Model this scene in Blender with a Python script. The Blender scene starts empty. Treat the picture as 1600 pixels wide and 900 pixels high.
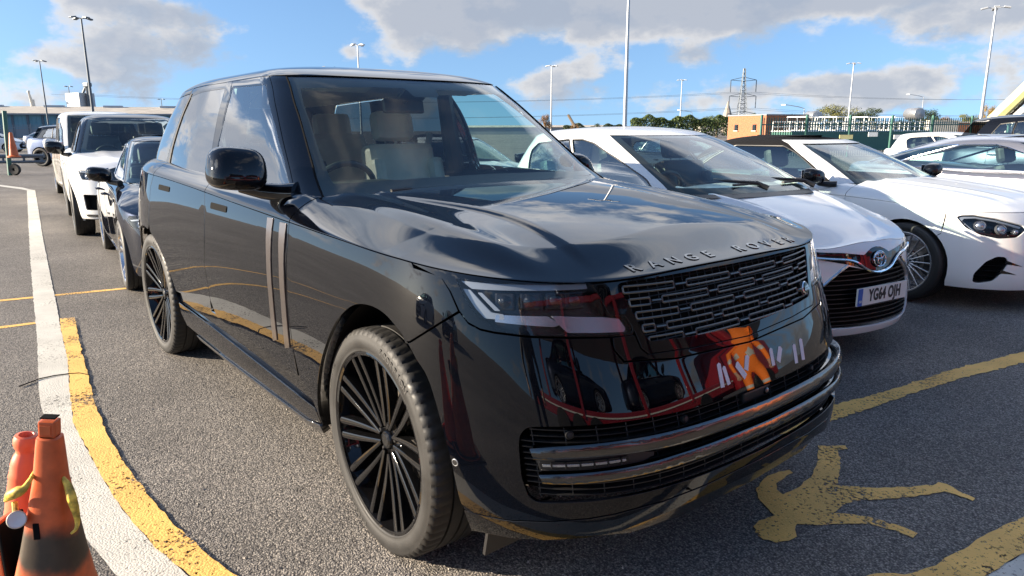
import bpy, bmesh, math, random
import numpy as np
from mathutils import Vector, Matrix, geometry
random.seed(7); np.random.seed(7)
D=bpy.data; SC=bpy.context.scene; COL=SC.collection
R=math.radians
# ---------------------------------------------------------------- camera
def make_camera():
    f,yaw,pitch,roll=1109.46,2.4581,0.2191,-0.0029
    C=Vector((2.0854,-2.0544,1.4731))
    cy,sy,cp,sp=math.cos(yaw),math.sin(yaw),math.cos(pitch),math.sin(pitch)
    F=Vector((cy*cp,sy*cp,-sp)); Rt=Vector((sy,-cy,0)); U=Rt.cross(F)
    cr,sr=math.cos(roll),math.sin(roll)
    R2=cr*Rt+sr*U; U2=-sr*Rt+cr*U
    cam=D.cameras.new('camera'); o=D.objects.new('camera',cam); COL.objects.link(o)
    m=Matrix((R2,U2,-F)).transposed().to_4x4(); m.translation=C; o.matrix_world=m
    cam.sensor_width=36; cam.lens=f/1600*36; cam.clip_end=6000; cam.clip_start=.05
    SC.camera=o
make_camera()
# ---------------------------------------------------------------- sun and sky
SUN_AZ=R(236); SUN_EL=R(17)          # direction towards the sun, measured from +x anticlockwise
sd=Vector((math.cos(SUN_AZ)*math.cos(SUN_EL),math.sin(SUN_AZ)*math.cos(SUN_EL),math.sin(SUN_EL)))
sun=D.lights.new('sun','SUN'); sun.energy=5.0; sun.angle=R(.5); sun.color=(1,.85,.66)
so=D.objects.new('sun',sun); COL.objects.link(so); so.rotation_euler=sd.to_track_quat('Z','Y').to_euler()
SC.view_settings.view_transform='Standard'; SC.view_settings.look='None'; SC.view_settings.gamma=1
SC.view_settings.exposure=1.68
SC.render.engine='CYCLES'; SC.cycles.max_bounces=12; SC.cycles.transparent_max_bounces=24; SC.cycles.glossy_bounces=6
SC.cycles.use_denoising=True
def nn(nt,typ,**k):
    n=nt.nodes.new(typ)
    for a,b in k.items(): setattr(n,a,b)
    return n
def make_world():
    w=D.worlds.new('World'); SC.world=w; w.use_nodes=True; nt=w.node_tree; nt.nodes.clear(); L=nt.links.new
    out=nn(nt,'ShaderNodeOutputWorld'); bg=nn(nt,'ShaderNodeBackground'); L(bg.outputs[0],out.inputs[0])
    sky=nn(nt,'ShaderNodeTexSky',sky_type='NISHITA'); sky.sun_disc=False
    sky.sun_elevation=SUN_EL; sky.sun_rotation=math.pi/2-SUN_AZ; sky.air_density=1.0; sky.dust_density=.6; sky.ozone_density=2.0; sky.altitude=20
    tc=nn(nt,'ShaderNodeTexCoord'); V=tc.outputs['Generated']
    def mth(op,a,b=None,c=None,clamp=False):
        n=nn(nt,'ShaderNodeMath',operation=op); n.use_clamp=clamp
        for i,x in enumerate((a,b,c)):
            if x is None: continue
            if isinstance(x,(int,float)): n.inputs[i].default_value=x
            else: L(x,n.inputs[i])
        return n.outputs[0]
    sep=nn(nt,'ShaderNodeSeparateXYZ'); L(V,sep.inputs[0])
    z=mth('MAXIMUM',sep.outputs[2],.0)
    # cloud layer: project the direction on a curved layer so clouds shrink towards the horizon
    zz=mth('ADD',z,.16); px=mth('DIVIDE',sep.outputs[0],zz); py=mth('DIVIDE',sep.outputs[1],zz)
    cmb=nn(nt,'ShaderNodeCombineXYZ'); L(px,cmb.inputs[0]); L(py,cmb.inputs[1]); L(mth('MULTIPLY',z,1.5),cmb.inputs[2])
    def noise(vec,scale,detail,rough=.55,off=(0,0,0),dist=0.0):
        mp=nn(nt,'ShaderNodeMapping'); mp.inputs['Location'].default_value=off; L(vec,mp.inputs[0])
        n=nn(nt,'ShaderNodeTexNoise'); n.inputs['Scale'].default_value=scale; n.inputs['Detail'].default_value=detail
        n.inputs['Roughness'].default_value=rough; n.inputs['Distortion'].default_value=dist; L(mp.outputs[0],n.inputs['Vector']); return n.outputs[0]
    # heaps near the horizon: isotropic noise on the view sphere, flat-based
    st=nn(nt,'ShaderNodeVectorMath',operation='MULTIPLY'); L(V,st.inputs[0]); st.inputs[1].default_value=(1,1,1.7)
    def heaps(dz):
        ad=nn(nt,'ShaderNodeVectorMath',operation='ADD'); L(st.outputs[0],ad.inputs[0]); ad.inputs[1].default_value=(sd.x*dz,sd.y*dz,dz*1.2)
        return noise(ad.outputs[0],7.0,9,.58,(1.3,.4,.2))
    # hand placed banks (direction, width, strength)
    def bank(u,v,wu,wv,s,soft=1.0):
        # pixel of the photograph -> direction on the sky
        if u=='d':
            az,el,wa,we,s=v,wu,wv,s,soft; pd=lambda a,e: Vector((math.cos(R(a))*math.cos(R(e)),math.sin(R(a))*math.cos(R(e)),math.sin(R(e))))
            d=pd(az,el); r=pd(az+wa,el)-d; t=pd(az,el+we)-d
        else: d=px_dir(u,v); r=px_dir(u+wu,v)-d; t=px_dir(u,v-wv)-d
        sub=nn(nt,'ShaderNodeVectorMath',operation='SUBTRACT'); L(V,sub.inputs[0]); sub.inputs[1].default_value=d
        a=nn(nt,'ShaderNodeVectorMath',operation='DOT_PRODUCT'); L(sub.outputs[0],a.inputs[0]); a.inputs[1].default_value=r/r.length_squared
        b=nn(nt,'ShaderNodeVectorMath',operation='DOT_PRODUCT'); L(sub.outputs[0],b.inputs[0]); b.inputs[1].default_value=t/t.length_squared
        q=mth('ADD',mth('MULTIPLY',a.outputs['Value'],a.outputs['Value']),mth('MULTIPLY',b.outputs['Value'],b.outputs['Value']))
        return mth('MULTIPLY',mth('POWER',2.718,mth('MULTIPLY',q,-1.0)),s)
    banks=None
    for bnk in BANKS:
        o=bank(*bnk); banks=o if banks is None else mth('ADD',banks,o)
    h0=heaps(0); h1=heaps(.035)
    lay=noise(cmb.outputs[0],1.15,8,.58,(3.1,1.7,0),.2); lay1=noise(cmb.outputs[0],1.15,8,.58,(3.1-.10*sd.x,1.7-.10*sd.y,0),.2)
    up=nn(nt,'ShaderNodeMapRange',interpolation_type='SMOOTHSTEP'); L(z,up.inputs[0]); up.inputs[1].default_value=.22; up.inputs[2].default_value=.5
    mixd=nn(nt,'ShaderNodeMix',data_type='FLOAT'); L(up.outputs[0],mixd.inputs[0]); L(h0,mixd.inputs[2]); L(lay,mixd.inputs[3])
    mixe=nn(nt,'ShaderNodeMix',data_type='FLOAT'); L(up.outputs[0],mixe.inputs[0]); L(h1,mixe.inputs[2]); L(lay1,mixe.inputs[3])
    dens=mth('ADD',mixd.outputs[0],banks); dens1=mth('ADD',mixe.outputs[0],banks)
    cov=nn(nt,'ShaderNodeMapRange',interpolation_type='SMOOTHSTEP'); L(dens,cov.inputs[0]); cov.inputs[1].default_value=.535; cov.inputs[2].default_value=.675
    thick=nn(nt,'ShaderNodeMapRange',interpolation_type='SMOOTHSTEP'); L(dens,thick.inputs[0]); thick.inputs[1].default_value=.58; thick.inputs[2].default_value=.77
    lit=nn(nt,'ShaderNodeMapRange'); L(mth('SUBTRACT',mixd.outputs[0],mixe.outputs[0]),lit.inputs[0]); lit.inputs[1].default_value=-.045; lit.inputs[2].default_value=.055
    c1=nn(nt,'ShaderNodeMix',data_type='RGBA'); L(lit.outputs[0],c1.inputs[0]); c1.inputs[6].default_value=CLOUD_DARK; c1.inputs[7].default_value=CLOUD_LIGHT
    c2=nn(nt,'ShaderNodeMix',data_type='RGBA'); L(mth('MULTIPLY',thick.outputs[0],.8),c2.inputs[0]); L(c1.outputs[2],c2.inputs[6]); c2.inputs[7].default_value=CLOUD_BASE
    # higher cloud brightened by hand for the bonnet's reflection, dimmed again overhead
    bo=nn(nt,'ShaderNodeMapRange'); L(z,bo.inputs[0]); bo.inputs[1].default_value=.21; bo.inputs[2].default_value=.38; bo.inputs[3].default_value=1; bo.inputs[4].default_value=2.8
    b2_=nn(nt,'ShaderNodeMapRange',interpolation_type='SMOOTHSTEP'); L(z,b2_.inputs[0]); b2_.inputs[1].default_value=.55; b2_.inputs[2].default_value=.78; b2_.inputs[3].default_value=1; b2_.inputs[4].default_value=.45; bom0=mth('MULTIPLY',bo.outputs[0],b2_.outputs[0])
    dt=nn(nt,'ShaderNodeVectorMath',operation='DOT_PRODUCT'); L(V,dt.inputs[0]); dt.inputs[1].default_value=sd; fs=nn(nt,'ShaderNodeMapRange',interpolation_type='SMOOTHSTEP'); L(dt.outputs['Value'],fs.inputs[0]); fs.inputs[1].default_value=.4; fs.inputs[2].default_value=.92; fs.inputs[3].default_value=1; fs.inputs[4].default_value=2.6; bom=mth('MULTIPLY',bom0,fs.outputs[0])
    c3=nn(nt,'ShaderNodeVectorMath',operation='SCALE'); L(c2.outputs[2],c3.inputs[0]); L(bom,c3.inputs['Scale'])
    # sky colour tweak
    lv=nn(nt,'ShaderNodeMapping'); lv.inputs['Scale'].default_value=(1,1,.80); lv.inputs['Location'].default_value=(0,0,.15); L(V,lv.inputs[0]); nv=nn(nt,'ShaderNodeVectorMath',operation='NORMALIZE'); L(lv.outputs[0],nv.inputs[0]); L(nv.outputs[0],sky.inputs[0])
    gain=nn(nt,'ShaderNodeMix',data_type='RGBA',blend_type='MULTIPLY'); gain.inputs[0].default_value=1; L(sky.outputs[0],gain.inputs[6]); gain.inputs[7].default_value=SKY_GAIN
    fin=nn(nt,'ShaderNodeMix',data_type='RGBA'); L(mth('MULTIPLY',cov.outputs[0],.93),fin.inputs[0]); L(gain.outputs[2],fin.inputs[6]); L(c3.outputs[0],fin.inputs[7])
    L(fin.outputs[2],bg.inputs[0]); bg.inputs[1].default_value=.1
def px_dir(u,v):
    c=SC.camera.matrix_world.to_3x3(); d=c@Vector(((u-800)/1109.46,(450-v)/1109.46,-1)); return d.normalized()
BANKS=[('d',141,27,55,11,.20),('d',197,8,5,4.5,.26),('d',188,12,4,5,.22),('d',205,20,6,5,.12),('d',226,14,8,5,.10),(1150,-5,520,52,.42),(720,5,130,34,.28),(215,95,95,58,.17),(345,90,70,45,.12),(40,85,75,28,.14),(230,12,230,22,.17),(545,85,24,26,.14),(880,130,60,34,.19),(1075,88,60,24,.18),(1350,130,150,34,.22),(1180,140,110,24,.16),(620,165,120,16,.08),(90,150,160,26,.12),(1420,165,160,14,.10),(900,170,130,12,.08),(640,35,18,16,.12),(1530,35,160,28,.12),(760,70,260,60,-.10),(1000,110,60,60,-.05),(460,60,60,60,-.10),(1450,85,170,20,-.08)]
CLOUD_LIGHT=(2.8,2.7,2.6,1); CLOUD_DARK=(1.6,1.8,2.1,1); CLOUD_BASE=(1.3,1.45,1.75,1); SKY_GAIN=(.58,.66,.76,1)
# ---------------------------------------------------------------- helpers
def tag(o,label=None,cat=None,group=None,kind=None):
    if label: o['label']=label
    if cat: o['category']=cat
    if group: o['group']=group
    if kind: o['kind']=kind
    return o
def empty(name,loc=(0,0,0),rz=0,label=None,cat=None,group=None):
    o=D.objects.new(name,None); COL.objects.link(o); o.location=loc; o.rotation_euler=(0,0,rz); o.empty_display_size=.2
    return tag(o,label,cat,group)
def link(name,me,parent=None,mat=None):
    o=D.objects.new(name,me); COL.objects.link(o)
    if parent is not None: o.parent=parent
    if mat is not None and len(me.materials)==0: me.materials.append(mat)
    return o
def copy_tree(o,parent=None,label=None):
    c=o.copy(); COL.objects.link(c); c.parent=parent
    if label: c['label']=label
    for ch in list(o.children): copy_tree(ch,c)
    return c
class MB:
    """collects plain shapes into one mesh"""
    def __init__(s): s.v=[]; s.f=[]; s.sm=[]; s.mi=[]; s.cur=0
    def add(s,vs,fs,smooth=False):
        n=len(s.v); s.v+= [tuple(v) for v in vs]; s.f+=[tuple(i+n for i in f) for f in fs]; s.sm+=[smooth]*len(fs); s.mi+=[s.cur]*len(fs); return s
    def box(s,c,d,M=None,bev=0):
        hx,hy,hz=d[0]/2,d[1]/2,d[2]/2
        if bev<=0:
            vs=[Vector((x*hx,y*hy,z*hz)) for x in(-1,1) for y in(-1,1) for z in(-1,1)]
            fs=[(0,1,3,2),(4,6,7,5),(0,4,5,1),(2,3,7,6),(0,2,6,4),(1,5,7,3)]; sm=False
        else:
            b=min(bev,hx*.95,hy*.95,hz*.95); vs=[];fs=[]
            bm=bmesh.new(); bmesh.ops.create_cube(bm,size=1); 
            for v in bm.verts: v.co=Vector((v.co.x*2*hx,v.co.y*2*hy,v.co.z*2*hz))
            bmesh.ops.bevel(bm,geom=bm.edges[:],offset=b,segments=2,affect='EDGES',profile=.6)
            bm.verts.index_update(); vs=[v.co.copy() for v in bm.verts]; fs=[[v.index for v in f.verts] for f in bm.faces]; bm.free(); sm=True
        if M is not None: vs=[M@v for v in vs]
        c=Vector(c); return s.add([v+c for v in vs],fs,False)
    def tube(s,path,r,n=8,closed=False,cap=True,up=None):
        P=[Vector(p) for p in path]; m=len(P); rr=r if hasattr(r,'__len__') else [r]*m; vs=[];fs=[]
        T=[]
        for i in range(m):
            a=P[(i-1)%m] if closed or i>0 else P[0]; b=P[(i+1)%m] if closed or i<m-1 else P[-1]; T.append((b-a).normalized())
        q=Vector(up) if up else (Vector((0,0,1)) if abs(T[0].z)<.9 else Vector((1,0,0)))
        q=(q-T[0]*q.dot(T[0])).normalized()
        for i in range(m):
            q=(q-T[i]*q.dot(T[i])).normalized(); w=T[i].cross(q)
            for k in range(n):
                a=2*math.pi*k/n; vs.append(P[i]+(q*math.cos(a)+w*math.sin(a))*rr[i])
        e=m if closed else m-1
        for i in range(e):
            j=(i+1)%m
            for k in range(n): k2=(k+1)%n; fs.append((i*n+k,i*n+k2,j*n+k2,j*n+k))
        s.add(vs,fs,True)
        if cap and not closed:
            s.add(vs[:n],[tuple(range(n))[::-1]]); s.add(vs[-n:],[tuple(range(n))])
        return s
    def lathe(s,prof,n=48,axis='y',c=(0,0,0),smooth=True,a0=0,a1=2*math.pi):
        full=abs(a1-a0-2*math.pi)<1e-6; m=len(prof); vs=[];fs=[]; nn_=n if full else n+1
        for k in range(nn_):
            a=a0+(a1-a0)*k/n; ca,sa=math.cos(a),math.sin(a)
            for (r,h) in prof:
                p=(r*ca,h,r*sa) if axis=='y' else ((r*ca,r*sa,h) if axis=='z' else (h,r*ca,r*sa))
                vs.append((p[0]+c[0],p[1]+c[1],p[2]+c[2]))
        for k in range(n):
            k2=(k+1)%nn_
            for i in range(m-1): fs.append((k*m+i,k*m+i+1,k2*m+i+1,k2*m+i))
        return s.add(vs,fs,smooth)
    def prism(s,poly,h0,h1,fn=None,smooth=False):
        """poly 2D (x,y) extruded z h0..h1, fn maps to 3D"""
        n=len(poly); fn=fn or (lambda x,y,z:(x,y,z))
        vs=[fn(x,y,h0) for x,y in poly]+[fn(x,y,h1) for x,y in poly]
        tri=geometry.tessellate_polygon([[Vector((x,y,0)) for x,y in poly]])
        fs=[tuple(t) for t in tri]+[tuple(i+n for i in t)[::-1] for t in tri]+[(i,(i+1)%n,(i+1)%n+n,i+n) for i in range(n)]
        return s.add(vs,fs,smooth)
    def mesh(s,name,mats=()):
        me=D.meshes.new(name); me.from_pydata(s.v,[],s.f); me.polygons.foreach_set('use_smooth',s.sm)
        if mats:
            for m in (mats if isinstance(mats,(list,tuple)) else [mats]): me.materials.append(m)
            me.polygons.foreach_set('material_index',s.mi)
        bm=bmesh.new(); bm.from_mesh(me); bmesh.ops.recalc_face_normals(bm,faces=bm.faces)
        for e in bm.edges:
            if len(e.link_faces)==2 and e.calc_face_angle(0)>.7: e.smooth=False
        bm.to_mesh(me); bm.free(); me.update(); return me
    def build(s,name,mat,parent=None,label=None,cat=None,group=None,kind=None,loc=None,rot=None):
        o=link(name,s.mesh(name,mat),parent)
        if loc is not None: o.location=loc
        if rot is not None: o.rotation_euler=rot
        return tag(o,label,cat,group,kind)
# ---- node materials
def newmat(name):
    m=D.materials.new(name); m.use_nodes=True; nt=m.node_tree; return m,nt,nt.nodes['Principled BSDF'],nt.links.new
def pbr(name,col,rough=.5,metal=0,coat=0,coat_rough=.02,spec=.5,noise=0,nscale=20,bump=0,bscale=200,emis=None,emis_s=1,sub=None,ior=None,coat_ior=1.5,rvar=0):
    m,nt,b,L=newmat(name)
    b.inputs['Base Color'].default_value=(*col,1); b.inputs['Roughness'].default_value=rough; b.inputs['Metallic'].default_value=metal
    b.inputs['Coat Weight'].default_value=coat; b.inputs['Coat Roughness'].default_value=coat_rough; b.inputs['Specular IOR Level'].default_value=spec
    b.inputs['Coat IOR'].default_value=coat_ior
    if ior: b.inputs['IOR'].default_value=ior
    tc=nn(nt,'ShaderNodeTexCoord')
    if noise or rvar:
        n=nn(nt,'ShaderNodeTexNoise'); n.inputs['Scale'].default_value=nscale; n.inputs['Detail'].default_value=6; L(tc.outputs['Object'],n.inputs['Vector'])
        if noise:
            mr=nn(nt,'ShaderNodeMapRange'); L(n.outputs[0],mr.inputs[0]); mr.inputs[1].default_value=.3; mr.inputs[2].default_value=.7; mr.inputs[3].default_value=1-noise; mr.inputs[4].default_value=1+noise
            mx=nn(nt,'ShaderNodeMix',data_type='RGBA',blend_type='MULTIPLY'); mx.inputs[0].default_value=1; mx.inputs[6].default_value=(*col,1); L(mr.outputs[0],mx.inputs[7]); L(mx.outputs[2],b.inputs['Base Color'])
        if rvar:
            m2=nn(nt,'ShaderNodeMapRange'); L(n.outputs[0],m2.inputs[0]); m2.inputs[1].default_value=.3; m2.inputs[2].default_value=.7; m2.inputs[3].default_value=max(0,rough-rvar); m2.inputs[4].default_value=rough+rvar; L(m2.outputs[0],b.inputs['Roughness'])
    if bump:
        n2=nn(nt,'ShaderNodeTexNoise'); n2.inputs['Scale'].default_value=bscale; n2.inputs['Detail'].default_value=4; L(tc.outputs['Object'],n2.inputs['Vector'])
        bp=nn(nt,'ShaderNodeBump'); bp.inputs['Strength'].default_value=bump; bp.inputs['Distance'].default_value=.002; L(n2.outputs[0],bp.inputs['Height']); L(bp.outputs[0],b.inputs['Normal'])
    if emis: b.inputs['Emission Color'].default_value=(*emis,1); b.inputs['Emission Strength'].default_value=emis_s
    return m
def carpaint(name,col,ior=1.55,flake=.0,gl=(1,1,1),rough=.006):
    m,nt,b,L=newmat(name); nt.nodes.remove(b); out=[n for n in nt.nodes if n.type=='OUTPUT_MATERIAL'][0]
    df=nn(nt,'ShaderNodeBsdfDiffuse'); df.inputs[0].default_value=(*col,1)
    fk=nn(nt,'ShaderNodeBsdfGlossy'); fk.inputs[0].default_value=(*[min(1,c*9) for c in col],1); fk.inputs['Roughness'].default_value=.34
    m1=nn(nt,'ShaderNodeMixShader'); m1.inputs[0].default_value=flake; L(df.outputs[0],m1.inputs[1]); L(fk.outputs[0],m1.inputs[2])
    cl=nn(nt,'ShaderNodeBsdfGlossy'); cl.inputs[0].default_value=(*gl,1); cl.inputs['Roughness'].default_value=rough
    tc=nn(nt,'ShaderNodeTexCoord'); n=nn(nt,'ShaderNodeTexNoise'); n.inputs['Scale'].default_value=2.2; n.inputs['Detail'].default_value=2; L(tc.outputs['Object'],n.inputs['Vector'])
    bp=nn(nt,'ShaderNodeBump'); bp.inputs['Strength'].default_value=.10; bp.inputs['Distance'].default_value=.004; L(n.outputs[0],bp.inputs['Height']); L(bp.outputs[0],cl.inputs['Normal'])
    fr=nn(nt,'ShaderNodeFresnel'); fr.inputs[0].default_value=ior; m2=nn(nt,'ShaderNodeMixShader'); L(fr.outputs[0],m2.inputs[0]); L(m1.outputs[0],m2.inputs[1]); L(cl.outputs[0],m2.inputs[2])
    # thin road dust, denser low down
    n2=nn(nt,'ShaderNodeTexNoise'); n2.inputs['Scale'].default_value=260; n2.inputs['Detail'].default_value=2; L(tc.outputs['Object'],n2.inputs['Vector']); n3=nn(nt,'ShaderNodeTexNoise'); n3.inputs['Scale'].default_value=3.5; n3.inputs['Detail'].default_value=6; L(tc.outputs['Object'],n3.inputs['Vector'])
    a1=nn(nt,'ShaderNodeMapRange'); L(n2.outputs[0],a1.inputs[0]); a1.inputs[1].default_value=.58; a1.inputs[2].default_value=.74; a1.inputs[3].default_value=0; a1.inputs[4].default_value=.03
    a2=nn(nt,'ShaderNodeMath',operation='MULTIPLY_ADD'); L(a1.outputs[0],a2.inputs[0]); L(n3.outputs[0],a2.inputs[1]); a2.inputs[2].default_value=.0
    du_=nn(nt,'ShaderNodeBsdfDiffuse'); du_.inputs[0].default_value=(.30,.27,.23,1); m4=nn(nt,'ShaderNodeMixShader'); L(a2.outputs[0],m4.inputs[0]); L(m2.outputs[0],m4.inputs[1]); L(du_.outputs[0],m4.inputs[2]); L(m4.outputs[0],out.inputs[0]); return m
def glassmat(name,tint,ior=1.5,rough=0.0,dirt=.0):
    m,nt,b,L=newmat(name); nt.nodes.remove(b); out=[n for n in nt.nodes if n.type=='OUTPUT_MATERIAL'][0]
    tr=nn(nt,'ShaderNodeBsdfTransparent'); tr.inputs[0].default_value=(*tint,1)
    gl=nn(nt,'ShaderNodeBsdfGlossy'); gl.inputs['Roughness'].default_value=rough; gl.inputs[0].default_value=(1,1,1,1)
    fr=nn(nt,'ShaderNodeFresnel'); fr.inputs[0].default_value=ior
    # reflect the same from both faces
    geo=nn(nt,'ShaderNodeNewGeometry')
    ml=nn(nt,'ShaderNodeMath',operation='MULTIPLY'); L(fr.outputs[0],ml.inputs[0]); ml.inputs[1].default_value=1.15; ml.use_clamp=True
    sb=nn(nt,'ShaderNodeMath',operation='SUBTRACT'); sb.inputs[0].default_value=1; L(geo.outputs['Backfacing'],sb.inputs[1])
    m2=nn(nt,'ShaderNodeMath',operation='MULTIPLY'); L(ml.outputs[0],m2.inputs[0]); L(sb.outputs[0],m2.inputs[1])
    mx=nn(nt,'ShaderNodeMixShader'); L(m2.outputs[0],mx.inputs[0]); L(tr.outputs[0],mx.inputs[1]); L(gl.outputs[0],mx.inputs[2])
    last=mx
    if dirt:
        df=nn(nt,'ShaderNodeBsdfDiffuse'); df.inputs[0].default_value=(.55,.53,.5,1)
        m3=nn(nt,'ShaderNodeMixShader'); m3.inputs[0].default_value=dirt; L(mx.outputs[0],m3.inputs[1]); L(df.outputs[0],m3.inputs[2]); last=m3
    L(last.outputs[0],out.inputs[0]); return m
# ---- outlines and panels on parametric surfaces
def rc(pts,r=0,seg=.04,closed=True,k=5):
    """round the corners of a polyline by r and resample its edges"""
    P=[np.array(p,float) for p in pts]; n=len(P); o=[]
    for i in range(n):
        if not closed and i in (0,n-1): o.append(P[i]); continue
        a,b,c=P[i-1],P[i],P[(i+1)%n]; la,lc=np.linalg.norm(a-b),np.linalg.norm(c-b)
        q=min(r,la*.45,lc*.45)
        if q<1e-4: o.append(b); continue
        s,e=b+(a-b)/la*q,b+(c-b)/lc*q
        for j in range(k+1):
            t=j/k; o.append((1-t)**2*s+2*t*(1-t)*b+t*t*e)
    res=[]; m=len(o)
    for i in range(m if closed else m-1):
        a,b=o[i],o[(i+1)%m]; d=np.linalg.norm(b-a); q=max(1,int(math.ceil(d/seg)))
        for j in range(q): res.append(a+(b-a)*j/q)
    if not closed: res.append(o[-1])
    out=[res[0]]
    for p in res[1:]:
        if np.linalg.norm(p-out[-1])>1e-4: out.append(p)
    return np.array(out)
def smooth(pts,n=6):
    """catmull-rom through open points"""
    P=np.array(pts,float); Q=np.vstack([2*P[0]-P[1],P,2*P[-1]-P[-2]]); o=[]
    for i in range(1,len(Q)-2):
        for j in range(n):
            t=j/n; a,b,c,d=Q[i-1],Q[i],Q[i+1],Q[i+2]
            o.append(.5*((2*b)+(-a+c)*t+(2*a-5*b+4*c-d)*t*t+(-a+3*b-3*c+d)*t**3))
    o.append(Q[-2]); return np.array(o)
def inside(P,poly):
    x,y=P[:,0],P[:,1]; r=np.zeros(len(P),bool); n=len(poly)
    for i in range(n):
        x1,y1=poly[i-1]; x2,y2=poly[i]
        c=((y1>y)!=(y2>y)); 
        with np.errstate(divide='ignore',invalid='ignore'): xi=(x2-x1)*(y-y1)/(y2-y1)+x1
        r^=(c&(x<xi))
    return r
def bdist(P,poly):
    a=poly; b=np.roll(poly,-1,axis=0); d=np.full(len(P),1e9)
    for i in range(len(a)):
        ab=b[i]-a[i]; l=max(ab@ab,1e-12); t=np.clip(((P-a[i])@ab)/l,0,1); q=a[i]+t[:,None]*ab; d=np.minimum(d,np.linalg.norm(P-q,axis=1))
    return d
def tri_region(outline,holes,du,dv):
    lo=outline.min(0); hi=outline.max(0)
    gx=np.arange(lo[0]+du*.5,hi[0],du); gy=np.arange(lo[1]+dv*.5,hi[1],dv)
    G=np.array([(x,y) for x in gx for y in gy]) if len(gx) and len(gy) else np.zeros((0,2))
    loops=[outline]+list(holes)
    if len(G):
        k=inside(G,outline)
        for h in holes: k&=~inside(G,h)
        G=G[k]
        if len(G):
            m=np.ones(len(G),bool)
            for l in loops: m&=bdist(G,l)>min(du,dv)*.4
            G=G[m]
    V=[]; E=[]
    for l in loops:
        n0=len(V); V+=[Vector(p) for p in l]; E+=[(n0+i,n0+(i+1)%len(l)) for i in range(len(l))]
    V+=[Vector(p) for p in G]
    r=geometry.delaunay_2d_cdt(V,E,[],0,1e-6)
    v=np.array([tuple(p) for p in r[0]]); f=np.array([t for t in r[2] if len(t)==3])
    c=v[f].mean(1); k=inside(c,outline)
    for h in holes: k&=~inside(c,h)
    f=f[k]
    a=v[f]; cr=(a[:,1,0]-a[:,0,0])*(a[:,2,1]-a[:,0,1])-(a[:,1,1]-a[:,0,1])*(a[:,2,0]-a[:,0,0])
    f=f[np.abs(cr)>1e-9]; cr=cr[np.abs(cr)>1e-9]
    f[cr<0]=f[cr<0][:,::-1]
    return v,f
def panel_mesh(name,S,outline,holes=(),du=.05,dv=None,th=.012,off=0.,round_=.0025,flip=-1):
    dv=dv or du
    v,f=tri_region(np.asarray(outline,float),[np.asarray(h,float) for h in holes],du,dv)
    P=S(v[:,0],v[:,1]); N=flip*surf_n(S,v[:,0],v[:,1]); P=P+N*off
    # face winding to match normals
    a=P[f]; fn=np.cross(a[:,1]-a[:,0],a[:,2]-a[:,0]); 
    if (fn*N[f[:,0]]).sum()<0: f=f[:,::-1]
    e={}
    for t in f:
        for i in range(3): e[(t[i],t[(i+1)%3])]=1
    bd=[k for k in e if (k[1],k[0]) not in e]
    V=[tuple(p) for p in P]; NN=[tuple(n) for n in N]; F=[tuple(t) for t in f]
    if th>0:
        out={}
        for a_,b_ in bd:
            t=P[b_]-P[a_]; o=np.cross(t,N[a_]); o/=max(np.linalg.norm(o),1e-9)
            for q in (a_,b_): out[q]=out.get(q,0)+o
        idx={}
        for q,o in out.items():
            o=o/max(np.linalg.norm(o),1e-9)
            p1=P[q]+o*round_*.3-N[q]*round_; p2=p1-N[q]*th
            i0=len(V); V+= [tuple(P[q]),tuple(p1),tuple(p1),tuple(p2)]; NN+=[tuple(N[q]),tuple((N[q]*.3+o)/np.linalg.norm(N[q]*.3+o)),tuple(o),tuple(o)]; idx[q]=i0
        for a_,b_ in bd:
            A,B=idx[a_],idx[b_]; F+=[(B,A,A+1,B+1),(B+2,A+2,A+3,B+3)]
    me=D.meshes.new(name); me.from_pydata(V,[],F); me.polygons.foreach_set('use_smooth',[True]*len(F)); me.update()
    me.normals_split_custom_set_from_vertices(NN)
    return me
def panel(name,S,outline,mat,parent,holes=(),label=None,**k):
    o=link(name,panel_mesh(name,S,outline,holes,**k),parent,mat)
    if label: o['label']=label
    return o
def mir(o): return np.asarray(o,float)*np.array([-1,1])
def both(name,S,outline,mat,parent,holes=(),labels=(None,None),**k):
    a=panel(name,S,outline,mat,parent,holes,label=labels[0],**k)
    b=panel(name,S,mir(outline)[::-1],mat,parent,[mir(h)[::-1] for h in holes],label=labels[1],**k)
    return a,b
class Off:
    def __init__(s,S,d): s.S,s.d=S,d
    def __call__(s,u,v):
        d=s.d(u,v) if callable(s.d) else s.d
        return s.S(u,v)-surf_n(s.S,u,v)*(np.asarray(d)[...,None] if np.ndim(d) else d)
def strip_in(name,S,line,mat,parent,depth,ydir=None,seg=None,mirror=False,nrm=True,off=0):
    """band that starts on a line of the surface and runs inwards (wheel-arch lips, liners)"""
    q=np.asarray(line,float); 
    if mirror: q=mir(q)
    P=S(q[:,0],q[:,1]); sg=np.sign(P[:,1]).mean()
    m=MB(); n=len(P); ks=[off,depth] if not isinstance(depth,(list,tuple)) else [off]+list(depth)
    vs=[]
    for d in ks:
        for p in P: vs.append((p[0],p[1]-sg*d,p[2]))
    fs=[(j*n+i,j*n+i+1,(j+1)*n+i+1,(j+1)*n+i) for j in range(len(ks)-1) for i in range(n-1)]
    m.add(vs,fs,True); return m.build(name,mat,parent)
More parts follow.
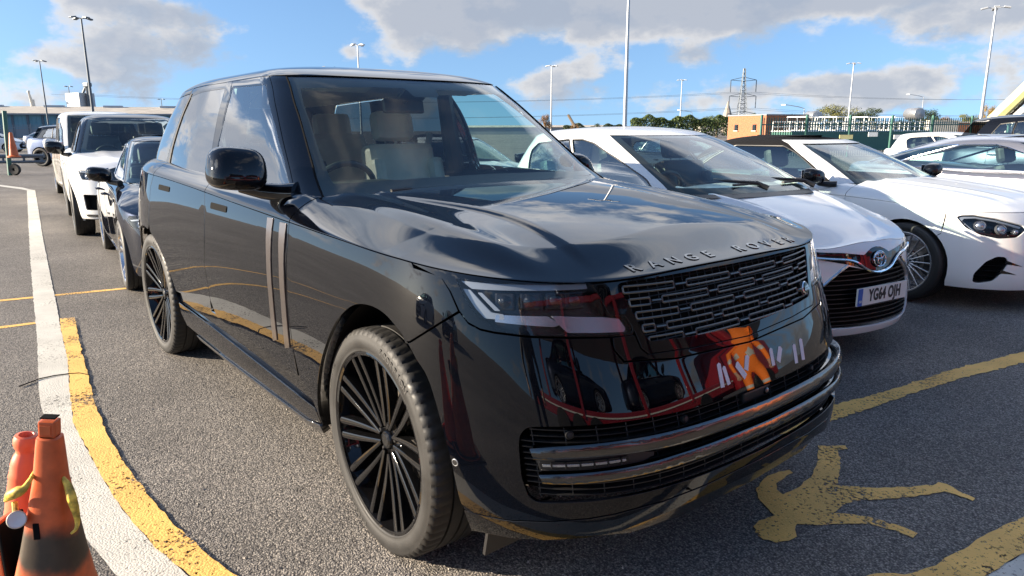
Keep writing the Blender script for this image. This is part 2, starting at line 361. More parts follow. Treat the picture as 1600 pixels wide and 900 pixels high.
def grid_surf(name,S,us,ts,mat,parent,flip=-1,off=0):
    U_,T_=np.meshgrid(us,ts,indexing='ij'); P=S(U_,T_); N=flip*surf_n(S,U_,T_); P=P+N*off; a,b=U_.shape
    F=[(i*b+j,(i+1)*b+j,(i+1)*b+j+1,i*b+j+1) for i in range(a-1) for j in range(b-1)]
    P=P.reshape(-1,3); N=N.reshape(-1,3)
    c=P[np.array(F)]; fn=np.cross(c[:,1]-c[:,0],c[:,3]-c[:,0])
    if (fn*N[np.array(F)[:,0]]).sum()<0: F=[t[::-1] for t in F]
    me=D.meshes.new(name); me.from_pydata([tuple(p) for p in P],[],F); me.polygons.foreach_set('use_smooth',[True]*len(F)); me.update()
    me.normals_split_custom_set_from_vertices([tuple(n) for n in N])
    return link(name,me,parent,mat)
def text_mesh(txt,size=1,sx=1,bold=0.0,extr=0,spacing=1.0):
    c=D.curves.new('txt','FONT'); c.body=txt; c.size=size; c.offset=bold; c.extrude=extr; c.space_character=spacing; c.align_x='CENTER'; c.align_y='CENTER'
    o=D.objects.new('txt',c); COL.objects.link(o); dg=bpy.context.evaluated_depsgraph_get(); dg.update()
    me=D.meshes.new_from_object(o.evaluated_get(dg)); D.objects.remove(o); D.curves.remove(c)
    for v in me.vertices: v.co.x*=sx
    return me
def place_text(name,txt,mat,parent,loc,rot,size,sx=1,bold=0.,extr=.001,fn=None,spacing=1.0):
    me=text_mesh(txt,size,sx,bold,extr,spacing)
    if fn:
        for v in me.vertices: v.co=fn(v.co)
        me.update()
    o=link(name,me,parent,mat); 
    if loc is not None: o.location=loc
    if rot is not None: o.rotation_euler=rot
    return o

def cspline(xs, ys):
    """natural cubic spline through points (xs increasing)"""
    xs=np.asarray(xs,float); ys=np.asarray(ys,float); n=len(xs)
    if n==2:
        return lambda x: np.interp(x,xs,ys)
    h=np.diff(xs); A=np.eye(n); r=np.zeros(n)
    for i in range(1,n-1):
        A[i,i-1]=h[i-1]; A[i,i]=2*(h[i-1]+h[i]); A[i,i+1]=h[i]
        r[i]=6*((ys[i+1]-ys[i])/h[i]-(ys[i]-ys[i-1])/h[i-1])
    M=np.linalg.solve(A,r)
    def f(x):
        x=np.asarray(x,float); xc=np.clip(x,xs[0],xs[-1]); i=np.clip(np.searchsorted(xs,xc)-1,0,n-2)
        hh=h[i]; a=(xs[i+1]-xc)/hh; b=(xc-xs[i])/hh
        y=a*ys[i]+b*ys[i+1]+((a**3-a)*M[i]+(b**3-b)*M[i+1])*hh*hh/6
        s0=(ys[1]-ys[0])/h[0]-h[0]*M[1]/6; s1=(ys[-1]-ys[-2])/h[-1]+h[-1]*M[-2]/6
        return y+np.where(x<xs[0],(x-xs[0])*s0,0)+np.where(x>xs[-1],(x-xs[-1])*s1,0)
    return f
def pw(pts):
    p=sorted(pts); return cspline([a for a,b in p],[b for a,b in p])
def lin(pts):
    p=sorted(pts); xs=[a for a,b in p]; ys=[b for a,b in p]
    return lambda x: np.interp(x,xs,ys)
def sstep(a,b,x):
    t=np.clip((np.asarray(x,float)-a)/(b-a),0,1); return t*t*(3-2*t)
class Corner:
    """quarter superellipse by arc length: s=0 tip (X=1,Y=0) .. s=L side (X=0,Y=1)"""
    def __init__(s,a,b,n):
        th=np.linspace(0,math.pi/2,4001)
        X=np.cos(th)**(2/n); Y=np.sin(th)**(2/n)
        d=np.hypot(np.diff(X)*a,np.diff(Y)*b); S=np.concatenate([[0],np.cumsum(d)])
        s.L=S[-1]; g=np.linspace(0,s.L,401); s.g=g; s.X=np.interp(g,S,X); s.Y=np.interp(g,S,Y)
    def __call__(s,q):
        q=np.clip(q,0,s.L); return np.interp(q,s.g,s.X),np.interp(q,s.g,s.Y)
class Slab:
    """body made of horizontal slices. P(u,t): |u| runs from the front centre round the corner, down the side, round to the rear centre.
    fb,ff,fr,fz: half width, front tip x, rear tip x, height as functions of t; cf, cr: corner depths (functions of t)"""
    def __init__(s,b,ff,fr,z,cf,cr,nf,nr,nom,dy=None,dz=None,dx=None):
        s.b,s.ff,s.fr,s.z,s.cf,s.cr=b,ff,fr,z,cf,cr
        t0=nom; af,ar,bb=float(cf(t0)),float(cr(t0)),float(b(t0))
        s.F=Corner(af,bb,nf); s.R=Corner(ar,bb,nr)
        s.L1=s.F.L; s.Ls=float(ff(t0))-af-(float(fr(t0))+ar); s.L2=s.L1+s.Ls; s.L3=s.L2+s.R.L
        s.dy,s.dz,s.dx=dy,dz,dx
    def __call__(s,u,t):
        u=np.asarray(u,float); t=np.asarray(t,float); au=np.abs(u); sg=-np.sign(u)
        b=s.b(t); ff=s.ff(t); fr=s.fr(t); cf=s.cf(t); cr=s.cr(t)
        X,Y=s.F(au); X2,Y2=s.R(s.L3-au)
        k=(au-s.L1)/s.Ls; xs=(ff-cf)*(1-k)+(fr+cr)*k
        x=np.where(au<s.L1,ff-cf+cf*X,np.where(au<s.L2,xs,fr+cr-cr*X2))
        y=b*np.where(au<s.L1,Y,np.where(au<s.L2,1.0,Y2))
        z=s.z(t)+0*x
        if s.dy is not None: y=y+s.dy(x,z,y)
        if s.dz is not None: z=z+s.dz(x,y,t)
        if s.dx is not None: x=x+s.dx(x,y,z)
        return np.stack([x,sg*y,z],-1)
class Deck:
    """bonnet: boundary curve C(u) (from a Slab at height zl(u)) filled inward towards a spine on y=0.
    v: distance measured inward from the boundary, 0..1"""
    def __init__(s,slab,zl,zt,rr,xs,rise=None,pe=2.0):
        s.slab,s.zl,s.zt,s.rr,s.xs,s.rise,s.pe=slab,zl,zt,rr,xs,rise,pe
    def __call__(s,u,v):
        u=np.asarray(u,float); v=np.asarray(v,float)
        C=s.slab(u,s.zl(np.abs(u))+0*u)
        sx=np.minimum(C[...,0],s.xs); S=np.stack([sx,0*sx,0*sx],-1)
        w=np.abs(v)**1.6
        xy=C[...,:2]+(S[...,:2]-C[...,:2])*w[...,None]
        d=np.linalg.norm(C[...,:2]-S[...,:2],axis=-1)*w
        zt=s.zt(xy[...,0],xy[...,1]); D=zt-C[...,2]
        k=np.clip(d/s.rr(C[...,0],np.abs(C[...,1])),0,1)
        g=1-(1-(1-k)**s.pe)**(1/s.pe)
        return np.stack([xy[...,0],xy[...,1],zt-D*g],-1)
def surf_n(S,u,v,e=1e-3):
    u=np.asarray(u,float); v=np.asarray(v,float)
    du=S(u+e,v)-S(u-e,v); dv=S(u,v+e)-S(u,v-e)
    n=np.cross(du,dv); l=np.linalg.norm(n,axis=-1,keepdims=True)
    return n/np.maximum(l,1e-12)
# ---------------- hero SUV (x forward, y left, z up; front axle at x=0)
def hero():
    H={}
    b=pw([(.20,.905),(.26,.94),(.33,.968),(.42,.982),(.55,.993),(.70,.999),(.85,1.0),(.97,.994),(1.06,.984),(1.12,.972),(1.20,.955)])
    ff=pw([(.20,.84),(.26,.882),(.33,.900),(.42,.905),(.52,.896),(.62,.874),(.70,.850),(.80,.815),(.90,.780),(1.0,.748),(1.06,.726),(1.12,.69),(1.2,.63)])
    fr=pw([(.20,-3.98),(.3,-4.10),(.45,-4.17),(.7,-4.19),(.9,-4.16),(1.1,-4.10),(1.2,-4.06)])
    cf=lambda t: ff(t)+.10
    cr=lambda t: -3.25-fr(t)
    def dy(x,z,y):
        fl=.014*np.exp(-((x-.02)/.5)**2)+.016*np.exp(-((x+3.0)/.5)**2)
        up=sstep(1.12,.80,z)*sstep(.2,.45,z)
        wa=-.012*np.exp(-((x+1.5)/.9)**2)*sstep(.9,.5,z)
        rear=-.10*sstep(-2.85,-3.9,x)
        return (fl*up+wa+rear)*sstep(.5,.9,y)
    tub=Slab(b,ff,fr,lambda t:t,cf,cr,3.3,3.0,.7,dy=dy)
    H['tub']=tub
    # crease / clamshell line as height over x at the side, over u round the nose
    L1=tub.L1
    zcx=pw([(-4.1,1.215),(-3.4,1.213),(-2.75,1.203),(-1.8,1.170),(-1.3,1.148),(-.65,1.122),(-.05,1.100),(.25,1.090)])
    def zl(u):
        x=-.10-(u-L1)
        side=zcx(np.clip(x,-4.1,.25))
        un=L1-.35
        fr_=cspline([0,.3,.56,.75,.95,un],[1.050,1.049,1.043,1.050,1.066,float(zcx(.25))])
        return np.where(u<un,fr_(np.clip(u,0,un)),side)
    H['zl']=zl
    # bonnet height field
    zc=pw([(-4.2,1.285),(-3.6,1.290),(-2.9,1.287),(-2.2,1.266),(-1.6,1.255),(-.9,1.241),(-.6,1.235),(-.3,1.222),(.1,1.190),(.4,1.148),(.6,1.108),(.75,1.070)])
    kk=lin([(-.9,.012),(-.5,.034),(.1,.062),(.9,.06)])
    ee=pw([(-.8,.61),(-.45,.575),(-.19,.51),(.08,.455),(.37,.48),(.6,.53)])
    def zt(x,y):
        ay=np.abs(y); e=ee(x); on=sstep(.66,.45,x)*sstep(-.75,-.6,x)
        ridge=-.009*sstep(-.004,.05,ay-e)*on+.012*np.exp(-((ay-.72)/.07)**2)*on
        return zc(x)-kk(x)*(ay/.95)**2.2+ridge
    def rr(x,ay):
        return .10+.08*sstep(-.9,-.2,x)+.09*sstep(.1,.7,x)
    H['hood']=Deck(tub,zl,zt,rr,.10,pe=1.45)
    # greenhouse
    zg=lambda t:t
    bg=pw([(1.16,.905),(1.24,.880),(1.36,.848),(1.50,.801),(1.62,.752),(1.70,.713),(1.735,.695),(1.762,.660),(1.782,.610),(1.800,.53),(1.816,.42),(1.827,.30),(1.833,.18),(1.836,.0)])
    fg=pw([(1.16,-.40),(1.24,-.565),(1.36,-.745),(1.50,-.935),(1.62,-1.090),(1.70,-1.200),(1.735,-1.262),(1.762,-1.345),(1.782,-1.43),(1.800,-1.54),(1.816,-1.69),(1.827,-1.85),(1.833,-2.0),(1.836,-2.15)])
    rg=pw([(1.16,-4.10),(1.24,-4.08),(1.36,-4.02),(1.50,-3.93),(1.62,-3.85),(1.70,-3.80),(1.735,-3.77),(1.762,-3.73),(1.782,-3.67),(1.800,-3.58),(1.816,-3.44),(1.827,-3.27),(1.833,-3.12),(1.836,-3.0)])
    cfg=lambda t: .36+0*t+ .25*sstep(1.78,1.836,t)
    crg=lambda t: .8+0*t
    def dz(x,y,t):
        return -.035*sstep(-2.6,-3.9,x)**1.0*sstep(1.3,1.75,t)-.03*sstep(-3.2,-4.0,x)*sstep(1.5,1.8,t)+ .0*x
    def dyg(x,z,y):
        return -.095*sstep(-2.3,-4.0,x)*sstep(.3,.7,y)
    H['green']=Slab(bg,fg,rg,zg,cfg,crg,3.3,2.6,1.5,dy=dyg,dz=dz)
    H['bg'],H['fg']=bg,fg
    return H
# ---------------------------------------------------------------- materials
M={}
M['black_paint']=carpaint('black_metallic_paint',(.0010,.0014,.0028),ior=1.48,flake=.02)
M['black_gloss']=carpaint('gloss_black_plastic',(.004,.004,.0045),ior=1.5,rough=.03)
M['black_satin']=pbr('satin_black_plastic',(.013,.013,.014),rough=.42)
M['black_matt']=pbr('matt_black',(.006,.006,.006),rough=.9,spec=.1)
M['rubber']=pbr('rubber',(.018,.017,.016),rough=.7,bump=.3,bscale=300)
M['tyre']=pbr('tyre_rubber',(.012,.0115,.011),rough=.6,noise=.35,nscale=9,bump=.25,bscale=260,rvar=.12)
M['tyre_print']=pbr('tyre_lettering_rubber',(.05,.048,.045),rough=.5)
M['dark_chrome']=pbr('dark_chrome',(.11,.108,.106),rough=.16,metal=1,coat=.5)
M['copper_grey']=pbr('warm_grey_metal_trim',(.13,.112,.107),rough=.3,metal=.9,coat=.3,coat_rough=.1)
M['chrome']=pbr('chrome',(.75,.76,.78),rough=.07,metal=1)
M['grey_metal']=pbr('grey_metal',(.33,.34,.35),rough=.4,metal=.7,noise=.2)
M['glass']=glassmat('windscreen_glass',(.78,.90,.86),dirt=.006)
M['side_glass']=glassmat('side_window_glass',(.58,.74,.72),ior=2.1)
M['privacy_glass']=glassmat('privacy_glass',(.10,.11,.12),ior=2.2)
M['lens']=glassmat('lamp_lens',(.95,.96,.97),ior=1.45)
M['lamp_dark']=pbr('lamp_housing',(.02,.021,.024),rough=.25,metal=.6)
M['lamp_bright']=pbr('lamp_reflector',(.34,.36,.40),rough=.2,metal=.85)
M['drl']=pbr('light_guide',(.14,.16,.19),rough=.15,coat=.6,spec=.8)
M['leather']=pbr('cream_leather',(.78,.75,.64),rough=.5,noise=.06,nscale=12,bump=.1,bscale=90)
M['leather_dark']=pbr('dark_leather',(.03,.032,.033),rough=.5)
M['headliner']=pbr('pale_headlining',(.50,.49,.44),rough=.9)
M['dash']=pbr('dashboard',(.022,.025,.028),rough=.55)
M['white_paint']=pbr('white_paint',(.70,.70,.685),rough=.3,coat=.7,coat_rough=.02,noise=.02,nscale=3)
M['van_paint']=pbr('cream_white_paint',(.76,.74,.68),rough=.3,coat=1,coat_rough=.03)
M['silver_paint']=pbr('silver_grey_paint',(.34,.34,.37),rough=.3,metal=.75,coat=1,coat_rough=.02)
M['blue_grey_paint']=pbr('blue_grey_paint',(.16,.20,.30),rough=.35,metal=.5,coat=1,coat_rough=.03)
M['navy_paint']=pbr('dark_blue_paint',(.016,.024,.045),rough=.3,metal=.5,coat=1,coat_rough=.015,coat_ior=1.6)
M['dark_paint']=carpaint('dark_blue_black_paint',(.004,.005,.009),ior=1.5,flake=.15)
M['canvas']=pbr('black_canvas',(.010,.010,.011),rough=.95,spec=.1,bump=.3,bscale=500)
M['bar_metal']=pbr('dark_grille_metal',(.15,.14,.13),rough=.28,metal=.9)
M['orange_glow']=pbr('orange_hi_vis',(.95,.22,.02),rough=.75)
M['plate_white']=pbr('number_plate_white',(.70,.70,.66),rough=.35)
M['plate_blue']=pbr('number_plate_blue',(.02,.10,.42),rough=.35)
M['print_black']=pbr('print_black',(.012,.012,.014),rough=.5)
M['disc']=pbr('brake_disc',(.30,.27,.24),rough=.35,metal=.9,noise=.3,nscale=40)
M['alloy']=pbr('machined_alloy',(.62,.63,.66),rough=.22,metal=.9)
M['tape']=pbr('pale_lilac_tape',(.62,.57,.62),rough=.7,noise=.05)
M['red_paint']=pbr('truck_red',(.28,.015,.022),rough=.3,coat=1,coat_rough=.04)
M['red_lens']=pbr('red_lamp',(.45,.01,.01),rough=.12,coat=1)
M['cream_panel']=pbr('cream_print',(.75,.70,.55),rough=.5)
def asphalt():
    m,nt,b,L=newmat('asphalt'); tc=nn(nt,'ShaderNodeTexCoord'); P=tc.outputs['Object']
    def noise(s,d=6,r=.6,ty='ShaderNodeTexNoise'):
        n=nn(nt,ty); n.inputs['Scale'].default_value=s
        if ty.endswith('Noise'): n.inputs['Detail'].default_value=d; n.inputs['Roughness'].default_value=r
        L(P,n.inputs['Vector']); return n
    v=noise(150,ty='ShaderNodeTexVoronoi'); v.feature='F1'; v.inputs['Randomness'].default_value=1
    v2=noise(47,ty='ShaderNodeTexVoronoi')
    n1=noise(260,3); n2=noise(1.1,7,.62); n3=noise(14,5); n4=noise(.16,4)
    # stone colours
    cr=nn(nt,'ShaderNodeValToRGB'); e=cr.color_ramp.elements; e[0].position=.0; e[0].color=(.105,.097,.088,1); e[1].position=1; e[1].color=(.42,.38,.33,1)
    for p,c in ((.30,(.150,.138,.126,1)),(.62,(.225,.207,.188,1)),(.86,(.32,.288,.25,1))): q=cr.color_ramp.elements.new(p); q.color=c
    sp=nn(nt,'ShaderNodeSeparateColor'); L(v.outputs['Color'],sp.inputs[0]); L(sp.outputs[0],cr.inputs[0])
    mr=nn(nt,'ShaderNodeMapRange'); L(n2.outputs[0],mr.inputs[0]); mr.inputs[1].default_value=.25; mr.inputs[2].default_value=.75; mr.inputs[3].default_value=.74; mr.inputs[4].default_value=1.2
    mr2=nn(nt,'ShaderNodeMapRange'); L(n4.outputs[0],mr2.inputs[0]); mr2.inputs[1].default_value=.35; mr2.inputs[2].default_value=.65; mr2.inputs[3].default_value=.88; mr2.inputs[4].default_value=1.16
    gap=nn(nt,'ShaderNodeMapRange'); L(v.outputs['Distance'],gap.inputs[0]); gap.inputs[1].default_value=.35; gap.inputs[2].default_value=.75; gap.inputs[3].default_value=1; gap.inputs[4].default_value=.42
    mul0=nn(nt,'ShaderNodeMath',operation='MULTIPLY'); L(mr.outputs[0],mul0.inputs[0]); L(mr2.outputs[0],mul0.inputs[1])
    # oil drips, tyre-darkened lanes
    st=noise(.55,3); st2=noise(5.5,4); sa=nn(nt,'ShaderNodeMath',operation='MULTIPLY'); L(st.outputs[0],sa.inputs[0]); L(st2.outputs[0],sa.inputs[1]); sm=nn(nt,'ShaderNodeMapRange',interpolation_type='SMOOTHSTEP'); L(sa.outputs[0],sm.inputs[0]); sm.inputs[1].default_value=.34; sm.inputs[2].default_value=.44; sm.inputs[3].default_value=1; sm.inputs[4].default_value=.55
    wv=nn(nt,'ShaderNodeTexWave'); wv.inputs['Scale'].default_value=.19; wv.inputs['Distortion'].default_value=5; wv.inputs['Detail'].default_value=3; wv.inputs['Detail Scale'].default_value=1.5; wmp=nn(nt,'ShaderNodeMapping'); wmp.inputs['Rotation'].default_value=(0,0,1.4); L(P,wmp.inputs[0]); L(wmp.outputs[0],wv.inputs['Vector']); wm=nn(nt,'ShaderNodeMapRange'); L(wv.outputs[0],wm.inputs[0]); wm.inputs[3].default_value=.90; wm.inputs[4].default_value=1.06
    mulA=nn(nt,'ShaderNodeMath',operation='MULTIPLY'); L(mul0.outputs[0],mulA.inputs[0]); L(sm.outputs[0],mulA.inputs[1])
    mul=nn(nt,'ShaderNodeMath',operation='MULTIPLY'); L(mulA.outputs[0],mul.inputs[0]); L(wm.outputs[0],mul.inputs[1])
    mu2=nn(nt,'ShaderNodeMath',operation='MULTIPLY'); L(mul.outputs[0],mu2.inputs[0]); L(gap.outputs[0],mu2.inputs[1])
    mx=nn(nt,'ShaderNodeMix',data_type='RGBA',blend_type='MULTIPLY'); mx.inputs[0].default_value=1; L(cr.outputs[0],mx.inputs[6]); L(mu2.outputs[0],mx.inputs[7])
    L(mx.outputs[2],b.inputs['Base Color']); b.inputs['Roughness'].default_value=.82; b.inputs['Specular IOR Level'].default_value=.35
    ad=nn(nt,'ShaderNodeMath',operation='MULTIPLY'); L(v.outputs['Distance'],ad.inputs[0]); ad.inputs[1].default_value=-1
    a2=nn(nt,'ShaderNodeMath',operation='MULTIPLY_ADD'); L(v2.outputs['Distance'],a2.inputs[0]); a2.inputs[1].default_value=-.6; L(ad.outputs[0],a2.inputs[2])
    bp=nn(nt,'ShaderNodeBump'); bp.inputs['Strength'].default_value=.8; bp.inputs['Distance'].default_value=.004; L(a2.outputs[0],bp.inputs['Height']); L(bp.outputs[0],b.inputs['Normal'])
    return m
M['asphalt']=asphalt()
def roadpaint(name,col,wear=.5):
    """thick road paint with chips that let the stones show"""
    m,nt,b,L=newmat(name); tc=nn(nt,'ShaderNodeTexCoord'); P=tc.outputs['Object']
    n=nn(nt,'ShaderNodeTexNoise'); n.inputs['Scale'].default_value=3; n.inputs['Detail'].default_value=8; n.inputs['Roughness'].default_value=.65; L(P,n.inputs['Vector'])
    mr=nn(nt,'ShaderNodeMapRange'); L(n.outputs[0],mr.inputs[0]); mr.inputs[1].default_value=.3; mr.inputs[2].default_value=.7; mr.inputs[3].default_value=.80; mr.inputs[4].default_value=1.12
    mx=nn(nt,'ShaderNodeMix',data_type='RGBA',blend_type='MULTIPLY'); mx.inputs[0].default_value=1; mx.inputs[6].default_value=(*col,1); L(mr.outputs[0],mx.inputs[7]); L(mx.outputs[2],b.inputs['Base Color'])
    b.inputs['Roughness'].default_value=.7
    v=nn(nt,'ShaderNodeTexVoronoi'); v.inputs['Scale'].default_value=120; L(P,v.inputs['Vector'])
    n2=nn(nt,'ShaderNodeTexNoise'); n2.inputs['Scale'].default_value=62; n2.inputs['Detail'].default_value=5; n2.inputs['Roughness'].default_value=.7; L(P,n2.inputs['Vector'])
    n3=nn(nt,'ShaderNodeTexNoise'); n3.inputs['Scale'].default_value=2.2; n3.inputs['Detail'].default_value=3; L(P,n3.inputs['Vector'])
    s=nn(nt,'ShaderNodeMath',operation='MULTIPLY_ADD'); L(n3.outputs[0],s.inputs[0]); s.inputs[1].default_value=.45; L(n2.outputs[0],s.inputs[2])
    th=nn(nt,'ShaderNodeMapRange'); L(s.outputs[0],th.inputs[0]); th.inputs[1].default_value=.70+.22*(1-wear)-.02; th.inputs[2].default_value=.70+.22*(1-wear)+.02; th.inputs[3].default_value=1; th.inputs[4].default_value=0
    L(th.outputs[0],b.inputs['Alpha'])
    ad=nn(nt,'ShaderNodeMath',operation='MULTIPLY'); L(v.outputs['Distance'],ad.inputs[0]); ad.inputs[1].default_value=-1
    bp=nn(nt,'ShaderNodeBump'); bp.inputs['Strength'].default_value=.5; bp.inputs['Distance'].default_value=.003; L(ad.outputs[0],bp.inputs['Height']); L(bp.outputs[0],b.inputs['Normal'])
    return m
M['yellow_line']=roadpaint('yellow_road_paint',(.80,.47,.12),.50)
M['white_line']=roadpaint('white_road_paint',(.55,.53,.47),.26)
make_world()
# ---------------------------------------------------------------- wheels
def tyre_mesh(name,Ro,Rr,w,blocks=66,groove=True,detail=2):
    """lathe with tread blocks; axis y, outer face towards -y"""
    hw=w/2; prof=[]
    sh=.022
    side=[(Rr-.010,-hw*.84),(Rr+.002,-hw*.925),(Rr+.006,-hw*.955),(Rr+.014,-hw*.955),(Rr+.018,-hw*.97),(Rr+.034,-hw*.99),(Ro-.034,-hw*.985),(Ro-.024,-hw*.955),(Ro-.020,-hw*.955),(Ro-.010,-hw*.91)]
    tread=[(Ro-.003,-hw*.86),(Ro,-hw*.74)]
    for g in ((-.50,-.44),(-.16,-.10),(.10,.16),(.44,.50)) if groove else ():
        tread+=[(Ro,hw*g[0]-.001),(Ro-.008,hw*g[0]),(Ro-.008,hw*g[1]),(Ro,hw*g[1]+.001)]
    tread+=[(Ro,hw*.74),(Ro-.003,hw*.86)]
    prof=side+tread+[(r,-h) for r,h in side[::-1]]
    sub=4 if detail>1 else 1; n=blocks*sub; m=len(prof); vs=[];fs=[]
    for k in range(n):
        a=2*math.pi*k/n; ph=k%sub
        for (r,h) in prof:
            q=r; ah=abs(h)/hw
            if detail>1 and r>Ro-.03 and ah>.52:
                if ph==0 and r>Ro-.02: q=r-.0065
            aa=a+ (.012*math.sin(ah*6) if r>Ro-.01 else 0)
            vs.append((q*math.cos(aa),h,q*math.sin(aa)))
    for k in range(n):
        k2=(k+1)%n
        for i in range(m-1): fs.append((k*m+i,k*m+i+1,k2*m+i+1,k2*m+i))
    mb=MB(); mb.add(vs,fs,True); return mb.mesh(name,M['tyre'])
def spoke_blade(mb,r0,r1,w0,w1,y0,y1,t,off=0,ang=0,curve=.0,n=7,rad=.35):
    """one slender tapering blade, radial along +x, lifted in y"""
    rows=[]
    for i in range(n):
        k=i/(n-1); r=r0+(r1-r0)*k; w=w0+(w1-w0)*k; y=y0+(y1-y0)*(k**1.3); z=off*(1) + curve*math.sin(k*math.pi)
        rows.append((r,z,w,y))
    vs=[];fs=[]
    sec=[(-.5,.0),(-.42,-.8),(-.2,-1),(.2,-1),(.42,-.8),(.5,.0),(.5,1.5),(-.5,1.5)]
    for r,z,w,y in rows:
        for a,b in sec: vs.append((r,y+b*t*.5,z+a*w))
    q=len(sec)
    for i in range(n-1):
        for j in range(q): j2=(j+1)%q; fs.append((i*q+j,i*q+j2,(i+1)*q+j2,(i+1)*q+j))
    ca,sa=math.cos(ang),math.sin(ang)
    mb.add([(x*ca-z*sa,y,x*sa+z*ca) for x,y,z in vs],fs,True)
def make_wheel(parent,loc,rz=0,Ro=.406,Rr=.322,w=.285,style='ten',mat_s=None,mat_r=None,detail=2,side=-1,share={}):
    """wheel axis y; outer face -y; children of a rim barrel"""
    key=(Ro,Rr,w,style,mat_s.name,detail)
    if key not in share:
        hw=w/2; d={}
        d['tyre']=tyre_mesh('tyre',Ro,Rr,w,detail=detail,blocks=66 if detail>1 else 48,groove=detail>0)
        mb=MB(); mb.lathe([(Rr-.002,-hw*.80),(Rr+.003,-hw*.93),(Rr-.003,-hw*.945),(Rr-.011,-hw*.92),(Rr-.016,-hw*.70),(Rr-.030,-hw*.45),(Rr-.036,0),(Rr-.034,hw*.8),(Rr,hw*.86)],n=96 if detail>1 else 40)
        mb.lathe([(0,.05),(Rr-.05,.05),(Rr-.04,.06)],n=40)
        d['rim']=mb.mesh('rim',mat_r or mat_s)
        mb=MB(); face=-hw*.62; yo=-hw*.87
        if style=='ten':
            for s_ in (-1,1): spoke_blade(mb,.050,Rr-.010,.016,.031,face+.012,yo+.010,.030,off=s_*.0135,ang=s_*.050,curve=s_*.003)
            nsp=10
        elif style=='multi':
            spoke_blade(mb,.05,Rr-.014,.012,.013,face+.012,yo+.010,.014); nsp=20
        elif style=='fan':
            spoke_blade(mb,.05,Rr-.014,.030,.040,face+.012,yo+.012,.018); nsp=10
        else:
            for s_ in (-1,1): spoke_blade(mb,.05,Rr-.012,.026,.030,face+.012,yo+.012,.02,off=s_*.012,ang=s_*.12)
            nsp=5
        d['spoke']=mb.mesh('spoke',mat_s); d['n']=nsp
        mb=MB(); mb.lathe([(0,face-.004),(.030,face-.004),(.034,face),(.036,face+.012),(.060,face+.010),(.078,face+.016),(.084,face+.035),(.08,.04)],n=40)
        d['hub']=mb.mesh('hub',mat_s)
        mb=MB()
        mb.lathe([(.0,.0),(.008,.0),(.010,.006),(.012,.02)],n=10)
        d['bolt']=mb.mesh('wheel_bolt',M['black_satin']); d['face']=face
        mb=MB(); mb.lathe([(.09,.02),(Rr-.085,.02),(Rr-.085,.048),(.09,.048)],n=48); d['disc']=mb.mesh('brake_disc',M['disc'])
        mb=MB(); mb.lathe([(Rr-.12,-.01),(Rr-.055,-.012),(Rr-.05,.0),(Rr-.05,.07),(Rr-.12,.07),(Rr-.12,-.01)],n=14,a0=-.55,a1=.55); d['cal']=mb.mesh('brake_caliper',M['black_satin'])
        mb=MB(); mb.lathe([(0,-.0025),(.020,-.0025),(.022,0)],n=24); d['cap']=mb.mesh('centre_cap',M['dark_chrome'])
        share[key]=d
    d=share[key]
    if 'txt' not in d and detail>1:
        mb=MB()
        for word,a0 in (('SCORPION',62),('PIRELLI',-118),('285/40 R23',155)):
            rad=(Rr+Ro)/2+.001; sz=.030 if '/' not in word else .016; adv=sz*.86/rad; n=len(word)
            for i,ch in enumerate(word):
                if ch==' ': continue
                me=text_mesh(ch,sz,1.1,.0008,.0006); th=R(a0)-(i-(n-1)/2)*adv
                o=len(mb.v)
                for v in me.vertices:
                    x,y,z=v.co; rr_=rad+y; a=th-x/rad; mb.v.append((rr_*math.cos(a),-hw*.992-z,rr_*math.sin(a)))
                for p in me.polygons: mb.f.append(tuple(q+o for q in p.vertices)); mb.sm.append(False); mb.mi.append(0)
        me=D.meshes.new('tyre_lettering'); me.from_pydata(mb.v,[],mb.f); me.materials.append(M['tyre_print']); d['txt']=me
    root=link('wheel',d['rim'],parent); root.location=loc; root.rotation_euler=(0,0,rz+(math.pi if side>0 else 0))
    if True:
        ty=link('tyre',d['tyre'],root)
        if 'txt' in d: link('tyre_lettering',d['txt'],root)
        a0=random.random()
        for k in range(d['n']):
            s=link('spoke',d['spoke'],root); s.rotation_euler=(0,-2*math.pi*(k+.25)/d['n'],0)
        link('hub',d['hub'],root)
        if detail>0:
            for k in range(5):
                a=2*math.pi*k/5+.3; b=link('wheel_bolt',d['bolt'],root); b.location=(.056*math.cos(a),d['face']+.002,.056*math.sin(a))
            link('brake_disc',d['disc'],root); c=link('brake_caliper',d['cal'],root)
            c=link('centre_cap',d['cap'],root); c.location=(0,d['face']-.003,0)
    return root
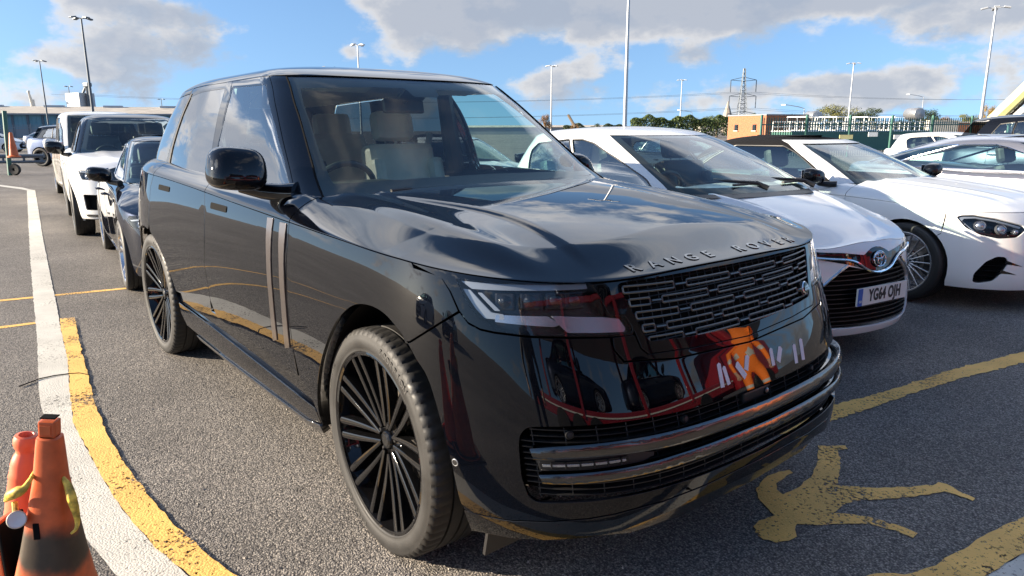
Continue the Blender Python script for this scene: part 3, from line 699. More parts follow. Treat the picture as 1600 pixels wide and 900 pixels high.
# ---------------------------------------------------------------- seats and cabin
def cabin(car,floor,front,back,half,top,sw_y,seat_rows,mat,dashz,dashx,headliner=True,head=True,sw=True,hz=.0,seatm=None):
    """seats, dashboard, wheel. sw_y: y of the steering wheel"""
    for (x,ys,dk) in seat_rows:
        for i,y in enumerate(ys):
            mt=(seatm or {}).get((x,y),mat)
            mb=MB(); Mx=Matrix.Rotation(R(-14),3,'Y')
            mb.box((x,y,floor+.62),(.15,.50,.66),Mx,bev=.05); mb.box((x+.10,y-.22,floor+.60),(.10,.09,.52),Mx,bev=.035); mb.box((x+.10,y+.22,floor+.60),(.10,.09,.52),Mx,bev=.035)
            s=mb.build('seat',mt,car)
            mb=MB(); mb.box((x-.13,y,floor+1.06),(.12,.29,.20),Mx,bev=.05); mb.build('headrest',mt,s)
            mb=MB(); mb.box((x+.36,y,floor+.30),(.56,.50,.16),Matrix.Rotation(R(-6),3,'Y'),bev=.05); mb.build('seat_base',mt,s)
            mb=MB()
            for q in (-.06,.06): mb.tube([(x-.11,y+q,floor+.90),(x-.13,y+q,floor+1.0)],.006,6)
            mb.build('headrest_post',M['chrome'],s)
    if sw:
        mb=MB(); cx,cz=dashx-.42,dashz-.02; ang=R(64); 
        pts=[(cx-.185*math.cos(a)*math.cos(ang)*-1, sw_y+.185*math.sin(a), cz+.185*math.cos(a)*math.sin(ang)) for a in np.linspace(0,2*math.pi,33)[:-1]]
        pts=[(cx+ .185*math.cos(a)*math.cos(ang), sw_y+.185*math.sin(a), cz+.185*math.cos(a)*math.sin(ang)) for a in np.linspace(0,2*math.pi,33)[:-1]]
        mb.tube(pts,.016,8,closed=True)
        mb.box((cx+.02,sw_y,cz),(.05,.16,.12),Matrix.Rotation(R(-26),3,'Y'),bev=.02)
        mb.box((cx+.01,sw_y,cz),(.02,.34,.035),Matrix.Rotation(R(-26),3,'Y'))
        mb.tube([(cx+.02,sw_y,cz),(cx+.30,sw_y,cz-.10)],.035,8)
        mb.build('steering_wheel',M['leather_dark'],car)
# ---------------------------------------------------------------- hero car
def build_hero():
    H=hero(); T,G,Dk=H['tub'],H['green'],H['hood']; zl=H['zl']; L1=T.L1
    P=M['black_paint']
    car=empty('parked_suv',(0,0,0),0,'large glossy black SUV nearest the camera with RANGE ROVER lettering and no number plate','SUV')
    ux=lambda x: L1-.10-x
    XB=-1.75; UB=ux(XB)           # door split
    UDF=ux(-.635)
    g=.0035
    cl=lambda u: float(zl(np.array(abs(u))))-.004
    # ---- arches
    aF=smooth([(1.122,.345),(1.135,.389),(1.152,.543),(1.187,.732),(1.234,.801),(1.289,.862),(1.389,.912),(1.512,.920),(1.637,.889),(1.770,.793),(1.900,.645),(1.985,.50),(2.020,.392),(2.020,.315)],5)
    aR=smooth([(3.935,.33),(3.954,.45),(4.02,.60),(4.11,.70),(4.25,.805),(4.40,.858),(4.56,.872),(4.72,.85),(4.87,.775),(4.99,.66),(5.07,.52),(5.11,.40),(5.12,.33)],5)
    lower=.315
    # fender
    crease=lambda a,b,n=14: [(u,cl(u)) for u in np.linspace(a,b,n)]
    iFB=int(np.argmin(np.linalg.norm(aF-np.array([1.291,.86]),axis=1)))
    hl=[(1.23,1.066),(1.11,1.054),(1.078,1.017),(1.05,.966)]
    fend=[*crease(1.245,UDF-g,20),(UDF-g,.97),(UDF-g+.004,.80),(UDF-g,.60),(2.17,.487),(2.115,.472),(2.085,.448),(2.055,.41),(2.030,.36),(2.024,.318)]
    af=[tuple(p) for p in aF[iFB:]][::-1]
    af=[p for p in af if p[1]>.318]
    fend=fend+af+[(aF[iFB][0]-.012,.845),(1.258,.849),(1.12,.926),(1.052,.964),(1.080,1.017),(1.112,1.054),(1.235,1.068)]
    both('front_wing',T,fend,P,car,du=.045,dv=.04)
    # headlight surround (black painted panel round the lamp)
    lamp=[(1.054,1.055),(1.019,.992),(.986,.951),(.958,.944),(.941,.922),(.884,.911),(.717,.903),(.519,.890),(.508,.902),(.529,.941),(.581,.948),(.622,1.040)]
    lamp=rc(lamp,.008,.03)
    sur=[*[(u,cl(u)) for u in np.linspace(.632,1.238,20)],(1.105,1.050),(1.073,1.017),(1.045,.966),(1.018,.936),(.98,.921),(.937,.915),(.839,.906),(.717,.899),(.587,.889),(.515,.885),(.505,.900),(.522,.944),(.576,.951)]
    both('headlight_surround',T,sur,P,car,holes=[lamp],du=.04)
    lens=[(u,t) for u,t in lamp]
    dish=Off(T,lambda u,v:-.055)
    for sgn in (1,-1):
        q=(lambda o: np.asarray(o,float)) if sgn>0 else (lambda o: mir(o)[::-1])
        Hd=panel('headlight',dish,q(rc(lamp,.0,.05)),M['lamp_dark'],car,du=.05,th=.0)
        strip=[ (u,t) for u,t in lamp]+[lamp[0]]
        W=MB(); qq=np.asarray(strip)*np.array([sgn,1]); A=T(qq[:,0],qq[:,1]); B=Off(T,-.06)(qq[:,0],qq[:,1]); n=len(qq)
        W.add([tuple(x) for x in A]+[tuple(x) for x in B],[(i,i+1,n+i+1,n+i) for i in range(n-1)],True); W.build('lamp_housing',M['lamp_dark'],Hd)
        panel('lamp_lens',T,q(rc(lens,0,.04)),M['lens'],Hd,du=.05,th=0,off=-.001)
        in1=Off(T,-.012); in2=Off(T,-.028)
        panel('light_guide',in1,q(rc([(1.042,1.050),(.640,1.042),(.636,1.028),(.833,1.030),(1.004,1.030)],.004)),M['drl'],Hd,du=.04,th=.012)
        panel('light_guide',in1,q(rc([(1.036,1.028),(1.010,1.026),(.944,.966),(.905,.962),(.905,.948),(.966,.949),(.995,.975)],.004)),M['drl'],Hd,du=.04,th=.012)
        panel('light_guide',in1,q(rc([(.930,.961),(.772,.957),(.737,.934),(.755,.928),(.935,.941)],.004)),M['lamp_bright'],Hd,du=.04,th=.012)
        panel('light_guide',in1,q(rc([(.760,.958),(.600,.944),(.545,.934),(.528,.905),(.534,.896),(.718,.910),(.738,.930)],.004)),M['lamp_bright'],Hd,du=.04,th=.012)
        panel('light_guide',in1,q(rc([(.985,1.020),(.970,1.020),(.915,.972),(.932,.972)],.003)),M['drl'],Hd,du=.04,th=.010)
        m=MB()
        for j,(a,t_) in enumerate(((.90,.998),(.82,1.0),(.74,1.0),(.68,.998))):
            p=Off(T,-.035)(np.array([a*sgn]),np.array([t_]))[0]; nr=-surf_n(T,np.array([a*sgn]),np.array([t_]))[0]
            Mx=Vector(nr).to_track_quat('Z','Y').to_matrix()
            m.box(p,(.058,.050,.03),Mx,bev=.006)
        m.build('projector',M['lamp_dark'],Hd)
        for j,(a,t_) in enumerate(((.90,.998),(.82,1.0),(.74,1.0),(.68,.998))):
            p=Off(T,-.022)(np.array([a*sgn]),np.array([t_]))[0]; nr=-surf_n(T,np.array([a*sgn]),np.array([t_]))[0]; Mx=Vector(nr).to_track_quat('Z','Y').to_matrix()
            m=MB(); m.lathe([(.0,.012),(.010,.010),(.018,.004),(.021,-.01)],n=16,axis='z'); 
            o=m.build('projector_lens',M['black_gloss'],Hd); o.location=p; o.rotation_euler=Mx.to_euler()
    # ---- grille
    gr=[(.540,1.034),(.463,.858),(.275,.846),(.0,.832),(-.275,.846),(-.463,.858),(-.540,1.034),(-.3,1.036),(0,1.034),(.3,1.036)]
    gr=rc(gr,.02,.035)
    gs=[(.624,1.040),(.580,.947),(.526,.940),(.505,.895),(.492,.845),(.472,.826),(.285,.815),(.0,.801)]
    gso=gs+[(-u,t) for u,t in gs[:-1]][::-1]+[(u,cl(u)-.002) for u in np.linspace(-.625,.625,30)]
    panel('grille_surround',T,gso,P,car,holes=[gr],du=.04)
    band=[(.510,.882),(.498,.842),(.476,.822),(.285,.811),(0,.797)]; bo=[(.585,.884),(.585,.852),(.560,.818),(.367,.798),(0,.783)]
    bb=band+[(-u,t) for u,t in band[:-1]][::-1]+[(-u,t) for u,t in bo]+bo[:-1][::-1]
    panel('grille_lower_band',T,bb,P,car,du=.04)
    Gi=Off(T,-.075); panel('grille_backing',Gi,rc([(.60,1.06),(.53,.80),(-.53,.80),(-.60,1.06)],0),M['black_matt'],car,du=.06,th=0)
    gm=Off(T,-.03)
    mg=MB()
    for i in range(9):
        t=.855+.0215*i; us=np.linspace(-.53,.53,40); A=gm(us,us*0+t); mg.tube([tuple(p) for p in A],.0022,4)
    for u in np.linspace(-.52,.52,27):
        ts=np.linspace(.838,1.036,6); mg.tube([tuple(p) for p in gm(ts*0+u,ts)],.0018,4)
    mg.build('grille_mesh',M['black_satin'],car)
    fr_=Off(T,-.004)
    def frame(u0,u1,t0,t1,name='grille_bar'):
        t_at=lambda u,t: t-.012*(1-(abs(u)/.55)**2)
        pts=rc([(u0,t0),(u1,t0),(u1,t1),(u0,t1)],.006,.03)
        A=fr_(pts[:,0],np.array([t_at(a,b) for a,b in pts])); m=MB(); m.tube([tuple(p) for p in A],.0036,6,closed=True,up=(1,0,0)); m.build(name,M['bar_metal'],car)
    def linkbar(u0,u1,t):
        t_at=lambda u,t: t-.012*(1-(abs(u)/.55)**2)
        us=np.linspace(u0,u1,4); A=fr_(us,np.array([t_at(u,t) for u in us])); m=MB(); m.tube([tuple(p) for p in A],.0042,6,up=(1,0,0)); m.build('grille_link',M['bar_metal'],car)
    rows=[1.014,.976,.938,.900,.864]
    for i,zc_ in enumerate(rows):
        e=.533-.43*(1.034-zc_)
        if i%2==0: xs=[(-e+.003,-.315),(-.255,-.030),(.030,.255),(.315,e-.003)]
        else: xs=[(-e+.003,-.425),(-.375,-.160),(-.105,.105),(.160,.375),(.425,e-.003)]
        for a,b in xs:
            if b-a>.02: frame(a,b,zc_-.0095,zc_+.0095)
        for (a,b),(c_,d_) in zip(xs[:-1],xs[1:]): linkbar(b+.006,c_-.006,zc_)
    # round badge
    def disc_on(S,u,t,r,h,name,mat,parent,ax=1.0,n=28,off=0.):
        p=S(np.array([u]),np.array([t]))[0]; nr=-surf_n(S,np.array([u]),np.array([t]))[0]
        m=MB(); m.lathe([(0,h),(r*.75,h),(r*.95,h*.7),(r,0),(r,-.01)],n=n,axis='z')
        o=m.build(name,mat,parent); q=Vector(nr).to_track_quat('Z','Y'); o.rotation_mode='QUATERNION'; o.rotation_quaternion=q; o.location=p+nr*off; return o
    b=disc_on(T,-.423,.894,.026,.012,'badge',M['chrome'],car)
    b2=MB(); b2.lathe([(0,.0135),(.019,.0135),(.021,.012)],n=24,axis='z'); o=b2.build('badge_face',pbr('badge_green',(.02,.06,.04),rough=.3),b)
    for dz,tx in ((.004,'LAND'),(-.006,'ROVER')):
        place_text('badge_lettering',tx,M['chrome'],b,(0,dz,.0145),(0,0,0),.011,1.15,extr=.0003)
    # ---- bumper
    intake=[(.890,.650),(.913,.626),(.921,.589),(.926,.499),(.912,.440),(.886,.424),(.802,.428),(.669,.432),(.45,.434),(.25,.430),(0,.424)]
    top=[(.857,.654),(.749,.655),(.566,.652),(.38,.646),(.2,.640),(0,.636)]
    ink=intake+[(-u,t) for u,t in intake[:-1]][::-1]+[(-u,t) for u,t in top[:-1]]+top[::-1]
    ink=rc(ink,.015,.05)
    iA=[tuple(p) for p in aF[:iFB+1]]; iA=[p for p in iA if p[1]>.347]
    lip=[(1.137,.345),(1.091,.345),(1.002,.350),(.966,.353),(.853,.366),(.743,.377),(.666,.384),(.5,.392),(.321,.397),(0,.396)]
    rt=[(aF[iFB][0]-.012,.838),(1.254,.843),(1.118,.919),(1.046,.958),(1.018,.929),(.98,.914),(.937,.908),(.839,.899),(.717,.892),(.593,.884)]
    rt=[(1.120,.345)]+iA[1:]+rt+[(.592,.852),(.566,.812),(.367,.792),(0,.777)]
    half=rt; out=lip[1:][::-1]
    poly=[(u,t) for u,t in half]+[(-u,t) for u,t in half[:-1]][::-1]+[(-u,t) for u,t in lip[1:-1]]+[(u,t) for u,t in lip[1:]][::-1]
    panel('front_bumper',T,poly,P,car,holes=[ink],du=.045,dv=.04)
    # lower lip, black
    lb=[(1.125,.252),(.979,.277),(.879,.292),(.757,.305),(.645,.318),(.488,.345),(0,.350)]
    lp=[(1.125,.339)]+[(u,t-.006) for u,t in lip[1:]]
    poly=lp+[(-u,t) for u,t in lp[:-1]][::-1]+[(-u,t) for u,t in lb]+lb[:-1][::-1]
    panel('bumper_lip',T,poly,M['black_gloss'],car,du=.05,th=.05)
    sk=Off(T,-.03)
    s2=[(.80,.300),(.62,.335),(.4,.352),(0,.352)]; s3=[(.76,.270),(.60,.262),(.4,.268),(0,.272)]
    poly=s2+[(-u,t) for u,t in s2[:-1]][::-1]+[(-u,t) for u,t in s3]+s3[:-1][::-1]
    panel('skid_plate',sk,poly,M['dark_chrome'],car,du=.05,th=.03)
    # intake inside
    panel('intake_backing',Off(T,-.12),rc([(.97,.68),(1.0,.40),(-1.0,.40),(-.97,.68)],0),M['black_matt'],car,du=.06,th=0)
    sl=Off(T,-.022)
    for i,t in enumerate(np.linspace(.445,.642,12)):
        e=.915 if .47<t<.62 else .885
        us=np.linspace(-e,e,60); zz=t-.010*(1-(np.abs(us)/.9)**2)
        A=sl(us,zz); B=Off(T,-.050)(us,zz+.004); n=len(us); m=MB()
        vs=[tuple(p) for p in A]+[tuple(p) for p in B]+[(p[0],p[1],p[2]-.0035) for p in A]+[(p[0],p[1],p[2]-.0035) for p in B]
        m.add(vs,[(j,j+1,n+j+1,n+j) for j in range(n-1)]+[(2*n+j,3*n+j,3*n+j+1,2*n+j+1) for j in range(n-1)]+[(j,2*n+j,2*n+j+1,j+1) for j in range(n-1)],True)
        m.build('intake_slat',M['black_satin'],car)
    m=MB()
    for u in np.linspace(-.88,.88,19):
        ts=np.linspace(.43,.645,4); m.tube([tuple(p) for p in Off(T,-.026)(ts*0+u,ts)],.0022,4)
    m.build('intake_rib',M['black_satin'],car)
    # bright blades
    bar=Off(T,.022)
    up_=[(.886,.596),(.80,.604),(.65,.606),(.42,.602),(0,.592)]; ul=[(.880,.566),(.749,.570),(.62,.568),(.428,.561),(0,.551)]
    def sweep_band(name,a,b,mat,off,th):
        a=smooth(a,6); b=smooth(b,6)
        p=np.vstack([a,(b[::-1])*1.0]); 
        full=np.vstack([a,(a[:-1]*np.array([-1,1]))[::-1],b*np.array([-1,1]),b[:-1][::-1]])
        ia=np.argsort(a[:,0]); ib_=np.argsort(b[:,0])
        def prof(u,t):
            au=np.abs(u); ta=np.interp(au,a[ia,0],a[ia,1]); tb=np.interp(au,b[ib_,0],b[ib_,1]); k=np.clip((t-(ta+tb)/2)/np.maximum((ta-tb)/2,.004),-1,1)
            return off-.003+.008*np.sqrt(np.maximum(1-.85*np.abs(k)**3,0))
        return panel(name,Off(T,prof),full,mat,car,du=.04,dv=.004,th=th,round_=.003)
    sweep_band('bumper_blade',up_,ul,M['dark_chrome'],.020,.05)
    lo_=[(.872,.520),(.794,.524),(.661,.527),(.542,.529),(.432,.532),(.2,.530),(0,.526)]; ll=[(.864,.494),(.791,.494),(.665,.497),(.437,.498),(0,.490)]
    sweep_band('bumper_blade',lo_,ll,M['dark_chrome'],.016,.05)
    for s_ in (1,-1):
        q=(lambda o: np.asarray(o,float)) if s_>0 else (lambda o: mir(o)[::-1])
        panel('blade_bracket',Off(T,-.004),q(rc([(.876,.562),(.56,.560),(.535,.552),(.52,.552),(.52,.540),(.535,.538),(.56,.530),(.87,.524)],.004)),M['black_satin'],car,du=.04,th=.03)
        f=panel('fog_lamp',Off(T,.004),q(rc([(.868,.553),(.612,.556),(.609,.538),(.866,.532)],.004)),M['lamp_dark'],car,du=.03,th=.015)
        panel('fog_light_strip',Off(T,.006),q(rc([(.860,.546),(.620,.549),(.620,.543),(.860,.540)],.001)),M['lamp_bright'],f,du=.03,th=.003)
        m=MB()
        for j in range(6):
            uu=.635+.04*j; A=Off(T,.006)(np.array([uu,uu])*s_,np.array([.535,.555])); m=MB(); m.tube([tuple(p) for p in A],.003,6); m.build('fog_lamp_rib',M['lamp_dark'],f)
        for (u,t) in ((.770,.627),(.374,.617),(1.133,.502)):
            k=disc_on(T,u*s_,t,.013,.004,'parking_sensor',M['black_satin'],car,off=-.004 if u>1 else -.012)
            mm=MB(); mm.lathe([(.0085,.005),(.0105,.0055),(.012,.004)],n=20,axis='z'); mm.build('sensor_ring',M['grey_metal'] if u>1 else M['black_matt'],k)
    m=MB(); p=T(np.array([0.01]),np.array([.612]))[0]; m.box((p[0]-.03,p[1],p[2]),(.04,.15,.034),bev=.005); cmr=m.build('front_camera',M['black_satin'],car)
    disc_on(T,-.045,.612,.011,.006,'camera_lens',M['dark_chrome'],cmr,off=-.008)
    # number plate missing: rows of pale tape strips
    for (u,t,L_,w_,a) in ((.192,.712,.075,.018,.06),(.165,.706,.060,.016,-.15),(.085,.706,.062,.022,-.62),(.045,.722,.05,.02,.5),(-.103,.712,.058,.018,.05),(-.150,.712,.055,.022,.62),(-.250,.694,.066,.020,.1),(-.302,.699,.074,.022,.12)):
        ca,sa=math.cos(a),math.sin(a); pts=[(u+x*ca-y*sa,t+x*sa+y*ca) for x,y in ((-w_/2,-L_/2),(w_/2,-L_/2),(w_/2,L_/2-.006),(0,L_/2),(-w_/2,L_/2-.004))]
        panel('tape_strip',T,rc(pts,.001,.02),M['tape'],car,du=.03,th=.0006,off=.0015,round_=.0005)
    # ---- bonnet
    us=np.concatenate([np.linspace(-UDF+.004,-1.75,24),np.linspace(-1.74,1.74,260),np.linspace(1.75,UDF-.004,24)])
    vs_=np.concatenate([[0,.006,.012,.02,.03],np.linspace(.04,1,110)])
    # cut at the windscreen base by stopping the spine there
    def bonnet_S(u,v): return Dk(u,v)
    bon=grid_surf('bonnet',Dk,us,vs_,P,car)
    bmx=bmesh.new(); bmx.from_mesh(bon.data)
    bmx.free()
    # inward edge under the bonnet line
    for sg in (1,):
        m=MB(); uu=us; A=Dk(uu,0*uu); nrm=-surf_n(T,uu,zl(np.abs(uu))+0*uu); n=len(uu)
        B=A-nrm*.02-np.array([0,0,.001]); m.add([tuple(p) for p in A]+[tuple(p) for p in B],[(i,i+1,n+i+1,n+i) for i in range(n-1)],True); m.build('bonnet_seal',M['black_gloss'],bon)
    # lettering on the nose
    def nose(u,t):
        k=np.array([u]); p=Dk(k,np.array([t]))[0]; return p,-surf_n(Dk,k,np.array([t]))[0]
    BU=np.linspace(-.9,.9,181); bp_=Dk(BU,BU*0); BX=bp_[:,0]; BY=-bp_[:,1]
    word="RANGE ROVER"; x0,x1=.425,-.500
    from_u=[.437,.352,.268,.182,.098,None,-.058,-.140,-.228,-.322,-.412]
    for i,ch in enumerate(word):
        if ch==' ': continue
        me=text_mesh(ch,.047,1.5,.0006,.0014); yc=-(.425-(.425+.470)*i/10.)
        co=np.array([tuple(v.co) for v in me.vertices]); ty=yc+co[:,0]; su=np.interp(-ty,BY,BU); tx=np.interp(su,BU,BX)-(.046+co[:,1]*1.25); tg=np.stack([tx,ty],1)
        q0=su.copy(); q1=su*0+.15; e=1e-3
        for _ in range(14):
            p0=Dk(q0,q1)[:,:2]; ja=(Dk(q0+e,q1)[:,:2]-p0)/e; jb=(Dk(q0,q1+e)[:,:2]-p0)/e; r=tg-p0; det=ja[:,0]*jb[:,1]-ja[:,1]*jb[:,0]
            q0=q0+np.clip((r[:,0]*jb[:,1]-r[:,1]*jb[:,0])/det,-.1,.1); q1=np.maximum(q1+np.clip((ja[:,0]*r[:,1]-ja[:,1]*r[:,0])/det,-.1,.1),.004)
        PP=Dk(q0,q1)-surf_n(Dk,q0,q1)*(.0015+co[:,2:3])
        for v,p_ in zip(me.vertices,PP): v.co=p_
        me.update(); link('bonnet_letter',me,car,M['dark_chrome'])
    # shoulder (above the crease, beside the glass), doors and quarter
    def sh(name,u0,u1,parent,sgn):
        uu=np.linspace(u0,u1,max(6,int(abs(u1-u0)/.05)))*sgn; vv=np.concatenate([[0,.006,.015],np.linspace(.03,.30,14)])
        return grid_surf(name,Dk,uu,vv,P,parent)
    # ---- doors
    fd=[(UDF+g,cl(UDF)),*crease(UDF+g,UB-g,14)[1:],(UB-g,.80),(UB-g,.60),(UB-.06,.520),(2.6,.505),(2.196,.487),(UDF+g,.60),(UDF+g+.004,.80),(UDF+g,.97)]
    rd=[*crease(UB+g,4.380,14),(4.42,1.134),(4.405,1.057),(4.402,.98),(4.395,.895)]+[tuple(p) for p in aR if p[0]<4.385 and p[1]>.56][::-1]+[(3.98,.535),(3.63,.548),(3.118,.524),(UB+.03,.523),(UB+g,.60),(UB+g,.80)]
    for sgn in (1,-1):
        q=(lambda o: np.asarray(o,float)) if sgn>0 else (lambda o: mir(o)[::-1])
        A=panel('front_door',T,q(fd),P,car,du=.06,dv=.05)
        B=panel('rear_door',T,q(rd),P,car,du=.06,dv=.05)
        sh('door_shoulder',UDF+g,UB-g,A,sgn); sh('door_shoulder',UB+g,4.385,B,sgn); 
        # handles: flush bars
        for (dd,u0,u1,t) in ((A,2.95,3.19,1.110),(B,3.98,4.22,1.141)):
            panel('door_handle',Off(T,.003),q(rc([(u0,t-.017),(u1,t-.016),(u1,t+.014),(u0,t+.012)],.01,.03)),M['black_matt'],dd,du=.05,th=.01,round_=.004)
        # twin side blades
        for (a,b_) in (((2.425,1.118),(2.365,1.120)),((2.287,1.112),(2.2235,1.112))):
            w1=(a[0]-b_[0])
            pts=[a,b_,(b_[0]-.022*0,.95),(b_[0]-.005,.80),(b_[0]+.01,.60),(a[0]-.0,.585),(a[0]-.02,.80),(a[0]-.015,.95)]
            panel('side_blade',Off(T,.004),q(rc(pts,.004,.05)),M['copper_grey'],A,du=.06,th=.006,round_=.002)
        # rear quarter body
        qp=[*crease(4.388,5.95,20),(5.95,.42),(5.6,.33),(5.13,.33)]+[tuple(p) for p in aR if p[0]>4.402][::-1]+[(4.402,.895),(4.410,.98),(4.413,1.057),(4.428,1.134)]
        Qp=panel('rear_wing',T,q(qp),P,car,du=.06,dv=.05); sh('wing_shoulder',4.392,5.95,Qp,sgn)
        # sills
        st=[(UDF,.481),(2.6,.500),(3.118,.518),(3.63,.542),(3.955,.54),(3.96,.468),(3.387,.440),(2.235,.392),(2.062,.388),(2.060,.415),(2.10,.453),(2.145,.480)]
        panel('side_step',Off(T,-.012),q(st),M['black_gloss'],car,du=.08,dv=.04,th=.05)
        si=[(2.055,.386),(2.235,.389),(3.387,.437),(3.955,.465),(3.952,.40),(3.9,.335),(3.3,.290),(2.6,.282),(2.2,.290),(2.03,.33)]
        panel('sill',Off(T,.004),q(si),P,car,du=.08,dv=.03,th=.04,round_=.006)
        lp2=[(2.028,.325),(2.2,.286),(2.6,.277),(3.3,.284),(3.72,.315),(3.70,.292),(3.3,.262),(2.6,.252),(2.2,.256),(2.02,.290)]
        panel('sill_lip',Off(T,.012),q(lp2),M['dark_chrome'],car,du=.08,dv=.03,th=.03)
        # arches
        for ar in (aF,aR):
            strip_in('arch_lip',T,ar,P,car,.045,mirror=sgn<0)
            strip_in('arch_liner',T,ar,M['black_matt'],car,.50,mirror=sgn<0,off=.045)
            # inner wall
            ql=np.asarray(ar)*np.array([sgn,1]); pp=T(ql[:,0],ql[:,1]); y=pp[:,1].mean(); m=MB(); m.add([(p[0],math.copysign(.50,y),p[2]) for p in pp]+[(pp[0][0],math.copysign(.50,y),.33),(pp[-1][0],math.copysign(.50,y),.33)],[tuple(range(len(pp)+2))]); m.build('arch_inner_wall',M['black_matt'],car)
    # ---- greenhouse
    cz=lambda u: 1.7355
    roof_us=np.linspace(-G.L3+.001,G.L3-.001,240); roof_ts=np.concatenate([np.linspace(1.7365,1.80,16),np.linspace(1.806,1.8359,18)])
    rf=grid_surf('roof',G,roof_us,roof_ts,P,car)
    rr0=G(roof_us,roof_us*0+1.7365); m=MB(); n=len(rr0); rrn=-surf_n(G,roof_us,roof_us*0+1.7365); B=rr0-rrn*.02
    m.add([tuple(p) for p in rr0]+[tuple(p) for p in B],[(i,i+1,n+i+1,n+i) for i in range(n-1)],True); m.build('roof_seal',M['black_gloss'],rf)
    wsr=smooth([(.772,1.180),(.766,1.214),(.755,1.29),(.746,1.35),(.738,1.507),(.748,1.62),(.757,1.728)],4)
    ws=np.vstack([wsr,(wsr*np.array([-1,1]))[::-1]])
    ws=rc(ws,0,.06)
    W=panel('windscreen',G,ws,M['glass'],car,du=.08,th=.0,off=-.003)
    # black printed border of the windscreen
    ib=smooth([(.700,1.262),(.700,1.35),(.698,1.507),(.705,1.60),(.705,1.675)],4)
    ibx=np.vstack([ib,np.array([[.3,1.690],[.10,1.690],[.085,1.645],[-.085,1.645],[-.10,1.690],[-.3,1.690]]),(ib*np.array([-1,1]))[::-1],np.array([[-.35,1.272],[0,1.276],[.35,1.272]])])
    ibx=rc(ibx,.03,.05)
    panel('windscreen_border',G,ws,M['black_satin'],W,holes=[ibx],du=.08,th=.0,off=-.008)
    for sg_ in (1,-1):
        wq=wsr*np.array([sg_,1])+np.array([.003*sg_,0]); A=Off(G,-.004)(wq[:,0],wq[:,1]); m=MB(); m.tube([tuple(p) for p in A],.0055,6); m.build('windscreen_seal',M['black_matt'],car)
    ap=smooth([(.905,1.195),(.896,1.224),(.872,1.29),(.860,1.357),(.850,1.524),(.856,1.62),(.865,1.7335)],4)
    ape=np.vstack([ap,(wsr+np.array([.006,0]))[::-1]]); ape[:,1]=np.minimum(ape[:,1],1.7335)
    ap2=ap+np.array([.006,0])
    for sgn in (1,-1):
        q=(lambda o: np.asarray(o,float)) if sgn>0 else (lambda o: mir(o)[::-1])
        panel('windscreen_pillar',G,q(rc(ape,0,.05)),P,car,du=.05,th=.012)
        # door frames (front and rear) with glass
        bs=1.19
        ff_=np.vstack([ap2,[(1.0,1.7335),(1.3,1.7335),(1.52,1.7335)],[(1.60,1.55),(1.72,1.35),(1.775,bs)]])
        glf=rc([(.925,1.692),(1.505,1.700),(1.60,1.50),(1.700,1.33),(1.752,1.215),(.935,1.215),(.905,1.292),(.886,1.346),(.886,1.502)],.02,.05)
        fdf=panel('door_frame',G,q(rc(ff_,0,.06)),P,car,holes=[q(glf)],du=.08,th=.01)
        panel('side_window',G,q(glf),M['side_glass'],fdf,du=.10,th=0,off=-.002)
        panel('b_pillar_cover',Off(G,-.001),q(rc([(1.512,1.7335),(1.640,1.7335),(1.725,1.40),(1.81,bs),(1.762,bs),(1.61,1.50)],0)),M['black_gloss'],car,du=.08,th=.012,off=.002)
        rf_=np.array([(1.646,1.7335),(2.0,1.7335),(2.3,1.733),(2.565,1.731),(2.600,1.70),(2.59,1.5),(2.585,1.36),(2.60,bs),(1.815,bs),(1.73,1.40)])
        glr=rc([(1.66,1.701),(2.2,1.699),(2.50,1.684),(2.535,1.66),(2.515,1.45),(2.50,1.30),(2.49,1.225),(1.83,1.225),(1.75,1.38)],.02,.05)
        rdf=panel('door_frame',G,q(rc(rf_,0,.06)),P,car,holes=[q(glr)],du=.08,th=.01)
        panel('side_window',G,q(glr),M['privacy_glass'],rdf,du=.10,th=0,off=-.002)
        panel('window_seal',Off(G,.003),q(rc([(2.520,1.70),(2.545,1.70),(2.528,1.45),(2.515,1.22),(2.493,1.22),(2.505,1.45)],0)),M['rubber'],rdf,du=.08,th=.008)
        qg=np.array([(2.610,1.70),(2.78,1.700),(2.95,1.70),(3.25,1.695),(3.35,1.50),(3.40,1.25),(3.38,1.215),(2.61,1.215),(2.597,1.36),(2.60,1.5)])
        panel('quarter_window',G,q(rc(qg,.01,.05)),M['privacy_glass'],car,du=.08,th=.01)
        panel('rear_pillar',G,q(rc([(2.572,1.7335),(3.6,1.7335),(3.62,1.20),(3.40,1.20),(3.41,1.25),(3.36,1.50),(3.26,1.702),(2.95,1.707),(2.61,1.707)],0)),P,car,du=.08,th=.01)
    tg=rc([(3.62,1.70),(-3.62,1.70),(-3.62,1.22),(3.62,1.22)],0,.1)
    # tailgate: wrap across the rear centre
    def rear(name,t0,t1,S,L3,w,mat,parent):
        us=np.concatenate([np.linspace(L3-w,L3-.001,16)]); A=grid_surf(name,S,us,np.linspace(t0,t1,12),mat,parent); B=grid_surf(name,S,-us,np.linspace(t0,t1,12),mat,parent)
        return A
    rear('rear_window',1.19,1.7335,G,G.L3,.56,M['privacy_glass'],car)
    rear('tailgate',.34,1.215,T,T.L3,.50,P,car)
    # dark block inside so that gaps read black
    m=MB(); m.box((-1.50,0,.62),(1.95,1.80,.60)); m.box((-1.6,0,.42),(3.9,1.0,.16)); m.box((-3.6,0,.75),(.55,1.4,.7)); m.box((.45,0,.72),(.22,1.3,.5)); m.build('inner_structure',M['black_matt'],car)
    # mudflap / undertray corner in front of the tyre
    for s_ in (-1,1):
        m=MB(); m.box((.50,s_*.74,.235),(.012,.26,.12),Matrix.Rotation(R(12),3,'Y')); m.build('air_deflector',M['black_satin'],car)
    # ---- cabin
    seatm={}
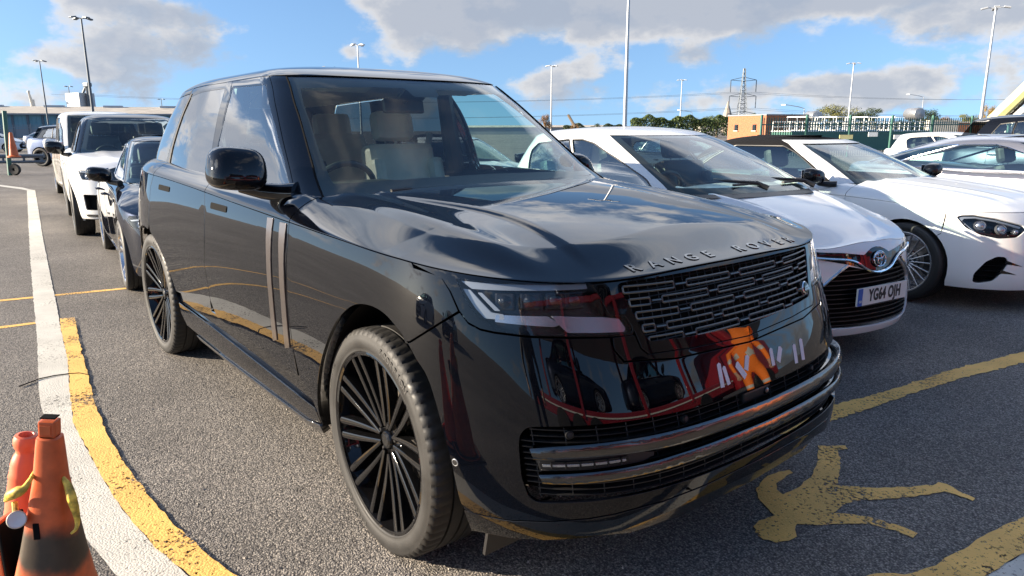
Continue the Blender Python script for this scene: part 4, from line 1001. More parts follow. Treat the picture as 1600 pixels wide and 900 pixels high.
    cabin(car,.44,-.6,-3.2,.8,1.7,-.40,[(-2.10,(-.42,.42),0),(-3.02,(-.42,.42),0)],M['leather'],1.165,-.92,seatm={(-2.10,-.42):M['leather_dark']})  # driver's seat: cabin shade put into its colour with the dark leather
    m=MB(); m.box((-.95,0,1.06),(.62,1.52,.20),Matrix.Rotation(R(3),3,'Y'),bev=.05); m.box((-1.18,-.40,1.19),(.22,.44,.07),bev=.03); m.box((-1.18,.02,1.10),(.20,.30,.18),bev=.02); m.box((-.80,.1,1.165),(.34,1.25,.03),bev=.01); m.build('dashboard',M['dash'],car)
    m=MB(); 
    for s_ in (-1,1): m.box((-2.0,s_*.82,1.08),(2.6,.05,.26))
    m.build('door_trim',M['leather_dark'],car)
    m=MB()
    for s_ in (-1,1):
        m.tube([(-1.98,s_*.76,1.20),(-1.95,s_*.66,1.70)],[.065,.05],8); m.tube([(-2.86,s_*.74,1.20),(-2.8,s_*.63,1.68)],[.07,.06],8)
    m.build('inner_pillar',M['leather_dark'],car)
    grid_surf('headlining',Off(G,-.03),np.linspace(-G.L3+.01,G.L3-.01,80),np.linspace(1.72,1.8355,10),M['headliner'],car,flip=1)
    for s_ in (-1,1): m=MB(); m.box((-1.46,s_*.34,1.700),(.16,.40,.02),Matrix.Rotation(R(-14),3,'Y'),bev=.008); m.build('sun_visor',M['headliner'],car)
    m=MB(); m.box((-1.40,.02,1.60),(.03,.25,.075),Matrix.Rotation(R(-12),3,'Y'),bev=.012); m.tube([(-1.39,.02,1.62),(-1.31,.02,1.68)],.012,8); m.box((-1.28,.02,1.672),(.12,.16,.03),Matrix.Rotation(R(-35),3,'Y'),bev=.01); m.build('rear_view_mirror',M['black_satin'],car)
    for s_ in (-1,1): m=MB(); m.tube([(-2.2,s_*.70,1.45),(-2.16,s_*.62,1.15),(-2.12,s_*.60,.95)],.022,6); m.build('seat_belt',M['headliner'],car)
    m=MB(); m.box((-3.05,0,1.20),(.14,1.3,.5),Matrix.Rotation(R(-14),3,'Y'),bev=.05); m.build('rear_bench_back',M['leather'],car)
    # wipers and cowl
    m=MB(); us=np.linspace(-.75,.75,40); A=G(us,us*0+1.205)+np.array([.035,0,-.012]); B=A+np.array([-.13,0,-.012]); n=len(us); m.add([tuple(p) for p in A]+[tuple(p) for p in B],[(i,i+1,n+i+1,n+i) for i in range(n-1)],True); m.build('cowl_panel',M['black_satin'],car)
    for y0,y1 in ((-.55,.15),(.10,.70)):
        m=MB(); m.tube([(-.565,y0,1.222),(-.58,(y0+y1)/2,1.232),(-.63,y1,1.236)],[.010,.008,.005],6); m.build('wiper',M['black_satin'],car)
    # ---- door mirrors
    for s_ in (-1,1):
        prof=[]; m=MB()
        c=Vector((-.915,s_*1.07,1.322)); fold=(s_>0)
        # housing: superellipsoid
        nu,nv=30,18; vs=[];fs=[]
        for i in range(nv+1):
            ph=-math.pi/2+math.pi*i/nv
            for j in range(nu):
                th=2*math.pi*j/nu
                sg=lambda a,e: math.copysign(abs(a)**e,a)
                x=sg(math.cos(ph),.55)*sg(math.cos(th),.75); y=sg(math.cos(ph),.55)*sg(math.sin(th),.6); z=sg(math.sin(ph),.62)
                taper=1-.10*(z+1)/2
                xx=x*.105*(1-.25*max(0,z)) if x>0 else x*.055
                vs.append((c.x+xx+.02*(-z), c.y+y*.122*taper - s_*.012*z, c.z+z*.086+ (0.01*y*s_)))
        for i in range(nv):
            for j in range(nu): j2=(j+1)%nu; fs.append((i*nu+j,i*nu+j2,(i+1)*nu+j2,(i+1)*nu+j))
        m.add(vs,fs,True); mo=m.build('door_mirror',M['black_gloss'],car,label='glossy black door mirror' if s_<0 else None)
        m=MB(); m.tube([(-.99,s_*1.03,1.245),(-.93,s_*.96,1.222),(-.86,s_*.90,1.215),(-.80,s_*.86,1.215)],[.030,.034,.040,.05],12); m.build('mirror_arm',M['black_gloss'],mo)
        m=MB(); m.box((-.968,s_*1.07,1.322),(.006,.17,.115),bev=.003); m.build('mirror_glass',M['chrome'],mo)
        m=MB(); m.box((-.88,s_*1.08,1.262),(.08,.15,.012),bev=.004); m.build('mirror_indicator',M['lamp_dark'],mo)
        if fold:
            pv=Vector((-.93,.95,0)); mo.matrix_world=Matrix.Translation(pv)@Matrix.Rotation(R(80),4,'Z')@Matrix.Translation(-pv)@Matrix.Translation((-.02,-.02,-.07))
    # aerial fin not visible; wheels
    make_wheel(car,(0,-.838,.406),rz=-.038,mat_s=M['black_gloss'])
    make_wheel(car,(-2.997,-.838,.406),mat_s=M['black_gloss'])
    make_wheel(car,(0,.838,.406),rz=-.038,mat_s=M['black_gloss'],side=1)
    make_wheel(car,(-2.997,.838,.406),mat_s=M['black_gloss'],side=1)
    return car,H
HERO,HS=build_hero()
# ---------------------------------------------------------------- generic car built from the same slices
def mk(x,d): return d if x is None else M[x]
def slabs(sp):
    b=pw(sp['b']); ff=pw(sp['ff']); fr=pw(sp['fr']); xcf=sp.get('xcf',.0); xcr=sp['wb']*-1-sp.get('xcr',.35)
    fl=sp.get('flare',.012); wb=sp['wb']; zs=sp.get('zs',.95); pin=sp.get('pinch',.05)
    def dy(x,z,y):
        w=fl*(np.exp(-((x)/.42)**2)+1.3*np.exp(-((x+wb)/.48)**2))*sstep(zs+.05,zs-.25,z)*sstep(.15,.4,z)
        return (w-sp.get('waist',.01)*np.exp(-((x+wb/2)/.8)**2)*sstep(.85,.45,z)-pin*sstep(-wb+.2,-wb-1.0,x))*sstep(.4,.8,y)
    T=Slab(b,ff,fr,lambda t:t,lambda t:ff(t)-xcf,lambda t:xcr-fr(t),sp.get('nf',2.6),sp.get('nr',2.8),sp.get('nom',.6),dy=dy)
    zx=pw(sp['crease']); xm=max(a for a,_ in sp['crease']); um=T.L1+xcf-xm; nose=sp['nose']
    def zl(u):
        u=np.abs(u); x=xcf-(u-T.L1)
        side=zx(np.clip(x,-wb-1.2,xm)); q=cspline([a*um for a,_ in nose]+[um],[c for _,c in nose]+[float(zx(xm))])
        return np.where(u<um,q(np.clip(u,0,um)),side)
    zc=pw(sp['zc']); kk=lin(sp['kk']); rrl=lin(sp.get('rr',[(-1,.12),(0,.2),(.6,.28)])); rid=sp.get('ridge')
    def zt(x,y):
        ay=np.abs(y); z=zc(x)-kk(x)*(ay/.85)**2.2
        if rid:
            for (w,h,s0,s1) in rid: z=z+h*np.exp(-((ay-lin(s0)(x))/w)**2)*sstep(s1[0],s1[1],x)
        return z
    Dk=Deck(T,zl,zt,lambda x,ay: rrl(x),sp.get('spine',-.1),pe=sp.get('pe',2.1))
    bg,fg,rg=pw(sp['gb']),pw(sp['gf']),pw(sp['gr'])
    top=max(a for a,_ in sp['gb'])
    dz=None
    if 'gdz' in sp:
        gz=pw(sp['gdz']); t0=sp['belt']
        dz=lambda x,y,t: gz(x)*sstep(t0,t0+.3,t)
    tz=sp.get('taper',.08)
    G=Slab(bg,fg,rg,lambda t:t,lambda t:sp.get('gcf',.34)+0*t,lambda t:sp.get('gcr',.7)+0*t,sp.get('gnf',2.8),sp.get('gnr',2.6),sp.get('gnom',1.2),dz=dz,dy=lambda x,z,y:-tz*sstep(-wb*.6,-wb-.7,x)*sstep(.2,.6,y))
    return T,zl,Dk,G
def arch_line(T,xc,zc_,r,xcf,n=22,zb=.25,squash=1.0,a0=-18,a1=198):
    """wheel arch as u,t line running from the front foot over the top to the rear foot"""
    o=[]
    for a in np.linspace(R(a0),R(a1),n):
        x=xc+r*math.cos(a); z=zc_+r*math.sin(a)*squash
        if x<=xcf: u=T.L1+xcf-x
        else:
            us=np.linspace(.2,T.L1,200); xs=T(us,us*0+z)[:,0]; u=float(np.interp(-x,-xs,us))
        o.append((u,z))
    return np.array([(o[0][0],zb)]+o+[(o[-1][0],zb)])
def gen_car(sp,car):
    T,zl,Dk,G=slabs(sp); P=M[sp['paint']]; xcf=sp.get('xcf',0.); L1=T.L1; wb=sp['wb']; ux=lambda x:L1+xcf-x
    du=sp.get('du',.07); low=sp['low']; rr_=sp['r']; ra=sp.get('ra',rr_+.055)
    cl=lambda u: float(zl(np.array(abs(u))))-.003
    aF=arch_line(T,.0,rr_,ra,xcf,zb=low); aR=arch_line(T,-wb,rr_,ra,xcf,zb=low)
    ud=ux(sp['door'][0]); g=.003
    crease=lambda a,b,n: [(u,cl(u)) for u in np.linspace(a,b,n)]
    ufb=aF[7][0]; 
    hd=sp.get('head'); holes=[]
    # bumper wraps from arch to arch below the nose line; wing starts behind
    ub=sp.get('ubump',aF[8][0]-.02)
    nb=[tuple(p) for p in aF if p[0]<=ufb+1e-6]
    top=sp.get('bumptop')
    if top is None: top=[(u,cl(u)) for u in np.linspace(nb[-1][0]-.10,0,12)]
    half=nb+[(nb[-1][0]-.03,nb[-1][1]+.02)]+top
    hl=sp.get('bumpholes',[])
    poly=half+[(-u,t) for u,t in half[:-1]][::-1]
    HH=[]
    for h in hl:
        h=np.asarray(h,float)
        if h[:,0].min()<0: HH.append(h)
        else: HH+= [h,mir(h)[::-1]]
    bump=panel('front_bumper',T,rc(poly,0,.09),mk(sp.get('bumppaint'),P),car,holes=HH,du=du)
    wt=[p for p in nb[-1:]]
    # wings
    wing=[(nb[-1][0]-.10+g,cl(nb[-1][0]-.10))]+crease(nb[-1][0]-.09,ud-g,14)+[(ud-g,.7),(ud-g,low+.12),(ud-g,low)]+[tuple(p) for p in aF if p[0]>nb[-1][0]][::-1]+[(nb[-1][0]+.004,nb[-1][1]+.004),(nb[-1][0]-.028,nb[-1][1]+.026)]
    both('front_wing',T,wing,P,car,du=du)
    ds=[ux(x) for x in sp['door']]
    names=['front_door','rear_door']
    doors=[]
    for sgn in (1,-1):
        q=(lambda o: np.asarray(o,float)) if sgn>0 else (lambda o: mir(o)[::-1])
        for i in range(len(ds)-1):
            a,b=ds[i]+g,ds[i+1]-g; pts=crease(a,b,8); 
            kk_=[tuple(p) for p in aR if p[1]>low+.06 and p[0]<b-.02]
            if kk_:
                k=[tuple(p) for p in aR if p[0]<b-.01 and p[1]>low+.1][::-1]
                # rear edge follows the arch
                pts=pts+[(b,kk_[-1][1]+.06)]+[(x-.012,y+.01) for x,y in kk_][::-1]+[(kk_[0][0]-.02,low+.09),(a,low+.09)]
            else: pts=pts+[(b,.7),(b,low+.09),(a,low+.09),(a,.7)]
            dd=panel(names[min(i,1)],T,q(pts),P,car,du=du); doors.append(dd)
            uu=np.linspace(a,b,14)*sgn; grid_surf('door_shoulder',Dk,uu,np.concatenate([[0,.006,.015],np.linspace(.03,.34,10)]),P,dd)
            hz_=sp.get('handle',.80); m=MB(); p=T(np.array([(b-.16)*sgn,(b-.02)*sgn]),np.array([hz_,hz_])); s_=-sgn
            m.tube([(p[0][0],p[0][1]-.0,p[0][2]),(p[0][0]-.02,p[0][1]+s_*.035,p[0][2]),(p[1][0]+.03,p[1][1]+s_*.035,p[1][2]),(p[1][0],p[1][1],p[1][2])],.011,8); m.build('door_handle',mk(sp.get('handlemat'),P),dd)
        e=ds[-1]+g; k=[tuple(p) for p in aR if p[0]>e] ; 
        if len(k)==0: k=[tuple(aR[-1])]
        end=T.L3-.35
        qp=crease(e,end,12)+[(end,low+.12),(aR[-1][0]+.02,low)]+[tuple(p) for p in aR if p[0]>e][::-1]+[(e,max(p[1] for p in aR if abs(p[0]-e)<.3)+.03 if any(abs(p[0]-e)<.3 for p in aR) else low+.1)]
        Q=panel('rear_wing',T,q(qp),P,car,du=du); uu=np.linspace(e,end,14)*sgn; grid_surf('wing_shoulder',Dk,uu,np.concatenate([[0,.006,.015],np.linspace(.03,.5,12)]),P,Q)
        si=[(ud+g,low+.085),(aR[0][0]-.02,low+.085),(aR[0][0]-.005,low-.02),(aF[-1][0]+.01,low-.02),(aF[-1][0]+.01,low+.0),(ud,low)]
        panel('sill',T,q(si),mk(sp.get('sillmat'),P),car,du=.1,th=.06)
        for ar in (aF,aR):
            strip_in('arch_lip',T,ar,P,car,.03,mirror=sgn<0); strip_in('arch_liner',T,ar,M['black_matt'],car,.42,mirror=sgn<0,off=.03)
            ql=np.asarray(ar)*np.array([sgn,1]); pp=T(ql[:,0],ql[:,1]); y=pp[:,1].mean(); yy=math.copysign(abs(y)-.42,y); m=MB(); m.add([(p[0],yy,p[2]) for p in pp],[tuple(range(len(pp)))]); m.build('arch_inner_wall',M['black_matt'],car)
    # bonnet
    us=np.concatenate([np.linspace(-ud+g,-L1,10),np.linspace(-L1+.02,L1-.02,90),np.linspace(L1,ud-g,10)])
    bon=grid_surf('bonnet',Dk,us,np.concatenate([[0,.008,.02],np.linspace(.04,1,34)]),P,car)
    uu=us; A=Dk(uu,0*uu); nrm=-surf_n(T,uu,zl(np.abs(uu))+0*uu); n=len(uu); B=A-nrm*.02
    m=MB(); m.add([tuple(p) for p in A]+[tuple(p) for p in B],[(i,i+1,n+i+1,n+i) for i in range(n-1)],True); m.build('bonnet_seal',M['black_matt'],bon)
    # tail
    for (nm,S,t0,t1,mt) in (('tailgate',T,low+.02,None,P),('rear_window',G,sp['belt']-.02,sp['cant'],M['privacy_glass'])):
        L3=S.L3; w=.37 if S is T else sp.get('rw',.5)
        for s_ in (1,-1):
            uu=np.linspace(L3-w,L3-.001,10)*s_; tt=np.linspace(t0,t1 if t1 else cl(L3-.4)+.0,8); grid_surf(nm,S,uu,tt,mt,car)
    uu=np.linspace(ds[-1],T.L3-.001,20)
    for s_ in (1,-1): grid_surf('boot_lid',Dk,uu*s_,np.linspace(0,1,14),P,car)
    # roof and cabin
    tt=max(a for a,_ in sp['gb']); cant=sp['cant']
    ru=np.linspace(-G.L3+.001,G.L3-.001,120)
    rf=grid_surf('roof',G,ru,np.concatenate([np.linspace(cant+.001,tt-.03,10),np.linspace(tt-.026,tt-.0002,12)]),mk(sp.get('roofmat'),P),car)
    wl=np.asarray(sp['ws'],float); W=np.vstack([wl,mir(wl)[::-1]])
    ww=panel('windscreen',G,rc(W,0,.08),M['glass'],car,du=.10,th=0,off=-.002)
    cx=W.mean(0); 
    wi=np.array([((u-cx[0])*sp.get('bx',.90)+cx[0],(t-cx[1])*.86+cx[1]+.012) for u,t in rc(W,0,.08)])
    panel('windscreen_border',G,rc(W,0,.08),M['black_satin'],ww,holes=[wi],du=.12,th=0,off=-.006)
    if 'pl' in sp:
        pe_=np.vstack([np.array([(u+.004,t) for u,t in sp['ws']]),np.array([(u-.004,t) for u,t in sp['pl']])[::-1]])
        both('windscreen_pillar',G,rc(pe_,0,.06),P,car,du=.06,th=.012)
    side=[(u+.005,t) for u,t in sp.get('pl',sp['ws'])]; ue=sp.get('side_end',G.L3-.5)
    sg_=side+[(u,cant) for u in np.linspace(sp['ws'][-1][0]+.1,ue,8)]+[(ue,sp['belt']-.05)]
    for sgn in (1,-1):
        q=(lambda o: np.asarray(o,float)) if sgn>0 else (lambda o: mir(o)[::-1])
        gl=[rc(w_,sp.get('gr_',.02),.06) for w_ in sp['glass']]
        fr=panel('window_frame',G,q(rc(sg_,0,.08)),mk(sp.get('framemat'),P),car,holes=[q(h) for h in gl],du=.10,th=.01)
        for i,h in enumerate(gl):
            sgl=panel('side_window',G,q(h),mk((sp.get('glassmats') or ['side_glass']*9)[i],None),fr,du=.12,th=0,off=-.002)
            A=G(q(h)[:,0],q(h)[:,1]); N=-surf_n(G,q(h)[:,0],q(h)[:,1]); m=MB(); m.tube([tuple(p) for p in A+N*.002],sp.get('trim_r',.006),5,closed=True); m.build('window_trim',mk(sp.get('trim'),M['black_satin']),fr)
    # undercover, wheels, cabin
    hw=float(T.b(.5))
    m=MB(); m.box((-wb/2,0,low+.20),(wb-.85,hw*1.8,.42)); m.box((-wb/2,0,low+.05),(wb+.6,hw*1.1,.10)); m.build('inner_structure',M['black_matt'],car)
    if sp.get('cab',True):
        rows=sp.get('seats',[(-1.55,(-.37,.37),0),(-2.35,(-.37,.37),0)])
        cabin(car,sp.get('floor',.30),0,0,0,0,sp.get('sw',-.36),rows,mk(sp.get('seatmat'),M['leather_dark']),sp.get('dz',.93),sp.get('dx',-.75))
        m=MB(); m.box((sp.get('dx',-.75)-.05,0,sp.get('dz',.93)-.10),(.55,hw*1.6,.18),bev=.05); m.build('dashboard',M['dash'],car)
    for s_ in (-1,1):
        for x in (0,-wb): make_wheel(car,(x,s_*(hw-.105-.0+sp.get('wy',0)),rr_),Ro=rr_,Rr=sp.get('rim',rr_*.74),w=sp.get('tw',.21),style=sp.get('style','twin'),mat_s=mk(sp.get('wheelmat'),M['alloy']),mat_r=mk(sp.get('rimmat'),None),side=s_,detail=sp.get('wd',1))
    return T,zl,Dk,G
def mirror_pod(car,c,size,mat,arm_to,s_,name='door_mirror',base=None,inner=None):
    m=MB(); nu,nv=22,14; vs=[];fs=[]; sx,sy,sz=size
    sg=lambda a,e: math.copysign(abs(a)**e,a)
    for i in range(nv+1):
        ph=-math.pi/2+math.pi*i/nv
        for j in range(nu):
            th=2*math.pi*j/nu; x=sg(math.cos(ph),.7)*sg(math.cos(th),.85); y=sg(math.cos(ph),.65)*sg(math.sin(th),.7); z=sg(math.sin(ph),.75)
            vs.append((c[0]+(x*sx if x>0 else x*sx*.5),c[1]+y*sy,c[2]+z*sz+.015*y*s_))
    for i in range(nv):
        for j in range(nu): j2=(j+1)%nu; fs.append((i*nu+j,i*nu+j2,(i+1)*nu+j2,(i+1)*nu+j))
    m.add(vs,fs,True); mo=m.build(name,mat,car)
    m=MB(); m.tube([(c[0],c[1]-s_*sy*.5,c[2]-sz*.8),(c[0]+.02,(c[1]+arm_to[1])/2,(c[2]-sz+arm_to[2])/2),arm_to],[.020,.022,.034],8); m.build('mirror_arm',base or M['black_satin'],mo)
    m=MB(); m.box((c[0]-sx*.5-.001,c[1],c[2]),(.006,sy*1.65,sz*1.6),bev=.002); m.build('mirror_glass',M['chrome'],mo)
    return mo
# ---------------------------------------------------------------- car shapes (metres, front axle at x=0)
YARIS=dict(wb=2.51,r=.300,xcf=.02,xcr=.02,nf=2.25,nom=.5,low=.20,
 b=[(.15,.79),(.25,.825),(.4,.842),(.6,.848),(.78,.842),(.9,.825),(1.0,.795),(1.06,.77)],
 ff=[(.12,.70),(.20,.775),(.28,.800),(.40,.790),(.52,.770),(.62,.752),(.70,.735),(.78,.700),(.86,.62),(.95,.50),(1.06,.36)],
 fr=[(.15,-3.02),(.3,-3.08),(.6,-3.10),(.9,-3.06),(1.1,-3.0)],
 crease=[(-3.2,.96),(-2.5,.98),(-1.6,.985),(-.9,.96),(-.4,.925),(.1,.875)],nose=[(0,.715),(.25,.735),(.55,.775),(.8,.835)],
 zc=[(-3.3,1.06),(-2.4,1.06),(-1.0,1.075),(-.5,1.075),(-.25,1.045),(0,1.000),(.25,.935),(.45,.865),(.60,.800),(.72,.735)],
 kk=[(-1,.05),(-.3,.06),(.3,.10),(.7,.10)],rr=[(-1,.14),(0,.20),(.6,.30)],spine=-.05,
 ridge=[(.05,.018,[(-.4,.56),(.6,.30)],(.60,.0)),],
 belt=1.03,cant=1.425,
 gb=[(.96,.790),(1.03,.762),(1.12,.735),(1.25,.685),(1.35,.632),(1.40,.600),(1.425,.578),(1.45,.535),(1.468,.47),(1.482,.37),(1.492,.24),(1.497,.12),(1.499,0)],
 gf=[(.96,-.02),(1.03,-.12),(1.12,-.30),(1.25,-.60),(1.35,-.86),(1.40,-1.00),(1.425,-1.08),(1.45,-1.18),(1.468,-1.28),(1.482,-1.40),(1.492,-1.52),(1.497,-1.62),(1.499,-1.7)],
 gr=[(.96,-3.02),(1.03,-2.99),(1.25,-2.90),(1.40,-2.82),(1.425,-2.80),(1.45,-2.76),(1.468,-2.7),(1.482,-2.6),(1.492,-2.45),(1.497,-2.35),(1.499,-2.25)],
 gdz=[(-3.3,-.05),(-2.6,-.02),(-2.0,0),(-1.0,0)],gcf=.42,gnf=2.5,door=(-.50,-1.55,-2.45),floor=.26,dz=1.0,dx=-.45,seats=[(-1.35,(-.35,.35),0),(-2.15,(-.35,.35),0)],
 ws=[(.76,1.03),(.755,1.2),(.745,1.35),(.735,1.424)],
 glass=[[(.90,1.05),(1.62,1.055),(1.58,1.25),(1.56,1.385),(1.30,1.388),(1.10,1.36),(.95,1.25),(.86,1.12)],[(1.66,1.055),(2.25,1.07),(2.45,1.30),(2.40,1.36),(1.65,1.388),(1.62,1.25)]],
 paint='white_paint',wheelmat='alloy')
MERC=dict(wb=2.873,r=.343,rim=.262,tw=.245,xcf=.02,xcr=.1,nf=2.7,nom=.5,low=.19,style='multi',ra=.375,
 b=[(.12,.86),(.22,.905),(.4,.925),(.6,.930),(.75,.925),(.86,.905),(.95,.875),(1.02,.84)],
 ff=[(.10,.80),(.18,.855),(.28,.870),(.40,.862),(.52,.845),(.62,.82),(.70,.785),(.78,.72),(.86,.60),(.95,.42),(1.02,.25)],
 fr=[(.15,-3.9),(.3,-3.98),(.6,-4.0),(.85,-3.97),(1.0,-3.9)],
 crease=[(-4.0,.90),(-2.9,.90),(-1.9,.885),(-.9,.870),(-.2,.845),(.2,.80)],nose=[(0,.690),(.3,.700),(.6,.725),(.82,.760)],
 zc=[(-4.1,.99),(-3.3,1.0),(-2.0,1.0),(-.9,1.01),(-.5,.995),(-.1,.955),(.25,.895),(.5,.835),(.7,.765),(.8,.71)],
 kk=[(-1,.05),(-.3,.05),(.3,.07),(.7,.06)],rr=[(-1,.20),(0,.26),(.6,.34)],spine=-.05,
 ridge=[(.07,.016,[(-.6,.60),(.7,.42)],(.75,.1)),(.05,.008,[(-.6,.30),(.7,.20)],(.75,.1))],
 belt=.97,cant=1.325,
 gb=[(.90,.80),(.97,.765),(1.08,.715),(1.2,.655),(1.29,.600),(1.325,.565),(1.350,.52),(1.372,.44),(1.388,.34),(1.40,.22),(1.406,.10),(1.408,0)],
 gf=[(.90,-.38),(.97,-.54),(1.08,-.78),(1.2,-1.06),(1.29,-1.28),(1.325,-1.37),(1.350,-1.47),(1.372,-1.58),(1.388,-1.72),(1.40,-1.9),(1.406,-2.05),(1.408,-2.1)],
 gr=[(.90,-3.45),(.97,-3.40),(1.08,-3.25),(1.2,-3.08),(1.29,-2.90),(1.325,-2.82),(1.350,-2.74),(1.372,-2.65),(1.388,-2.55),(1.40,-2.45),(1.406,-2.35),(1.408,-2.3)],
 floor=.10,dz=.90,dx=-.80,seats=[(-1.75,(-.37,.37),0)],gcf=.36,gnf=2.7,door=(-.62,-1.98),side_end=2.9,
 ws=[(.62,.97),(.60,1.1),(.575,1.25),(.565,1.324)],
 glass=[[(.87,.985),(1.95,.985),(1.93,1.15),(1.90,1.295),(.80,1.298),(.765,1.24)],[(1.99,.985),(2.35,.985),(2.10,1.20),(1.97,1.24)]],
 roofmat='canvas',framemat='canvas',paint='white_paint',wheelmat='alloy')
COUPE=dict(wb=2.85,r=.355,rim=.27,tw=.26,xcf=.02,xcr=.1,nf=2.5,nom=.5,low=.20,style='fan',ra=.39,
 b=[(.12,.88),(.22,.925),(.4,.945),(.6,.955),(.78,.955),(.88,.935),(.97,.90),(1.04,.86)],
 ff=[(.10,.80),(.18,.87),(.28,.885),(.40,.88),(.52,.865),(.62,.84),(.70,.80),(.78,.73),(.86,.61),(.95,.43),(1.04,.25)],
 fr=[(.15,-3.95),(.3,-4.03),(.6,-4.05),(.85,-4.0),(1.0,-3.9)],
 crease=[(-4.0,.90),(-2.9,.93),(-1.9,.90),(-.9,.890),(-.2,.865),(.2,.82)],nose=[(0,.70),(.3,.71),(.6,.735),(.82,.78)],
 zc=[(-4.1,1.0),(-3.3,1.03),(-2.0,1.01),(-.9,1.02),(-.5,1.005),(-.1,.965),(.25,.905),(.5,.845),(.7,.775),(.8,.72)],
 kk=[(-1,.05),(-.3,.05),(.3,.07),(.7,.06)],rr=[(-1,.20),(0,.26),(.6,.34)],spine=-.05,
 belt=.97,cant=1.31,
 gb=[(.90,.82),(.97,.785),(1.08,.735),(1.2,.665),(1.28,.61),(1.31,.575),(1.340,.52),(1.365,.44),(1.383,.34),(1.395,.22),(1.401,.10),(1.403,0)],
 gf=[(.90,-.34),(.97,-.50),(1.08,-.74),(1.2,-1.05),(1.28,-1.28),(1.31,-1.38),(1.340,-1.50),(1.365,-1.62),(1.383,-1.74),(1.395,-1.88),(1.401,-2.0),(1.403,-2.05)],
 gr=[(.90,-3.9),(.97,-3.82),(1.08,-3.55),(1.2,-3.2),(1.28,-2.95),(1.31,-2.85),(1.340,-2.74),(1.365,-2.62),(1.383,-2.5),(1.395,-2.4),(1.401,-2.3),(1.403,-2.25)],
 floor=.10,dz=.90,dx=-.80,seats=[(-1.75,(-.37,.37),0)],gcf=.40,gnf=2.5,door=(-.62,-2.02),side_end=3.1,
 ws=[(.79,.97),(.78,1.1),(.765,1.25),(.755,1.308)],
 glass=[[(.90,.985),(1.98,.985),(1.95,1.15),(1.93,1.275),(1.25,1.28),(1.08,1.25),(.95,1.15)],[(2.03,.985),(2.72,.99),(2.60,1.05),(2.35,1.20),(2.15,1.265),(1.98,1.275),(2.0,1.15)]],
 paint='silver_paint',wheelmat='alloy',trim='chrome',trim_r=.008)
SUV2=dict(wb=2.92,r=.385,rim=.285,tw=.26,xcf=-.02,xcr=.3,nf=3.0,nom=.6,low=.28,style='twin',ra=.44,flare=.015,handle=.98,
 b=[(.20,.93),(.3,.965),(.5,.985),(.75,.992),(.95,.985),(1.05,.965),(1.15,.93)],
 ff=[(.18,.70),(.26,.80),(.36,.835),(.50,.835),(.65,.82),(.78,.795),(.90,.755),(1.0,.69),(1.1,.58),(1.18,.48)],
 fr=[(.2,-3.72),(.35,-3.83),(.6,-3.86),(.9,-3.84),(1.1,-3.78)],
 crease=[(-3.9,1.11),(-2.9,1.11),(-1.9,1.085),(-.9,1.06),(-.2,1.035),(.15,1.01)],nose=[(0,.955),(.3,.955),(.6,.965),(.85,.985)],
 zc=[(-4.1,1.19),(-3.3,1.2),(-2.0,1.18),(-.9,1.18),(-.5,1.175),(-.1,1.145),(.25,1.10),(.5,1.05),(.7,.985),(.78,.95)],
 kk=[(-1,.02),(-.3,.03),(.3,.05),(.7,.05)],rr=[(-1,.14),(0,.2),(.6,.24)],spine=-.05,
 ridge=[(.09,.010,[(-.6,.50),(.7,.42)],(.7,.2))],
 belt=1.15,cant=1.66,
 gb=[(1.08,.90),(1.15,.872),(1.3,.82),(1.45,.765),(1.58,.71),(1.63,.685),(1.66,.665),(1.69,.625),(1.715,.56),(1.735,.46),(1.75,.34),(1.762,.20),(1.768,.10),(1.77,0)],
 gf=[(1.08,-.36),(1.15,-.48),(1.3,-.72),(1.45,-.96),(1.58,-1.18),(1.63,-1.27),(1.66,-1.33),(1.69,-1.41),(1.715,-1.50),(1.735,-1.62),(1.75,-1.76),(1.762,-1.9),(1.768,-2.0),(1.77,-2.1)],
 gr=[(1.08,-3.78),(1.15,-3.75),(1.3,-3.66),(1.45,-3.58),(1.58,-3.50),(1.63,-3.47),(1.66,-3.45),(1.69,-3.4),(1.715,-3.33),(1.735,-3.2),(1.75,-3.05),(1.762,-2.9),(1.768,-2.8),(1.77,-2.7)],
 gdz=[(-3.8,-.06),(-2.6,-.02),(-1.8,0),(-1.0,0)],gcf=.36,gnf=3.0,door=(-.58,-1.72,-2.72),side_end=3.35,
 ws=[(.80,1.15),(.785,1.35),(.775,1.55),(.77,1.659)],
 glass=[[(.93,1.17),(1.62,1.175),(1.60,1.40),(1.58,1.62),(.98,1.625),(.90,1.50)],[(1.66,1.175),(2.50,1.19),(2.52,1.45),(2.48,1.61),(1.64,1.625),(1.64,1.40)],[(2.56,1.20),(3.05,1.24),(2.98,1.58),(2.54,1.605)]],
 seats=[(-1.75,(-.40,.40),0),(-2.7,(-.4,.4),0)],floor=.45,dz=1.10,dx=-.85,sw=-.38,paint='white_paint',wheelmat='black_gloss')
